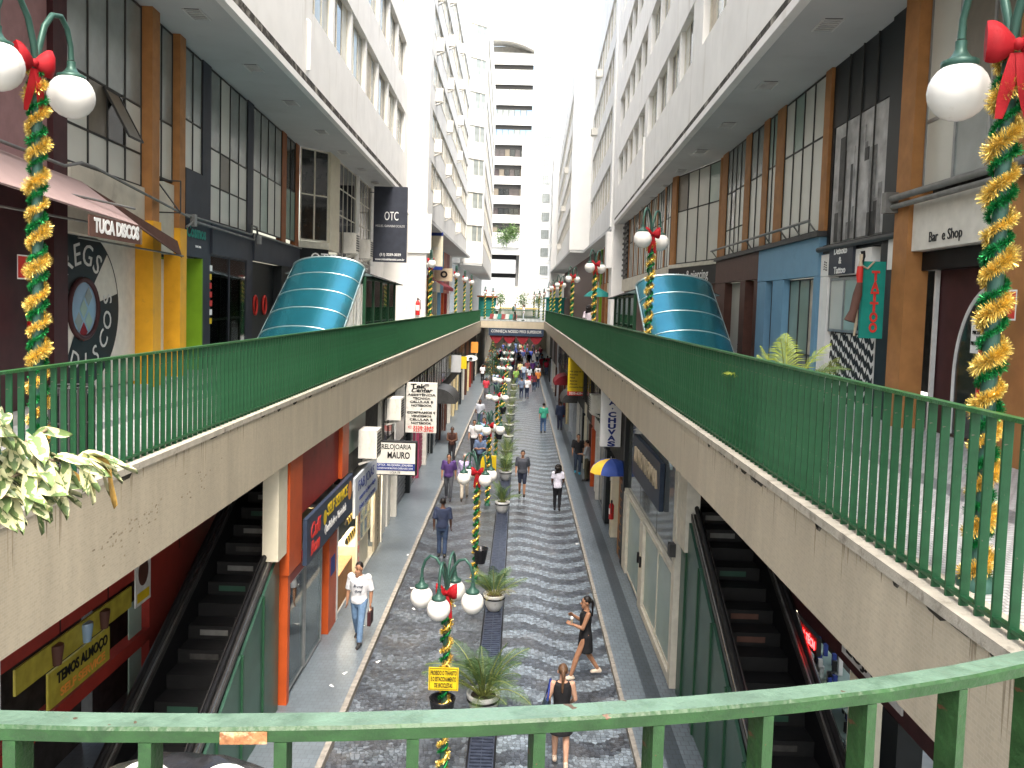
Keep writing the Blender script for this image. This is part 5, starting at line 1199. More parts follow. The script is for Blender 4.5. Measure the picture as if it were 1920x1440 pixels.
for i, l_ in enumerate(('ASSISTÊNCIA', 'TECNICA', 'CELULAR E', 'NOTEBOOK', '+', 'COMPRAMOS E', 'VENDEMOS', 'CELULAR E', 'NOTEBOOK')): text(l_, s4, (-3.38, 27.97, 4.12-i*.125), .105, 'black', width=.09*len(l_) if len(l_) > 1 else None, bold=.03)
text('C 3258-2644', s4, (-3.38, 27.97, 2.97), .13, 'sign_red', width=.9, bold=.02); text('3257-2780', s4, (-3.3, 27.97, 2.86), .13, 'sign_red', width=.72, bold=.02)
s4b = thing('hanging_sign', 'older faded white sign standing just behind the Tek Center sign', 'sign', (-3.98, 27.2, 3.6)); p = MB(); p.box(-4.0, -3.95, 25.9, 27.8, 2.7, 4.5); p.build('board', 'letter_grey', s4b)
# rest of the left row
bay = [(23.7, 26.4, 'off_white', 'post'), (26.6, 29.9, 'shutter', 'sh'), (30.0, 32.5, 'black_paint', 'g'), (32.6, 35.2, 'shutter_pink', 'sh'), (35.3, 38.0, 'off_white', 'g'), (38.1, 42, 'black_paint', 'g')]
y = 42
while y < 78: bay.append((y, y+2.9, R.choice(['brown_paint', 'shutter', 'off_white', 'red_paint', 'black_paint', 'interior_warm']), R.choice(['sh', 'g', 'post']))); y += 3
SL2 = SL
def shop_bays(parent, ln, bays, ztop, floor=.12):
    for y0, y1, m, k in bays:
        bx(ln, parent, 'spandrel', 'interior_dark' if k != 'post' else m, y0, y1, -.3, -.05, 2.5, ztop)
        bx(ln, parent, 'shop_pier', m if m not in ('shutter',) else 'off_white', y0, y0+.22, -.3, .03, floor, 2.49)
        if k == 'sh':
            sh = bx(ln, parent, 'roller_shutter', m, y0+.23, y1-.02, -.25, -.15, floor, 2.48)
            if y0 < 40:
                for i in range(14): bx(ln, sh, 'slat', m, y0+.24, y1-.03, -.15, -.125, floor+.1+i*.165, floor+.21+i*.165)
        elif k == 'g': glazing(parent, ln, y0+.23, y1-.02, floor+.05, 2.48, 2, (), pm=lambda c, r: 'pane_dark', fmat='grey_metal', d=-.1, name='shop_window')
        else:
            for i in range(5): bx(ln, parent, 'folding_panel', m, y0+.25+i*(y1-y0-.3)/5, y0+.2+(i+1)*(y1-y0-.3)/5, -.2, -.12+.05*(i % 2), floor, 2.45)
        if y0 < 60: glazing(parent, ln, y0+.2, y1-.1, 3.1, ztop-.15, 3, (), pm=lambda c, r: R.choice(['pane_dark', 'pane_grey']), d=.0)
shop_bays(al, SL, bay, 4.57)
aw = thing('awning', 'small curved black metal awning over a left shop door', 'awning', (-3.7, 41, 2.6)); p = MB(); n = 8
vs = [(-4.03+.95*math.sin(PI/2*i/n), yy, 2.35+.75*math.cos(PI/2*i/n)) for yy in (39.6, 42.3) for i in range(n+1)]
p.add(vs, [(i, i+1, n+2+i, n+1+i) for i in range(n)], 0, True); p.add([vs[i] for i in range(n+1)]+[(-4.03, 39.6, 2.35)], [tuple(range(n+1, -1, -1))]); p.build('hood', 'dark_metal', aw)
for i, (y, z0, z1, m, lab) in enumerate(((47, 3.2, 4.3, 'white', 'small white box sign beyond the curved awning'), (52, 3.0, 3.9, 'sign_yellow', 'small yellow green box sign farther along the left shops'), (58, 3.2, 3.6, 'white', 'oval white sign with black emblem on the left side'), (66, 3.2, 4.2, 'sign_orange', 'orange yellow box sign near the far left end'))):
    t_ = thing('hanging_sign', lab, 'sign', (-3.6, y, z0)); p = MB()
    if i == 2:
        p.add([(-3.5+.5*math.cos(2*PI*k/24), y, 3.4+.22*math.sin(2*PI*k/24)) for k in range(24)]+[(-3.5+.5*math.cos(2*PI*k/24), y+.06, 3.4+.22*math.sin(2*PI*k/24)) for k in range(24)], [tuple(range(24)), tuple(range(47, 23, -1))]+[(k, 24+k, 24+(k+1) % 24, (k+1) % 24) for k in range(24)]); p.build('board', m, t_)
        p = MB(); p.lathe((-3.5, y-.02, 3.32), [(.08, 0), (.15, .06), (.04, .16)], 8); p.build('emblem', 'black', t_)
    else: p.box(-4.0, -3.4, y, y+.12, z0+.1, z1); p.build('board', m if i else 'sign_grey', t_)

# ================= lower arcade, right =================
ar = thing('shop_arcade', 'lower right arcade with a tall glass shopfront and umbrella shop', 'building', (3.1, 15, .12))
SR = Line((3.11, 13), (3.05, 42), 1)
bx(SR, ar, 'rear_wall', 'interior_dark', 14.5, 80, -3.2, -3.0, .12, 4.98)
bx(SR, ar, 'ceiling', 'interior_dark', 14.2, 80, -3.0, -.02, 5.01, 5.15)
bx(SR, ar, 'cream_post', 'frame_cream', 14.3, 15.0, -.25, .0, 3.0, 5.0); bx(SR, ar, 'cream_post', 'frame_cream', 15.0, 15.25, -.1, .03, .12, 4.99)
p = MB(); q = SR.at(15.0, .08); p.box(q[0]-.06, q[0]+.06, 14.95, 15.15, 2.7, 2.95); p.build('camera_box', 'dark_metal', ar)
bx(SR, ar, 'glass_front', 'pane_shop', 15.26, 22.3, -.12, -.08, 2.35, 5.0)
for y in (17.6, 20.0): bx(SR, ar, 'glass_joint', 'mullion', y, y+.012, -.08, -.075, 2.4, 5.0)
bx(SR, ar, 'transom', 'frame_cream', 15.26, 22.3, -.1, .0, 2.26, 2.34)
glazing(ar, SR, 15.3, 18.75, .3, 2.25, 2, (), pm=lambda c, r: 'pane_green', fmat='frame_cream', bar=.06, name='shop_window', d=-.05)
glazing(ar, SR, 19.3, 21.6, .15, 2.25, 1, (), pm=lambda c, r: 'pane_green', fmat='frame_cream', bar=.08, name='glass_door', d=-.05)
bx(SR, ar, 'cream_post', 'frame_cream', 18.76, 19.29, -.1, .02, .12, 2.25); bx(SR, ar, 'sill', 'frame_cream', 15.26, 18.75, -.1, .02, .12, .29); bx(SR, ar, 'cream_post', 'frame_cream', 21.61, 22.3, -.1, .02, .12, 2.25)
for y in (19.2, 18.85): bx(SR, ar, 'door_handle', 'black', y, y+.08, .02, .07, 1.2, 1.45)
s5 = thing('shop_sign', 'navy panel with raised gold letters on the right glass shopfront', 'sign', SR.at(18.8, .03)+(3.6,))
bx(SR, s5, 'board', 'sign_navy', 16.85, 20.8, -.07, .03, 3.08, 4.12); text('LUNION FAMA', s5, SR.at(18.7, .05)+(3.68,), .5, 'sand', 'W', width=3.2, bold=.02, depth=.03)
# umbrella shop
bx(SR, ar, 'shop_pier', 'black_paint', 22.35, 22.6, -.25, .03, .12, 5.0); bx(SR, ar, 'yellow_panel', 'orange_wood', 22.65, 23.5, -.2, .0, .12, 2.4)
for i in range(9): bx(SR, ar, 'zigzag', 'black', 22.66, 23.05+.12*(i % 2), .0, .006, .2+i*.24, .38+i*.24)
bx(SR, ar, 'shop_back', 'interior_warm', 23.6, 27, -1.2, -1.1, .12, 2.6); bx(SR, ar, 'cream_post', 'cream', 25.0, 25.4, -.2, .02, .12, 2.4); bx(SR, ar, 'shop_pier', 'black_paint', 26.6, 27.2, -.25, .03, .12, 2.6)
bx(SR, ar, 'upper_wall', 'interior_dark', 22.61, 27, -.3, -.1, 2.6, 5.0)
um = thing('umbrella', 'open blue and yellow umbrella hung outside the umbrella shop', 'umbrella', (2.75, 22.7, 2.5)); n = 8
for i in range(n):
    p = MB(); vs = []
    for j in range(7):
        t_ = j/6; r_ = .62*math.sin(t_*PI/2*.95); h = .42*math.cos(t_*PI/2*.95)
        for k in (0, 1, 2):
            a = 2*PI*(i+k/2)/n+.2; rr_ = r_*(1 if k != 1 else .96); vs.append((2.75+rr_*math.cos(a), 22.9+rr_*math.sin(a), 2.62+h-(.02 if k == 1 else 0)))
    p.add(vs, [(3*j+k, 3*j+3+k, 3*j+4+k, 3*j+1+k) for j in range(6) for k in range(2)], 0, True); p.build('gore', 'umb_yellow' if i in (4, 0) else 'umb_blue', um)
p = MB(); p.tube([(2.75, 22.9, 3.1), (2.75, 22.9, 2.4)], .012, 5); p.build('shaft', 'steel', um)
s6 = thing('hanging_sign', 'tall white sign with blue vertical letters GUARDA-CHUVAS on the right', 'sign', (2.84, 24, 4))
p = MB(); p.box(2.53, 3.14, 23.95, 24.25, 3.2, 5.6); p.build('board', 'white', s6)
for i, ch in enumerate('GUARDA·CHUVAS'): text(ch, s6, (2.86, 23.94, 5.42-i*.178), .2, 'sign_blue', width=.24 if ch != '·' else None, bold=.05)
s7 = thing('hanging_sign', 'yellow sign with dark lines of text and red foot on the right arcade', 'sign', (2.77, 38, 4))
p = MB(); p.box(2.36, 3.18, 37.95, 38.1, 3.35, 4.95); p.build('board', 'sign_yellow', s7); p = MB(); p.box(2.36, 3.18, 37.94, 38.1, 3.15, 3.345); p.build('red_foot', 'sign_red', s7)
for i, l_ in enumerate(('Rel. Joias de Ouro', 'Relogios', 'Pilhas', 'Baterias', 'Alianças', 'Conserto Fino')): text(l_, s7, (2.45, 37.94, 4.3-i*.15), .11, 'black', align='LEFT', bold=.02)
text('3255-6394', s7, (2.77, 37.935, 3.25), .16, 'white', width=.66, bold=.03)
p = MB(); p.lathe((2.85, 37.94, 4.55), [(.02, 0), (.1, .12), (.06, .2)], 6); p.build('emblem', 'black', s7)
bayR = [(27.3, 29.8, 'grey_metal', 'g'), (29.9, 32.0, 'off_white', 'post'), (32.1, 33.2, 'orange_paint', 'post'), (33.3, 35.5, 'brown_paint', 'g'), (35.6, 36.8, 'cream', 'post'), (36.9, 40.0, 'black_paint', 'g'), (40.1, 43, 'off_white', 'sh')]
y = 43.1
while y < 78: bayR.append((y, y+2.9, R.choice(['brown_paint', 'shutter', 'off_white', 'sign_pale', 'black_paint', 'interior_warm', 'red_paint']), R.choice(['sh', 'g', 'post']))); y += 3
shop_bays(ar, SR, bayR, 5.0)
q = SR.at(29.5, 0); ac_unit((q[0]-.02, 29.4, 3.5), -PI/2, 'air conditioner on the right arcade behind the umbrella sign', (.9, .7, 1.6))
for yy, lab in ((41.5, 'curved dark awning beneath the yellow sign on the right'), (50.5, 'small red awning farther along the right arcade')):
    aw = thing('awning', lab, 'awning', (2.8, yy, 2.6)); p = MB(); n = 8
    vs = [(3.04-.8*math.sin(PI/2*i/n), a_, 2.5+.6*math.cos(PI/2*i/n)) for a_ in (yy-1.2, yy+1.2) for i in range(n+1)]
    p.add(vs, [(i+1, i, n+1+i, n+2+i) for i in range(n)], 0, True); p.add([vs[i] for i in range(n+1)]+[(3.04, yy-1.2, 2.5)], [tuple(range(n+2))]); p.build('hood', 'dark_metal' if yy < 45 else 'red_cloth', aw)
# phone repair shop beyond the right escalator
RX = Line((4.5, 4), (4.5, 14), 1)
bx(RX, ar, 'red_beam', 'maroon', 4, 13.3, -.2, .0, 2.72, 3.45); bx(RX, ar, 'white_wall', 'off_white', 13.31, 16, -.2, .0, .12, 5.0); bx(RX, ar, 'upper_wall', 'maroon', 4, 13.3, -.2, -.05, 3.46, 5.0)
bx(RX, ar, 'shop_back', 'interior_dark', 4, 13.3, -3.2, -3.0, .12, 2.7); bx(RX, ar, 'shop_floor', 'tile_floor', 4, 13.3, -3.0, -.0, .122, .135); bx(RX, ar, 'maroon_base', 'maroon', 10.4, 13.3, -.1, -.0, .14, .8)
bx(RX, ar, 'cream_post', 'cream', 10.0, 10.35, -.3, .0, .14, 2.71); bx(RX, ar, 'dark_post', 'black_paint', 9.0, 9.4, -.3, .0, .14, 2.71); bx(RX, ar, 'cream_post', 'cream', 12.9, 13.3, -.2, -.01, .14, 2.71)
for z in (.8, 1.2, 1.6, 2.0):
    sh = bx(RX, ar, 'glass_shelf', 'pane_green', 10.4, 12.85, -.6, -.08, z, z+.015); gd = MB()
    for k in range(40): q = RX.at(10.45+k*.06, R.uniform(-.5, -.12)); gd.box(q[0]-.03, q[0]+.03, q[1]-.025, q[1]+.025, z+.016, z+.016+R.uniform(.04, .28), R.randrange(4))
    gd.build('goods', ['black', 'letter_grey', 'sign_blue', 'steel'], sh)['kind'] = 'stuff'
bx(RX, ar, 'counter', 'interior_dark', 7.2, 9.0, -1.4, -.9, .14, 1.0)
tl = thing('tube_light', 'upright lit tube at the corner of the phone repair display', 'lamp', RX.at(12.8, -.05)+(2.2,)); p = MB(); p.tube([RX.at(12.75, -.05)+(1.9,), RX.at(12.75, -.05)+(2.65,)], .018, 6); p.build('tube', 'lamp_lit', tl)
le_ = thing('led_sign', 'red glowing LED text display in the phone repair shop', 'sign', RX.at(12.2, -.02)+(2.45,)); bx(RX, le_, 'case', 'black', 11.6, 12.7, -.1, -.03, 2.33, 2.6); text('TÉCNICA TÉCN', le_, RX.at(12.15, -.02)+(2.46,), .17, 'led_red', 'W', width=1.0, bold=.02)
s8 = thing('shop_sign', 'white ASSISTENCIA TECNICA lettering plate on the dark red beam', 'sign', RX.at(12.1, .02)+(3.0,)); bx(RX, s8, 'board', 'letter_grey', 11.3, 12.95, .0, .02, 2.98, 3.22); text('ASSISTÊNCIA TÉCNICA', s8, RX.at(12.12, .027)+(3.1,), .17, 'black', 'W', width=1.5, bold=.02); text('53', s8, RX.at(11.15, .027)+(3.1,), .2, 'letter_grey', 'W', bold=.02)
s9 = thing('shop_sign', 'white LOJA plate half hidden under the right walkway beam', 'sign', RX.at(9.9, .02)+(3.0,)); bx(RX, s9, 'board', 'letter_grey', 8.9, 10.6, .0, .02, 2.85, 3.12); text('LOJA 54', s9, RX.at(9.8, .027)+(2.98,), .2, 'black', 'W', width=1.3, bold=.03)
ch_ = thing('folding_chair', 'red plastic chair inside the phone repair shop', 'chair', (5.0, 9.5, .135)); q = (5.0, 9.6)
p = MB(); p.box(4.8, 5.2, 9.4, 9.8, .55, .58); p.build('seat', 'sign_red', ch_); p = MB(); p.box(5.16, 5.2, 9.4, 9.8, .65, 1.0); p.build('backrest', 'sign_red', ch_)
for x, y in ((4.82, 9.42), (5.18, 9.42), (4.82, 9.78), (5.18, 9.78)): p = MB(); p.tube([(x, y, .135), (x, y, .55)], .015, 5); p.build('leg', 'sign_red', ch_)
# banner and swags under the bridge, end wall
bn = thing('banner', 'dark blue banner reading CONHECA NOSSO PISO SUPERIOR under the bridge', 'banner', (-.5, YB-.3, 4.7))
p = MB(); p.box(-3.1, 2.4, YB-.3, YB-.25, 4.25, 5.0); p.build('cloth', 'sign_navy', bn); text('CONHEÇA NOSSO PISO SUPERIOR', bn, (-.35, YB-.31, 4.68), .4, 'letter_grey', width=5.0, bold=.01)
p = MB(); n = 16
for k in range(4):
    x0 = -3.0+k*1.33; vs = [(x0+1.33*i/n, YB-.2, 4.24) for i in range(n+1)]+[(x0+1.33*i/n, YB-.2, 4.2-.75*math.sin(PI*i/n)) for i in range(n+1)]
    p = MB(); p.add(vs, [(i, i+1, n+2+i, n+1+i) for i in range(n)]); p.build('red_swag', 'red_cloth', bn)
ew = thing('end_wall', 'pale wall with posters closing the arcade beyond the bridge', 'wall', (0, 132, 0)); p = MB(); p.box(-6, 6, 132, 132.4, 0, 5.4); p.build('wall', 'cream', ew)
for x, m in ((-2.6, 'photo_mid'), (-1.6, 'photo_dark'), (2.2, 'photo_mid')): p = MB(); p.box(x, x+.9, 131.9, 131.99, 1.2, 3.4); p.build('poster', m, ew)
for x in (-5.2, 4.3):
    s = thing('side_shops', 'dim row of shop walls under the plaza on the %s' % ('left' if x < 0 else 'right'), 'wall', (x, 100, .12)); p = MB(); p.box(x, x+.9, 80.5, 132, .12, 5.38); p.build('wall', 'beige_wall', s)
# ================= lamps =================
def bow_mesh(s=1.):
    """two puffed loops, a knot and two tails, facing -y"""
    b = MB()
    for sg in (-1, 1):
        vs = []; n = 10; m = 7
        for i in range(n+1):
            t = i/n; x = sg*(.02+.17*t); hh = (.045+.085*math.sin(t*PI*.62))
            dd = .03+.06*math.sin(t*PI*.8)
            for j in range(m+1):
                a = 2*PI*j/m; vs.append((x*s, (-.02+dd*math.cos(a))*s, (.02+hh*math.sin(a)+.03*t)*s))
        fs = [(i*(m+1)+j, i*(m+1)+j+1, (i+1)*(m+1)+j+1, (i+1)*(m+1)+j) for i in range(n) for j in range(m)]
        if sg < 0: fs = [f[::-1] for f in fs]
        b.add(vs, fs, 0, True); b.add(vs[-(m+1):-1], [tuple(range(m))])
        # tail
        tv = []
        for i in range(7):
            t = i/6; w = .03+.022*math.sin(t*PI*.9)-.012*t
            c = Vector((sg*(.015+.07*t), -.04-.015*math.sin(t*5), -.03-.38*t))
            tv += [(c+Vector((-w, 0, 0)))*s, (c+Vector((w, .012, 0)))*s]
        b.add(tv, [(2*i, 2*i+1, 2*i+3, 2*i+2) for i in range(6)], 0, True)
    b.ball((0, -.035*s, .02*s), .04*s, 8)
    return b.mesh('bow', 'bow_red')
BOW = bow_mesh()
def tinsel_mesh(name, r, h, pitch, phase, m, nb, length, seed, z0=.0, tube_r=.018, wid=1.):
    """helix of fine metallic strands round a pole of radius r"""
    rr = random.Random(seed); b = MB(); turns = h/pitch
    n = int(turns*14)
    wob = lambda t: 2*PI*turns*t+phase+.35*math.sin(t*19+phase)+.25*math.sin(t*47)
    b.tube([((r+.012)*math.cos(wob(i/n)), (r+.012)*math.sin(wob(i/n)), z0+h*i/n) for i in range(n+1)], tube_r, 5)
    for i in range(nb):
        t = rr.random(); a = 2*PI*turns*t+phase+.35*math.sin(t*19+phase)+.25*math.sin(t*47); c = Vector(((r+.015)*math.cos(a), (r+.015)*math.sin(a), z0+h*t))
        out = Vector((math.cos(a), math.sin(a), 0)); tg = Vector((-math.sin(a), math.cos(a), pitch/(2*PI*r)*.6)).normalized(); bn = out.cross(tg)
        ph = rr.uniform(-1.9, 1.9); d = (out*math.cos(ph)+bn*math.sin(ph)+tg*rr.gauss(0, .35)).normalized(); L = length*rr.uniform(.55, 1.15)*(1+.25*math.sin(t*63))
        w = d.cross(Vector((rr.gauss(0, 1), rr.gauss(0, 1), rr.gauss(0, 1)))).normalized()*rr.uniform(.0011, .002)*(wid)
        e = c+d*L; b.add([c-w, c+w, e+w*.7, e-w*.7], [(0, 1, 2, 3)])
    return b.mesh(name, m)
globe = MB(); globe.ball((0, 0, 0), .19, 24); GLOBE = globe.mesh('globe', 'lamp_globe')
gcap = MB(); gcap.lathe((0, 0, 0), [(.085, .135), (.115, .15), (.115, .185), (.075, .2), (.05, .23), (.036, .26), (.036, .31)], 16); GCAP = gcap.mesh('globe_cap', 'lamp_green')
arm = MB(); arm.tube([(0, 0, -.12), (.03, 0, .1), (.09, 0, .3), (.18, 0, .43), (.28, 0, .46), (.36, 0, .38), (.405, 0, .24), (.41, 0, .12)], [.026, .026, .025, .024, .024, .024, .023, .026], 8); ARM = arm.mesh('arm', 'lamp_green')
GLOBE_S = MB(); GLOBE_S.ball((0, 0, 0), .19, 12); GLOBE_S = GLOBE_S.mesh('globe', 'lamp_globe')
TIN = {}
def lamp(label, x, y, zb, h, ang, level, group, bowrot=0., arms=4, reach=1., gs=1., drop=.0, tz=None):
    """level 0: near (fine tinsel), 1: mid, 2: far"""
    L = thing('globe_lamp', label, 'lamp', (x, y, zb), group)
    p = MB(); n = 16 if level == 0 else 8; p.lathe((x, y, zb), [(.11, 0), (.11, .05), (.06, .1), (.046, .3), (.041, h)], n); p.build('pole', 'lamp_green', L)
    for k in range(arms):
        a = ang+2*PI*k/arms
        inst(ARM, 'arm', L, (0, 0, h), (0, 0, a), (reach, 1, 1))
        gx, gy = .41*reach*math.cos(a), .41*reach*math.sin(a); gz = h-.2-drop
        inst(GCAP, 'globe_cap', L, (gx, gy, gz), (0, 0, 0), (gs, gs, 1))
        inst(GLOBE if level < 2 else GLOBE_S, 'globe', L, (gx, gy, gz), (0, 0, 0), (gs, gs, gs))
    inst(BOW, 'bow', L, (.0, -.06, h-.08), (0, 0, bowrot), (.85, .85, .95))
    tz = tz or h-.12
    key = (level, round(tz, 1))
    if key not in TIN:
        if level == 0: TIN[key] = (tinsel_mesh('gold_tinsel', .043, tz, .25, 0, 'gold', 19000, .054, 1, .05, .008, 1.), tinsel_mesh('green_tinsel', .043, tz, .25, PI, 'tinsel_green', 13000, .034, 2, .05, .008, 1.))
        elif level == 1: TIN[key] = (tinsel_mesh('gold_tinsel', .05, tz, .3, 0, 'gold', 5200, .06, 3, .05, .022, 1.6), tinsel_mesh('green_tinsel', .05, tz, .3, PI, 'tinsel_green', 2400, .04, 4, .05, .018, 1.6))
        else: TIN[key] = (tinsel_mesh('gold_tinsel', .06, tz, .34, 0, 'gold_far', 500, .05, 5, .05, .045, 4.), tinsel_mesh('green_tinsel', .06, tz, .34, PI, 'tinsel_green', 200, .04, 6, .05, .035, 4.))
    inst(TIN[key][0], 'gold_tinsel', L, rot=(0, 0, ang)); inst(TIN[key][1], 'green_tinsel', L, rot=(0, 0, ang))
    return L
GU = 'globe lamps along the upper walkways'
lamp('nearest globe lamp on the left walkway wound with gold and green tinsel', -4.18, 6.9, DL, 3.72, 1.5, 0, GU, bowrot=1.15, arms=2, gs=1.05, reach=1.15)
lamp('nearest globe lamp on the right walkway wound with gold and green tinsel', 2.77, 4.72, DR, 3.22, 1.75, 0, GU, bowrot=-.35, arms=2, gs=.95)
ORD = ['second', 'third', 'fourth', 'fifth', 'sixth', 'seventh', 'eighth', 'ninth', 'tenth']
for i, y in enumerate((17.2, 30, 43, 56, 66, 74)): lamp(ORD[i]+' globe lamp from the camera along the right walkway', 2.75, y, DR, 3.25, .95, 1 if i < 2 else 2, GU, bowrot=.2, arms=2)
for i, y in enumerate((37.3, 52, 60, 68)): lamp(ORD[i]+' globe lamp from the camera along the left walkway', -4.22, y, DL, 3.7, 1.8, 1 if i < 1 else 2, GU, arms=2)
for i, (x, y) in enumerate(((-3.9, 88), (-3.3, 95), (2.6, 90), (2.4, 104), (1.9, 112))): lamp('globe lamp on the far plaza, number %s from the front' % ['one', 'two', 'three', 'four', 'five'][i], x, y, 5.72, 3.1, 1.4, 2, GU, arms=2)
GSL = 'globe lamps down the middle of the street'
STL = (12.1, 20.9, 29.0, 38.9, 48.0, 57, 66, 75)
for i, y in enumerate(STL): lamp(['nearest', 'second', 'third', 'fourth', 'fifth', 'sixth', 'seventh', 'eighth'][i]+' globe lamp in the middle of the lower street', -1.0, y, 0, 3.02, math.radians(-12 if i != 1 else 33), 1 if i < 4 else 2, GSL, bowrot=0, gs=.93)
# things hung on the street lamps
ps = thing('prohibition_sign', 'yellow sign forbidding bicycles strapped to the nearest street lamp', 'sign', (-1.0, 12.0, 1.6))
p = MB(); p.box(-1.24, -.78, 11.985, 12.0, 1.43, 1.79); p.build('plate', 'sign_yellow', ps)
p = MB()
for a, b, c, d in ((-1.225, -.795, 1.77, 1.776), (-1.225, -.795, 1.444, 1.45), (-1.225, -1.219, 1.45, 1.77), (-.801, -.795, 1.45, 1.77)): p.box(a, b, 11.982, 11.9845, c, d)
p.build('border', 'black', ps)
for i, l_ in enumerate(('PROIBIDO O TRÂNSITO', 'E O ESTACIONAMENTO', 'DE BICICLETAS')): text(l_, ps, (-1.01, 11.98, 1.705-i*.098), .095, 'black', width=(.4, .39, .28)[i], bold=.015)
bk = MB(); n = 12
bk.lathe((0, 0, 0), [(.13, 0), (.2, .36), (.21, .4), (.19, .39), (.12, .05)], n); BK = bk.mesh('litter_bin', 'bag_black')
for i, (y, z) in enumerate(((12.1, .92), (20.9, .55), (38.9, .8), (48, .8))):
    o = inst(BK, 'litter_bin', None, (-1.0+(.14 if i else -.02), y-.12, z)); o['category'] = 'litter bin'; o['group'] = 'black bins on the street lamps'; o['label'] = 'black bin with bag strapped to the '+['nearest', 'second', 'fourth', 'fifth'][i]+' street lamp'
yb_ = thing('yellow_box', 'orange yellow box sign standing by the third street lamp', 'sign', (-1.05, 30.6, .9)); p = MB(); p.box(-1.35, -.75, 30.5, 30.6, .85, 1.55); p.build('board', 'sign_yellow', yb_)

# ================= palms =================
def frond_mesh(name, L, droop, width, m, seed, nl=46, stiff=.0):
    rr = random.Random(seed); b = MB(); n = 14
    def P(t): return Vector((L*(t*.92-.1*t*t*droop), 0, L*(.62*t*(1-.2*stiff)-droop*.75*t*t)))
    b.tube([P(i/n) for i in range(n+1)], [.011*(1-.8*i/n)*(L/.9)+.002 for i in range(n+1)], 4, 1)
    for i in range(nl):
        t = .18+.82*i/(nl-1); c = P(t); tg = (P(min(1, t+.02))-P(t-.02)).normalized()
        ll = width*math.sin(PI*min(1, .12+t*.85))*rr.uniform(.85, 1.1)
        for sg in (-1, 1):
            d = (Vector((0, sg, 0))*.8+tg*.65+Vector((0, 0, rr.uniform(.0, .25)))).normalized()
            w = tg*.0048*(L/.9); mid = c+d*ll*.55; tip = c+d*ll+Vector((0, 0, -.32*ll))
            b.add([c-w*.5, c+w*.5, mid+w*.7, mid-w*.7, tip], [(0, 1, 2, 3), (3, 2, 4)], 0)
    return b.mesh(name, [m, 'palm_stem'])
FRONDS = [frond_mesh('frond', 1., d, .3, m, i) for i, (d, m) in enumerate(((.35, 'palm_leaf'), (.6, 'palm_leaf'), (.85, 'palm_leaf_b'), (.5, 'palm_leaf_b')))]
DRY = frond_mesh('frond', 1., .95, .26, 'palm_dry', 77, nl=30)
FRONDS_B = [frond_mesh('frond', 1., d, .3, m, 10+i) for i, (d, m) in enumerate(((.25, 'palm_bright'), (.55, 'palm_bright'), (.8, 'palm_leaf_b')))]
FRONDS_S = [frond_mesh('frond', 1., d, .36, m, 20+i, nl=16) for i, (d, m) in enumerate(((.4, 'palm_leaf'), (.7, 'palm_leaf_b')))]
pot = MB(); pot.lathe((0, 0, 0), [(.13, 0), (.16, .02), (.24, .16), (.285, .36), (.3, .42), (.3, .47), (.265, .47), (.255, .42)], 22); POT = pot.mesh('pot', 'pot_white')
band = MB(); band.lathe((0, 0, 0), [(.288, .345), (.302, .35), (.302, .385), (.293, .39)], 22); BAND = band.mesh('pot_band', 'black')
soil = MB(); soil.lathe((0, 0, .41), [(.256, 0), (.2, .02), (.0, .03)], 14); SOIL = soil.mesh('soil', 'soil')
def palm(label, x, y, zb, L, nf, seed, group, fr=FRONDS, potted=True, ps=1., up=.7):
    rr = random.Random(seed); T = thing('potted_palm', label, 'potted plant', (x, y, zb), group)
    if potted:
        for me, nm in ((POT, 'pot'), (BAND, 'pot_band'), (SOIL, 'soil')): inst(me, nm, T, scale=(ps, ps, ps))
    z0 = .42*ps if potted else .1
    for k in range(nf):
        a = 2*PI*k*.618+rr.uniform(-.2, .2); tilt = rr.uniform(-.9, .05) if k % 2 else rr.uniform(-1.3, -.6)
        s = L*rr.uniform(.55, 1.12)
        inst(DRY if (rr.random() < .07 and fr is not FRONDS_B) else rr.choice(fr), 'frond', T, (.06*math.cos(a), .06*math.sin(a), z0), (0, tilt*up, a), (s, s, s))
    return T
GP = 'potted palms down the middle of the street'
PY = (13.9, 18.95, 28.05, 33.3, 36.2, 38.2, 42.5, 46.5, 51, 55.4, 60, 65, 70)
NM = ['nearest', 'second', 'third', 'fourth', 'fifth', 'sixth', 'seventh', 'eighth', 'ninth', 'tenth', 'eleventh', 'twelfth', 'thirteenth']
for i, y in enumerate(PY):
    palm(NM[i]+' potted palm in the row down the middle of the street', -.42+R.uniform(-.04, .04), y, 0, 1.2 if i == 0 else (.82 if i == 1 else R.uniform(.82, .98)), 30 if i == 0 else (30 if i == 1 else (22 if i < 6 else 14)), 50+i, GP, FRONDS if i < 4 else FRONDS_S, ps=.88 if i else 1., up=.7 if i < 2 else .95)
palm('bright yellow-green palm behind the right railing', 3.25, 9.6, DR, 1.05, 15, 91, 'palms on the upper walkways', FRONDS_B, ps=1.1, up=.75)
palm('potted palm behind the right railing near the glass vestibule', 3.4, 27.5, DR, .9, 12, 92, 'palms on the upper walkways', FRONDS_S)
for i, (x, y) in enumerate(((-4.7, 40), (-4.6, 45), (-4.6, 57))): palm('small green potted palm %s on the left walkway' % ['beside the pier', 'beyond the pier', 'by the far shops'][i], x, y, DL, .85, 12, 95+i, 'palms on the upper walkways', FRONDS_S)

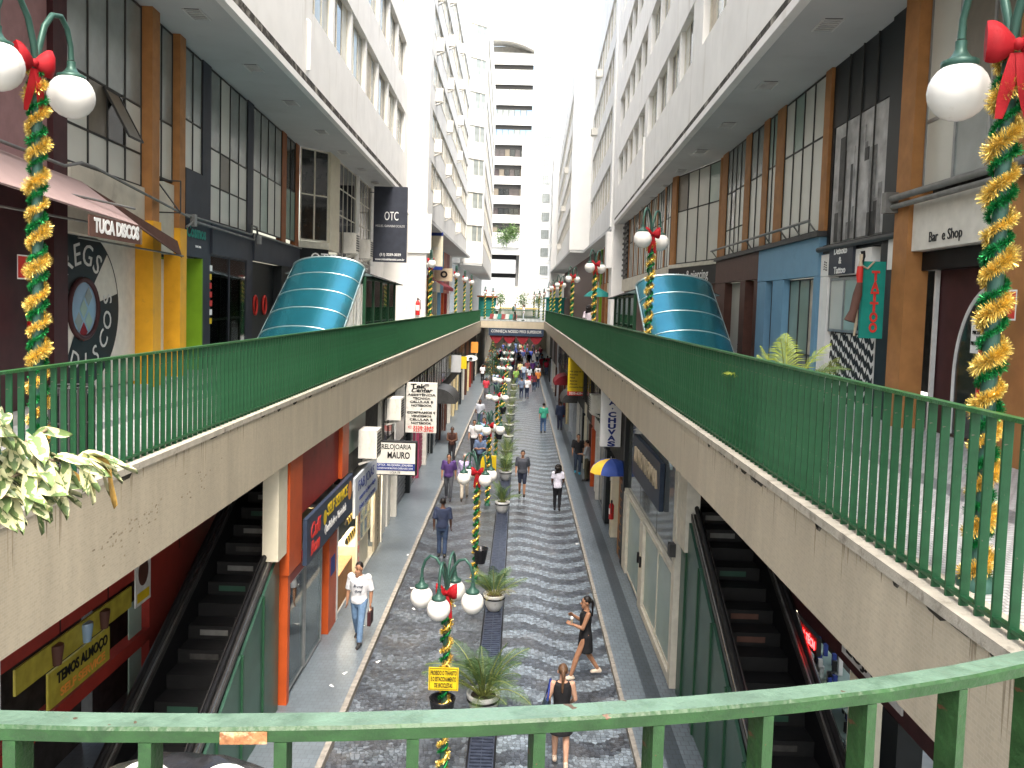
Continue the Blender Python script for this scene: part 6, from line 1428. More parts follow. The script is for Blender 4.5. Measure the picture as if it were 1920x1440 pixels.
# ================= variegated plant at the left rail =================
vp = thing('variegated_plant', 'cream and green variegated plant hanging in from the left edge', 'plant', (-2.6, 3.3, 6.4))
leaf = MB(); n = 8
vs = []
for i in range(n+1):
    t = i/n; w = .029*math.sin(PI*min(1, t*.94+.03))**.8*(1 if t < .9 else .6); x = .15*t; z = -.085*t*t+.012*math.sin(t*6)
    vs += [(x, -w, z+.016+.004*math.sin(9*t)), (x, 0, z), (x, w, z+.014+.004*math.sin(8*t+1))]
leaf.add(vs, [(3*i+j, 3*i+j+1, 3*i+4+j, 3*i+3+j) for i in range(n) for j in range(2)], 0, True); LEAF = leaf.mesh('leaf', M['variegated']); LEAFY = LEAF.copy(); LEAFY.materials.clear(); LEAFY.materials.append(M['leaf_yellow'])
rr = random.Random(4)
stems = [((-2.75, 3.2, 5.9), (-2.45, 3.35, 6.45), (-2.15, 3.62, 6.62), (-1.98, 3.72, 6.6)), ((-2.75, 3.2, 5.9), (-2.5, 3.35, 6.6), (-2.28, 3.5, 6.85)), ((-2.7, 3.2, 5.9), (-2.5, 3.3, 6.3), (-2.35, 3.45, 6.45), (-2.2, 3.6, 6.5)), ((-2.7, 3.1, 5.8), (-2.5, 3.25, 6.2), (-2.38, 3.35, 6.22)), ((-2.75, 3.2, 5.9), (-2.55, 3.3, 6.7), (-2.42, 3.4, 6.78)), ((-2.7, 3.2, 5.9), (-2.5, 3.4, 6.5), (-2.2, 3.7, 6.75)), ((-2.7, 3.2, 5.9), (-2.5, 3.4, 6.4), (-2.15, 3.75, 6.55))]
for s in stems:
    pts = [Vector(q) for q in s]; p = MB(); p.tube(pts, [.008]*len(pts), 5); p.build('stem', 'stem', vp)
    for k in range(27):
        t = rr.uniform(.3, 1.0)*(len(pts)-1); i = min(int(t), len(pts)-2); c = pts[i].lerp(pts[i+1], t-i)
        az = rr.uniform(-1.2, 1.0); sc = rr.uniform(.95, 1.45)
        inst(LEAFY if rr.random() < .025 else LEAF, 'leaf', vp, at(vp, c), (rr.uniform(-.9, .9), rr.uniform(-.35, .7), az), (sc, sc*rr.uniform(.85, 1.1), sc))

# ================= upper-level signs and fittings =================
oc = thing('hanging_sign', 'large black OTC opticians banner sign projecting from the left block', 'sign', (-5.95, 36, 10.8))
p = MB(); p.box(-6.68, -5.18, 35.97, 36.1, 9.12, 12.47); p.build('panel', 'navy_paint', oc)
text('OTC', oc, (-5.88, 35.96, 11.15), .55, 'white', width=.62, bold=.0); text('MIGUEL GIANNINI OCULOS', oc, (-5.93, 35.96, 10.72), .14, 'letter_grey', width=1.3)
text('(11) 3259-3039', oc, (-5.9, 35.96, 9.45), .16, 'white', width=.95, bold=.02); text('www.miguelgiannini.com.br', oc, (-5.92, 35.96, 9.24), .14, 'white', width=1.32, bold=.02)
p = MB(); p.bar((-6.68, 36.03, 9.3), (-7.05, 36.03, 9.3), .04, .04); p.bar((-6.68, 36.03, 12.2), (-7.05, 36.03, 12.2), .04, .04); p.build('bracket', 'grey_metal', oc)
ac_unit((-6.97, 31.6, 9.2), PI/2, 'air conditioner on the dark mezzanine window nearest the left vestibule', (.95, .9, 1.9))
ac_unit((-7.05, 35.0, 9.2), PI/2, 'air conditioner beside the black OTC banner sign', (.95, .9, 1.9))
bn2 = thing('hanging_sign', 'beige banner with blue edges hung on the second left block', 'sign', (-5.5, 50, 10.6))
p = MB(); p.box(-6.13, -4.93, 49.97, 50.03, 9.62, 11.5); p.build('panel', 'cream', bn2); p = MB(); p.box(-6.13, -4.93, 49.96, 50.04, 11.51, 11.73); p.box(-6.13, -4.93, 49.96, 50.04, 9.4, 9.61); p.build('blue_edge', 'sign_blue', bn2); text('Daniela', bn2, (-5.5, 49.955, 10.75), .34, 'letter_grey', shear=.3, width=.9); text('presentes', bn2, (-5.5, 49.955, 10.5), .1, 'letter_grey', width=.6)
on = thing('hanging_sign', 'tan box sign with a black oval emblem on the second left block', 'sign', (-5.6, 57, 9.3)); p = MB(); p.box(-6.2, -4.9, 57, 57.15, 8.9, 9.8); p.build('panel', 'sand', on); text('O', on, (-5.5, 56.98, 9.35), .6, 'black', bold=.06)
ra = thing('awning', 'sloping red awning over the shops of the second left block', 'awning', (-6, 60, 8.6)); p = MB(); p.add([(-6.7, 55, 9.3), (-5.3, 55, 8.5), (-5.3, 63, 8.5), (-6.7, 63, 9.3), (-5.3, 55, 8.25), (-5.3, 63, 8.25)], [(0, 1, 2, 3), (1, 4, 5, 2)]); p.build('cloth', 'red_cloth', ra)
# Tuca Discos awning
ta = thing('awning', 'faded pink sloping awning with TUCA DISCOS on its brown valance', 'awning', LA.at(12, .6)+(8.6,))
def q3(y, d, z): return LA.at(y, d)+(z,)
p = MB(); p.add([q3(6.5, .06, 9.3), q3(12.4, .06, 9.06), q3(12.34, .95, 8.42), q3(6.5, .95, 8.62)], [(0, 3, 2, 1)])
p.add([q3(6.5, .06, 9.33), q3(12.4, .06, 9.09), q3(12.34, .95, 8.44), q3(6.5, .95, 8.64)], [(0, 1, 2, 3)]); p.build('cloth', 'pink_awning', ta)
p = MB(); p.add([q3(12.42, .06, 9.06), q3(15.7, .3, 8.42), q3(15.9, .32, 8.12), q3(12.36, .95, 8.4)], [(0, 3, 2, 1)]); p.add([q3(12.42, .06, 9.08), q3(15.7, .3, 8.44), q3(15.9, .32, 8.14), q3(12.36, .95, 8.42)], [(0, 1, 2, 3)]); p.build('side_cloth', 'brown_cloth', ta)
p = MB(); p.obox(LA.at(10.7, .95), LA.at(12.34, .95), -.02, .0, 8.15, 8.44); p.build('valance', 'brown_cloth', ta)
text('TUCA DISCOS', ta, LA.at(11.55, .976)+(8.3,), .26, 'white', rotz=LA.rz(), width=1.45, bold=.05)
for z, y0 in ((8.75, 8), (8.42, 8)):
    p = MB(); p.tube([q3(y0, .1, z), q3(12.3, .9, z-.06)], .018, 5); p.build('arm', 'pipe', ta)
p = MB(); p.tube([q3(12.2, .1, 8.22), q3(15.9, .34, 8.16)], .018, 5); p.build('arm', 'pipe', ta)
def extinguisher(p_, rz, lab, s=1.):
    T = thing('fire_extinguisher', lab, 'extinguisher', p_, 'fire extinguishers on the walls'); T.rotation_euler = (0, 0, rz); T.scale = (s, s, s)
    for nm, mm, pr in (('cylinder', 'extinguisher', [(.075, 0), (.08, .02), (.08, .42), (.05, .48), (.025, .5)]), ('valve', 'black', [(.03, .5), (.03, .56), (.015, .6)])):
        b = MB(); b.lathe((0, 0, 0), pr, 14); o = bpy.data.objects.new(nm, b.mesh(nm, mm)); col.objects.link(o); o.parent = T
    b = MB(); n = 8; vs = [(.081*math.sin(a), -.081*math.cos(a), z) for z in (.16, .34) for a in [(-.9+1.8*i/n) for i in range(n+1)]]; b.add(vs, [(i, i+1, n+2+i, n+1+i) for i in range(n)]); o = bpy.data.objects.new('printed_label', b.mesh('label', 'white')); col.objects.link(o); o.parent = T
    b = MB(); b.tube([(0.02, 0, .55), (.1, -.02, .5), (.11, -.02, .2)], .012, 6); o = bpy.data.objects.new('hose', b.mesh('hose', 'black')); col.objects.link(o); o.parent = T
def ext_sign(p_, rz, lab):
    T = thing('safety_sign', lab, 'sign', p_, 'red extinguisher signs'); T.rotation_euler = (0, 0, rz)
    for nm, mm, d, s in (('plate', 'white', 0, .13), ('red_field', 'sign_red', -.003, .115)):
        b = MB(); b.box(-s, s, d-.002, d, -s*1.25, s*1.25); o = bpy.data.objects.new(nm, b.mesh(nm, mm)); col.objects.link(o); o.parent = T
    b = MB(); b.lathe((0, -.006, -.09), [(.03, 0), (.035, .12), (.015, .15), (.03, .18)], 8); o = bpy.data.objects.new('pictogram', b.mesh('pictogram', 'white')); col.objects.link(o); o.parent = T; o.scale = (1, .05, 1)
q = LA.at(10.8, .2); extinguisher((q[0], q[1], 6.75), PI/2, 'red fire extinguisher on the purple wall behind the left lamp', 1.2); q = LA.at(10.65, .13); ext_sign((q[0], q[1], 7.7), PI/2, 'red extinguisher sign on the purple wall')
q = RA.at(8.75, .4); extinguisher((q[0], q[1], 6.5), -PI/2, 'red fire extinguisher on the orange pillar behind the right lamp', 1.35); q = RA.at(8.6, .31); ext_sign((q[0], q[1], 7.55), -PI/2, 'red extinguisher sign on the orange pillar')
extinguisher((-5.3, 41.3, 6.7), 0, 'red fire extinguisher on the white pier of the left row', 1.5)
q = SR.at(24.3, .1); extinguisher((q[0], q[1], .9), -PI/2, 'fire extinguisher beside the umbrella shop', 1.)
# TATTOO blade sign with a plain painted dancer figure
ts = thing('blade_sign', 'green blade sign with red vertical TATTOO letters and a figure', 'sign', RA.at(12.5, .4)+(7.6,))
a = RA.at(12.1, -.12)
p = MB(); p.box(a[0]-.62, a[0]-.28, 12.06, 12.11, 7.05, 8.2); p.build('panel', 'sign_teal', ts)
for i, ch in enumerate('TATTOO'): text(ch, ts, (a[0]-.43, 12.05, 7.98-i*.155), .19, 'sign_red', width=.12, bold=.05)
ax_, ay_ = a[0], 12.04
for nm, mm, pts_, rs_ in (('figure_skin', 'sand', [(-.66, 8.3), (-.665, 8.2), (-.67, 8.05)], [.03, .022, .045]), ('figure_dress', 'sign_red', [(-.67, 8.12), (-.675, 8.0), (-.665, 7.86)], [.045, .052, .04]), ('figure_skirt', 'brown_cloth', [(-.665, 7.88), (-.69, 7.7), (-.74, 7.45), (-.79, 7.3)], [.042, .07, .06, .085]), ('figure_skin', 'sand', [(-.7, 7.5), (-.69, 7.25), (-.71, 7.08)], [.03, .024, .016]), ('figure_skin', 'sand', [(-.65, 8.13), (-.56, 8.09), (-.46, 8.2)], [.018, .016, .012]), ('figure_hair', 'black', [(-.645, 8.35), (-.63, 8.27), (-.64, 8.15)], [.035, .03, .01])):
    fg = MB(); fg.tube([(ax_+q[0], ay_, q[1]) for q in pts_], rs_, 8); fg.build(nm, mm, ts)
# black bag with hoops by the near rail
bg_ = thing('black_bag', 'crumpled black plastic bag with pale hoops below the near rail', 'bag', (-.55, 1.45, 6.3))
p = MB(); rr = random.Random(3); n, m = 22, 12; vs = []
for i in range(n+1):
    for j in range(m+1):
        x = -.86+.5*i/n; t = j/m; w = .0+.14*math.sin(PI*(.12+.88*min(1, i/n if i < n/2 else 1-i/n)*1.6 if True else 0))
        vs.append((x, 1.28+.3*t, 6.42+.12*math.sin(PI*t)*math.sin(PI*(i+.6)/(n+1))+rr.uniform(-.008, .008)))
p.add(vs, [(i*(m+1)+j, (i+1)*(m+1)+j, (i+1)*(m+1)+j+1, i*(m+1)+j+1) for i in range(n) for j in range(m)], 0, True); p.build('plastic', 'bag_black', bg_)
for x, r_ in ((-.62, .055), (-.48, .055), (-.36, .05)):
    p = MB(); p.tube([(x+r_*math.cos(a), 1.33, 6.53+r_*1.1*math.sin(a)) for a in [PI*i/14 for i in range(15)]], .005, 6); p.build('hoop', 'hose', bg_)
for x, y, zd_, lab in ((2.95, 8.0, DR, 'dark wire litter basket standing behind the right railing'), (-4.45, 7.9, DL, 'dark wire litter basket standing behind the left railing')):
    wb = thing('litter_basket', lab, 'litter bin', (x, y, zd_)); 
    for z in (.1, .45, .8):
        p = MB(); p.tube([(x+.2*math.cos(2*PI*i/20), y+.2*math.sin(2*PI*i/20), zd_+z) for i in range(21)], .012, 5, cap=False); p.build('hoop', 'dark_metal', wb)
    for i in range(16):
        a = 2*PI*i/16; p = MB(); p.box(x+.2*math.cos(a)-.008, x+.2*math.cos(a)+.008, y+.2*math.sin(a)-.008, y+.2*math.sin(a)+.008, zd_+.02, zd_+.8); p.build('wire', 'dark_metal', wb)
    p = MB(); p.lathe((x, y, zd_+.04), [(.15, 0), (.17, .4), (.16, .68)], 14); p.build('liner_bag', 'bag_black', wb)
# christmas tree by the far left end
xt = thing('christmas_tree', 'tall decorated christmas tree at the far left end of the street', 'christmas tree', (-2.5, 76, 0))
p = MB(); p.tube([(-2.5, 76, 0), (-2.5, 76, 3.9)], [.1, .03], 6); p.build('trunk', 'stem', xt); lf = MB(); rr = random.Random(9)
for i in range(2600):
    t = rr.random()**.7; r_ = 1.0*t+.03; a = rr.uniform(0, 2*PI); c = Vector((-2.5+r_*math.cos(a)*rr.uniform(.7, 1), 76+r_*math.sin(a)*rr.uniform(.7, 1), 4.0-3.4*t)); d = Vector((math.cos(a), math.sin(a), -.4)).normalized(); e = d.cross(Vector((0, 0, 1))).normalized(); s = .13; lf.add([c-e*.03, c+e*.03, c+d*s], [(0, 1, 2)], 0)
lf.build('needles', 'xmas_green', xt); bl_ = MB()
for i in range(120):
    t = rr.random()**.7; a = rr.uniform(0, 2*PI); r_ = t+.05; bl_.ball((-2.5+r_*math.cos(a), 76+r_*math.sin(a), 4.0-3.4*t), .05, 6, rr.randrange(2))
bl_.build('baubles', ['gold_far', 'bow_red'], xt)['kind'] = 'stuff'
# ================= people =================
SKIN = {'l': mat('skin_light', (.5, .29, .2), .5, var=.06), 'm': mat('skin_medium', (.33, .17, .1), .5, var=.06), 'd': mat('skin_dark', (.1, .048, .03), .5, var=.06)}
CLO = {}
def cloth(c): 
    k = tuple(c)
    if k not in CLO: CLO[k] = mat('cloth_%d' % len(CLO), c, .8, var=.14, scale=14, bump=.35, bscale=45)
    return CLO[k]
HAIR = mat('hair_black', (.012, .009, .008), .45, var=.3, scale=40); HAIRG = mat('hair_grey', (.3, .29, .28), .6, var=.2); HAIRB = mat('hair_brown', (.1, .055, .03), .5, var=.4, scale=30)
def capsule(mb, a, b, ra, rb, n=10, flat=False):
    a = Vector(a); b = Vector(b); t = (b-a); L = t.length
    if L < 1e-5: t = Vector((0, 0, 1)); L = 1e-5
    t /= L; 
    if flat: mb.tube([a, b], [ra, rb], n); return
    pts = [a-t*ra*.95, a-t*ra*.6, a, b, b+t*rb*.6, b+t*rb*.95]; mb.tube(pts, [ra*.3, ra*.8, ra, rb, rb*.8, rb*.3], n)
def loft(mb, rings, n=14):
    """rings: (center, rx, ry, rotz)"""
    vs = []
    for c, rx, ry, rz in rings:
        cr, sr = math.cos(rz), math.sin(rz)
        for j in range(n):
            a = 2*PI*j/n; x = rx*math.cos(a); y = ry*math.sin(a); vs.append((c[0]+x*cr-y*sr, c[1]+x*sr+y*cr, c[2]))
    k = len(rings); mb.add(vs, [(i*n+j, i*n+(j+1) % n, (i+1)*n+(j+1) % n, (i+1)*n+j) for i in range(k-1) for j in range(n)]); mb.add(vs[:n], [tuple(range(n-1, -1, -1))]); mb.add(vs[-n:], [tuple(range(n))])
def remesh(mb, name, m, vox, smooth=3, fac=.5):
    o = bpy.data.objects.new(name, mb.mesh(name, m))
    r = o.modifiers.new('r', 'REMESH'); r.mode = 'VOXEL'; r.voxel_size = vox; r.use_smooth_shade = True
    s = o.modifiers.new('s', 'SMOOTH'); s.iterations = smooth; s.factor = fac
    me = eval_mesh(o, name); bpy.data.objects.remove(o)
    me.materials.clear(); me.materials.append(m if not isinstance(m, str) else M[m]); return me
def person(label, x, y, zb, heading, h=1.72, skin='m', shirt=(.5, .5, .5), legs=(.03, .035, .06), shoes=(.03, .03, .03), sleeve=.5, leglen=1., hair='short', hairm=None, step=.25, phase=0, armL=None, armR=None, female=False, dress=False, near=1, head_turn=0., head_down=0., group=None, fat=1., name='person', sleeveless=False, sway=0.):
    """heading: angle of facing direction in plan (radians, 0=+x). near 2: fingers and fine mesh"""
    vox = {2: .0105, 1: .018, 0: .03}[near]; S = h/1.72
    # local frame: facing -y, x to the person's left... later rotated
    P = lambda x_, y_, z_: Vector((x_*S, y_*S, z_*S))
    hipw = .09 if not female else .092; shw = .185 if not female else .16
    hip = {s: P(s*hipw, 0, .93) for s in (-1, 1)}
    sw = step*.5
    ft = {}; kn = {}
    for s in (-1, 1):
        f = sw if (s == 1) == (phase == 0) else -sw            # forward is -y
        lift = .0 if f > 0 else .05*min(1, step*3)
        ft[s] = P(s*.085, -f, .085+lift); mid = (hip[s]+ft[s])/2; kn[s] = mid+P(0, -.035-(.06 if f < 0 else 0)*step*2, .0)
    neck = P(0, .0, 1.47); head = P(0, -.02-.05*head_down, 1.60-.01*head_down)
    sh = {s: P(s*shw, 0, 1.405) for s in (-1, 1)}
    el, ha = {}, {}
    for s, arm in ((-1, armR), (1, armL)):
        if arm: el[s], ha[s] = P(*arm[0]), P(*arm[1])
        else:
            f = -sw if (s == 1) == (phase == 0) else sw
            el[s] = P(s*(shw+.05), .03-.28*f, 1.13); ha[s] = P(s*(shw+.055), -.03-.62*f, .885)
    def arm_into(mb, s, infl=0., upto=1.):
        r = lambda v: v*S*fat**.5+infl
        e = el[s]; k = ha[s]
        if upto <= .5:
            t = upto*2; mb.ball(sh[s], r(.056)+.009, 12); mb.tube([sh[s]+P(-s*.03, 0, .0), sh[s].lerp(e, .12), sh[s].lerp(e, t)], [r(.056), r(.056), r(.052)+infl*.4], 12)
        else:
            capsule(mb, sh[s], e, r(.053), r(.041)); mb.ball(sh[s], r(.054)+(.009 if infl else 0), 12)
            t = (upto-.5)*2; mb.tube([e, e.lerp(k, .35 if t > .4 else t*.5), e.lerp(k, t)], [r(.041), r(.039), r(.028)+infl*.6], 12); mb.ball(e, r(.041), 8)
    def torso(mb, infl=0., z0=.86, z1=1.46):
        F = fat
        prof = [(.80, .1, .085), (.86, .158, .108), (.93, .168 if female else .162, .118), (1.02, .148 if not female else .132, .105), (1.12, .15 if not female else .128, .104), (1.24, .17 if not female else .148, .115), (1.33, .182 if not female else .155, .112), (1.40, .168 if not female else .142, .092), (1.44, .11, .07), (1.475, .062, .058)]
        rings = []
        for z, rx, ry in prof:
            if z < z0-.001 or z > z1+.001: continue
            ff = F if z < 1.35 else 1; rings.append((P(0, -.012 if 1.1 < z < 1.35 else 0, z), rx*S*(1+(ff-1)*.6)+infl, ry*S*ff+infl, 0))
        loft(mb, rings, 16)
    body = MB(); torso(body); capsule(body, P(0, .005, 1.44), P(0, -.01, 1.54), .056*S, .052*S)
    # head with jaw, nose, ears
    ht = head_turn; hc = head
    body.ball(hc+P(0, .012, .035), .098*S, 14, sc=(.8, 1.0, 1.02)); d = Vector((math.sin(ht), -math.cos(ht), 0)); sx = Vector((math.cos(ht), math.sin(ht), 0))
    dn = Vector((0, 0, -.12*head_down*S))
    capsule(body, hc+d*.03*S+P(0, 0, -.035)+dn*.3, hc+d*.055*S+P(0, 0, -.075)+dn, .062*S, .042*S)
    capsule(body, hc+d*.092*S+P(0, 0, .015)+dn*.3, hc+d*.112*S+P(0, 0, -.022)+dn*.5, .011*S, .016*S, 6)
    for s in (-1, 1): body.ball(hc+sx*s*.082*S+P(0, .01, 0), .026*S, 8, sc=(.5, .9, 1.3))
    for s in (-1, 1):
        arm_into(body, s, 0, 1.)
        capsule(body, hip[s], kn[s], .086*S*fat**.5, .058*S); capsule(body, kn[s], kn[s].lerp(ft[s], .3), .056*S, .058*S); capsule(body, kn[s].lerp(ft[s], .3), ft[s], .058*S, .038*S)
        capsule(body, ft[s]+P(0, .03, -.045), ft[s]+P(0, -.14, -.055), .034*S, .03*S)
        # hand
        w = ha[s]; dr = (ha[s]-el[s]).normalized(); side = Vector((0, -1, 0)) if abs(dr.y) < .8 else Vector((s*-.6, 0, .8)); side = (side-dr*side.dot(dr)).normalized(); pn = dr.cross(side)
        pal = w+dr*.055*S
        for o_ in (-.02, 0, .02): capsule(body, w+side*o_*.6*S, pal+side*o_*1.25*S+dr*.02*S, .017*S, .0165*S, 8)
        if near >= 1:
            for q_, (o_, ln_) in enumerate(((-.034, .062), (-.0115, .075), (.0115, .072), (.034, .066))):
                b0 = pal+side*o_*S+dr*.022*S; b1 = b0+dr*ln_*.55*S+pn*(-s)*.008*S; b2 = b1+dr*ln_*.42*S+pn*(-s)*.022*S
                capsule(body, b0, b1, .0095*S, .009*S, 6); capsule(body, b1, b2, .009*S, .0078*S, 6)
            t0 = w+dr*.03*S+side*.026*S; t1 = t0+(dr*.6+side*.75).normalized()*.04*S; capsule(body, t0, t1, .012*S, .01*S, 6); capsule(body, t1, t1+(dr*.9+side*.25).normalized()*.03*S, .01*S, .0085*S, 6)
    T = thing(name, label, 'person', (x, y, zb), group)
    parts = [('body', remesh(body, 'body', SKIN[skin], vox, 2 if near == 2 else 1, .4))]
    # clothes
    up_ = MB()
    if dress:
        torso(up_, .012, .86, 1.44); loft(up_, [(P(0, 0, .57), .2*S, .165*S, 0), (P(0, 0, .75), .19*S, .15*S, 0), (P(0, 0, .93), .182*S, .135*S, 0)], 16)
        parts.append(('dress', remesh(up_, 'dress', cloth(shirt), vox*1.1, 3)))
    else:
        torso(up_, .017 if near else .022, .86, 1.45)
        if not sleeveless:
            for s in (-1, 1): arm_into(up_, s, .014, sleeve)
        parts.append(('shirt', remesh(up_, 'shirt', cloth(shirt), vox*1.1, 3)))
        lg = MB(); loft(lg, [(P(0, 0, .78), .12*S, .1*S, 0), (P(0, 0, .86), (.17 if not female else .172)*S*fat**.5, .122*S*fat**.5, 0), (P(0, 0, .95), .168*S*fat**.5, .124*S*fat, 0)], 16)
        for s in (-1, 1):
            t = leglen
            if t > .5:
                capsule(lg, hip[s], kn[s], .1*S*fat**.5, .072*S); end = kn[s].lerp(ft[s], (t-.5)*2*.97); lg.tube([kn[s], kn[s].lerp(end, .5), end], [.07*S, .066*S, (.06 if not female else .05)*S], 12)
            else: lg.tube([hip[s], hip[s].lerp(kn[s], .5), hip[s].lerp(kn[s], t*2)], [.098*S, .096*S, .088*S], 12)
        parts.append(('trousers' if leglen > .55 else 'shorts', remesh(lg, 'trousers', cloth(legs), vox*1.1, 3)))
    for s in (-1, 1):
        so = MB(); capsule(so, ft[s]+P(0, .045, -.045), ft[s]+P(0, -.13, -.052), .043*S, .04*S); capsule(so, ft[s]+P(0, .02, -.01), ft[s]+P(0, -.03, -.03), .045*S, .042*S)
        parts.append(('shoe', remesh(so, 'shoe', cloth(shoes), vox, 2)))
    hm = hairm or HAIR
    if hair != 'bald':
        hr = MB(); c = hc+P(0, .024, .052)
        hr.ball(c, .1*S, 14, sc=(.86, 1.0, .95))
        if hair == 'curly':
            rr = random.Random(3)
            for i in range(46):
                v = Vector((rr.gauss(0, 1), rr.gauss(0, 1)+.3, rr.gauss(0, 1))).normalized()
                if v.y < -.35 and v.z < .5: continue
                hr.ball(c+v*.105*S+P(0, .03, -.02), .042*S, 8)
            for i in range(20): hr.ball(c+P(rr.uniform(-.11, .11), .06+rr.uniform(0, .04), rr.uniform(-.26, -.05)), .045*S, 8)
        if hair in ('pony', 'bun'):
            capsule(hr, c+P(0, .085, .0), c+P(0, .125, -.06), .035*S, .03*S)
            capsule(hr, c+P(0, .125, -.06), c+P(0.01, .12, -.34 if hair == 'pony' else -.08), .03*S, .016*S)
        if hair == 'long': 
            for dx in (-.05, 0, .05): capsule(hr, c+P(dx, .06, 0), c+P(dx*1.2, .075, -.28), .05*S, .035*S)
        # cut the face free by shaving hair in front of the brow
        me = remesh(hr, 'hair', hm, max(.012, vox*.9), 1)
        import bmesh
        bm = bmesh.new(); bm.from_mesh(me)
        kill = [f for f in bm.faces if (f.calc_center_median()-hc).dot(d) > .03*S and (f.calc_center_median()-hc).z < .075*S or ((f.calc_center_median()-hc).dot(d) > -.035*S and (f.calc_center_median()-hc).z < .02*S and hair in ('short', 'cap'))]
        bmesh.ops.delete(bm, geom=kill, context='FACES'); bm.to_mesh(me); bm.free()
        parts.append(('hair' if hair != 'cap' else 'cap', me))
    if near >= 1:
        ey = MB()
        for s in (-1, 1): ey.ball(hc+d*.088*S+sx*s*.032*S+P(0, 0, .022)+dn*.2, .012*S, 8, sc=(1, 1, .6))
        ey.tube([hc+d*.098*S+sx*-.022*S+P(0, 0, -.058)+dn*.7, hc+d*.103*S+P(0, 0, -.056)+dn*.7, hc+d*.098*S+sx*.022*S+P(0, 0, -.058)+dn*.7], .005*S, 5)
        for s in (-1, 1): ey.tube([hc+d*.09*S+sx*s*.016*S+P(0, 0, .045), hc+d*.088*S+sx*s*.045*S+P(0, 0, .048)], .006*S, 5)
        parts.append(('face_features', ey.mesh('face_features', HAIR)))
    rot = heading+PI/2
    for nm, me in parts:
        o = bpy.data.objects.new(nm, me); col.objects.link(o); o.parent = T
    T.rotation_euler = (0, 0, rot); T['_S'] = S
    del T['_S']
    W = Matrix.Rotation(rot, 4, 'Z')
    return T, {k: W @ v+Vector((x, y, zb)) for k, v in (('handL', ha[1]), ('handR', ha[-1]), ('chest', P(0, -.14, 1.25)), ('shL', sh[1]), ('shR', sh[-1]), ('head', hc))}, W
S_ = -PI/2; N_ = PI/2     # facing camera / away
GPE = 'pedestrians in the lower street'
NAVY = (.02, .03, .065); JEAN = (.075, .12, .21); BLK = (.012, .012, .014); WHT = (.68, .68, .7)
T, J, W = person('man in a white printed T-shirt and blue jeans carrying a red briefcase', -3.23, 16.6, .12, S_-.12, 1.74, 'm', WHT, (.12, .2, .32), (.03, .03, .03), .5, 1., 'short', step=.42, phase=0, near=2, head_turn=-.45, head_down=.5, group=GPE, fat=1.06, armR=((-.245, .03, 1.13), (-.25, -.02, .88)), armL=((.245, .04, 1.13), (.255, -.03, .88)))
for s, z, sz in (('Bravo', 1.27, .085), ('Gold', 1.16, .075)):
    o = text(s, T, (0, 0, 0), sz, 'sign_navy', shear=.4, bold=-.004, depth=.012, name='shirt_print'); o.location = (.01, -.146 if z > 1.2 else -.142, z); o.rotation_euler = (PI/2, 0, 0)
bc = thing('briefcase', 'reddish brown briefcase in the hand of the man in white', 'briefcase', tuple(J['handL'])); p = MB(); hx, hy, hz_ = J['handL']
p.box(hx-.035, hx+.035, hy-.17, hy+.17, hz_-.44, hz_-.15); p.build('case', 'maroon', bc); p = MB(); p.tube([(hx, hy-.07, hz_-.15), (hx, hy-.06, hz_-.1), (hx, hy+.06, hz_-.1), (hx, hy+.07, hz_-.15)], .012, 6); p.build('handle', 'cream', bc)
bc.rotation_euler = (0, 0, 0)
T, J, W = person('woman in a short black dress walking left while eating an ice cream', 1.5, 15.6, 0, PI+.15, 1.64, 'm', BLK, shoes=(.6, .5, .4), hair='pony', step=.62, near=2, female=True, dress=True, group=GPE, armR=((-.19, -.05, 1.14), (-.1, -.26, 1.3)), armL=((.2, -.12, 1.13), (.1, -.3, 1.18)))
p = MB(); c = J['handL']+Vector((-.03, 0, .1)); ice = thing('ice_cream', 'white ice cream cone held by the walking woman in black', 'ice cream', tuple(c)); p.lathe(tuple(c), [(.005, -.1), (.028, 0)], 8); p.build('cone', 'sand', ice); p = MB(); p.ball(tuple(c+Vector((0, 0, .03))), .034, 10); p.build('scoop', 'white', ice)
T, J, W = person('woman in a black dress seen from behind with a braided ponytail', .86, 12.5, 0, N_, 1.66, 'l', BLK, shoes=(.5, .4, .32), hair='pony', hairm=HAIRB, step=.3, near=2, female=True, dress=True, group=GPE, armL=((.23, .0, 1.14), (.2, -.16, .98)), armR=((-.22, -.02, 1.14), (-.18, -.2, 1.0)))
hb = thing('handbag', 'dark blue patterned shoulder bag on the woman with the braid', 'handbag', (.6, 12.5, .95)); p = MB(); loft(p, [((.6, 12.52, .82), .05, .16, 0), ((.6, 12.52, .95), .07, .18, 0), ((.62, 12.52, 1.12), .04, .15, 0)], 12); p.build('bag', 'sign_navy', hb); p = MB(); p.tube([(.62, 12.4, 1.1), (.665, 12.5, 1.42), (.62, 12.64, 1.1)], .018, 6); p.build('strap', 'sign_blue', hb)
person('man in navy T-shirt and dark jeans walking away near the left kerb', -2.07, 22.85, 0, N_, 1.73, 'd', (.02, .028, .06), (.03, .05, .1), (.02, .02, .02), .5, 1., 'short', step=.12, near=1, group=GPE)
person('man in a purple polo shirt and grey jeans looking down', -2.49, 29.6, 0, S_, 1.76, 'm', (.07, .035, .14), (.06, .065, .075), (.04, .04, .05), .5, 1., 'short', step=.3, near=1, head_down=.9, group=GPE, fat=1.12)
person('older man in lilac shirt and beige trousers walking toward the camera', -1.9, 29.75, 0, S_, 1.74, 'l', (.42, .36, .55), (.5, .44, .36), (.03, .025, .02), .98, 1., 'short', HAIRG, step=.4, phase=1, near=1, group=GPE, fat=1.05)
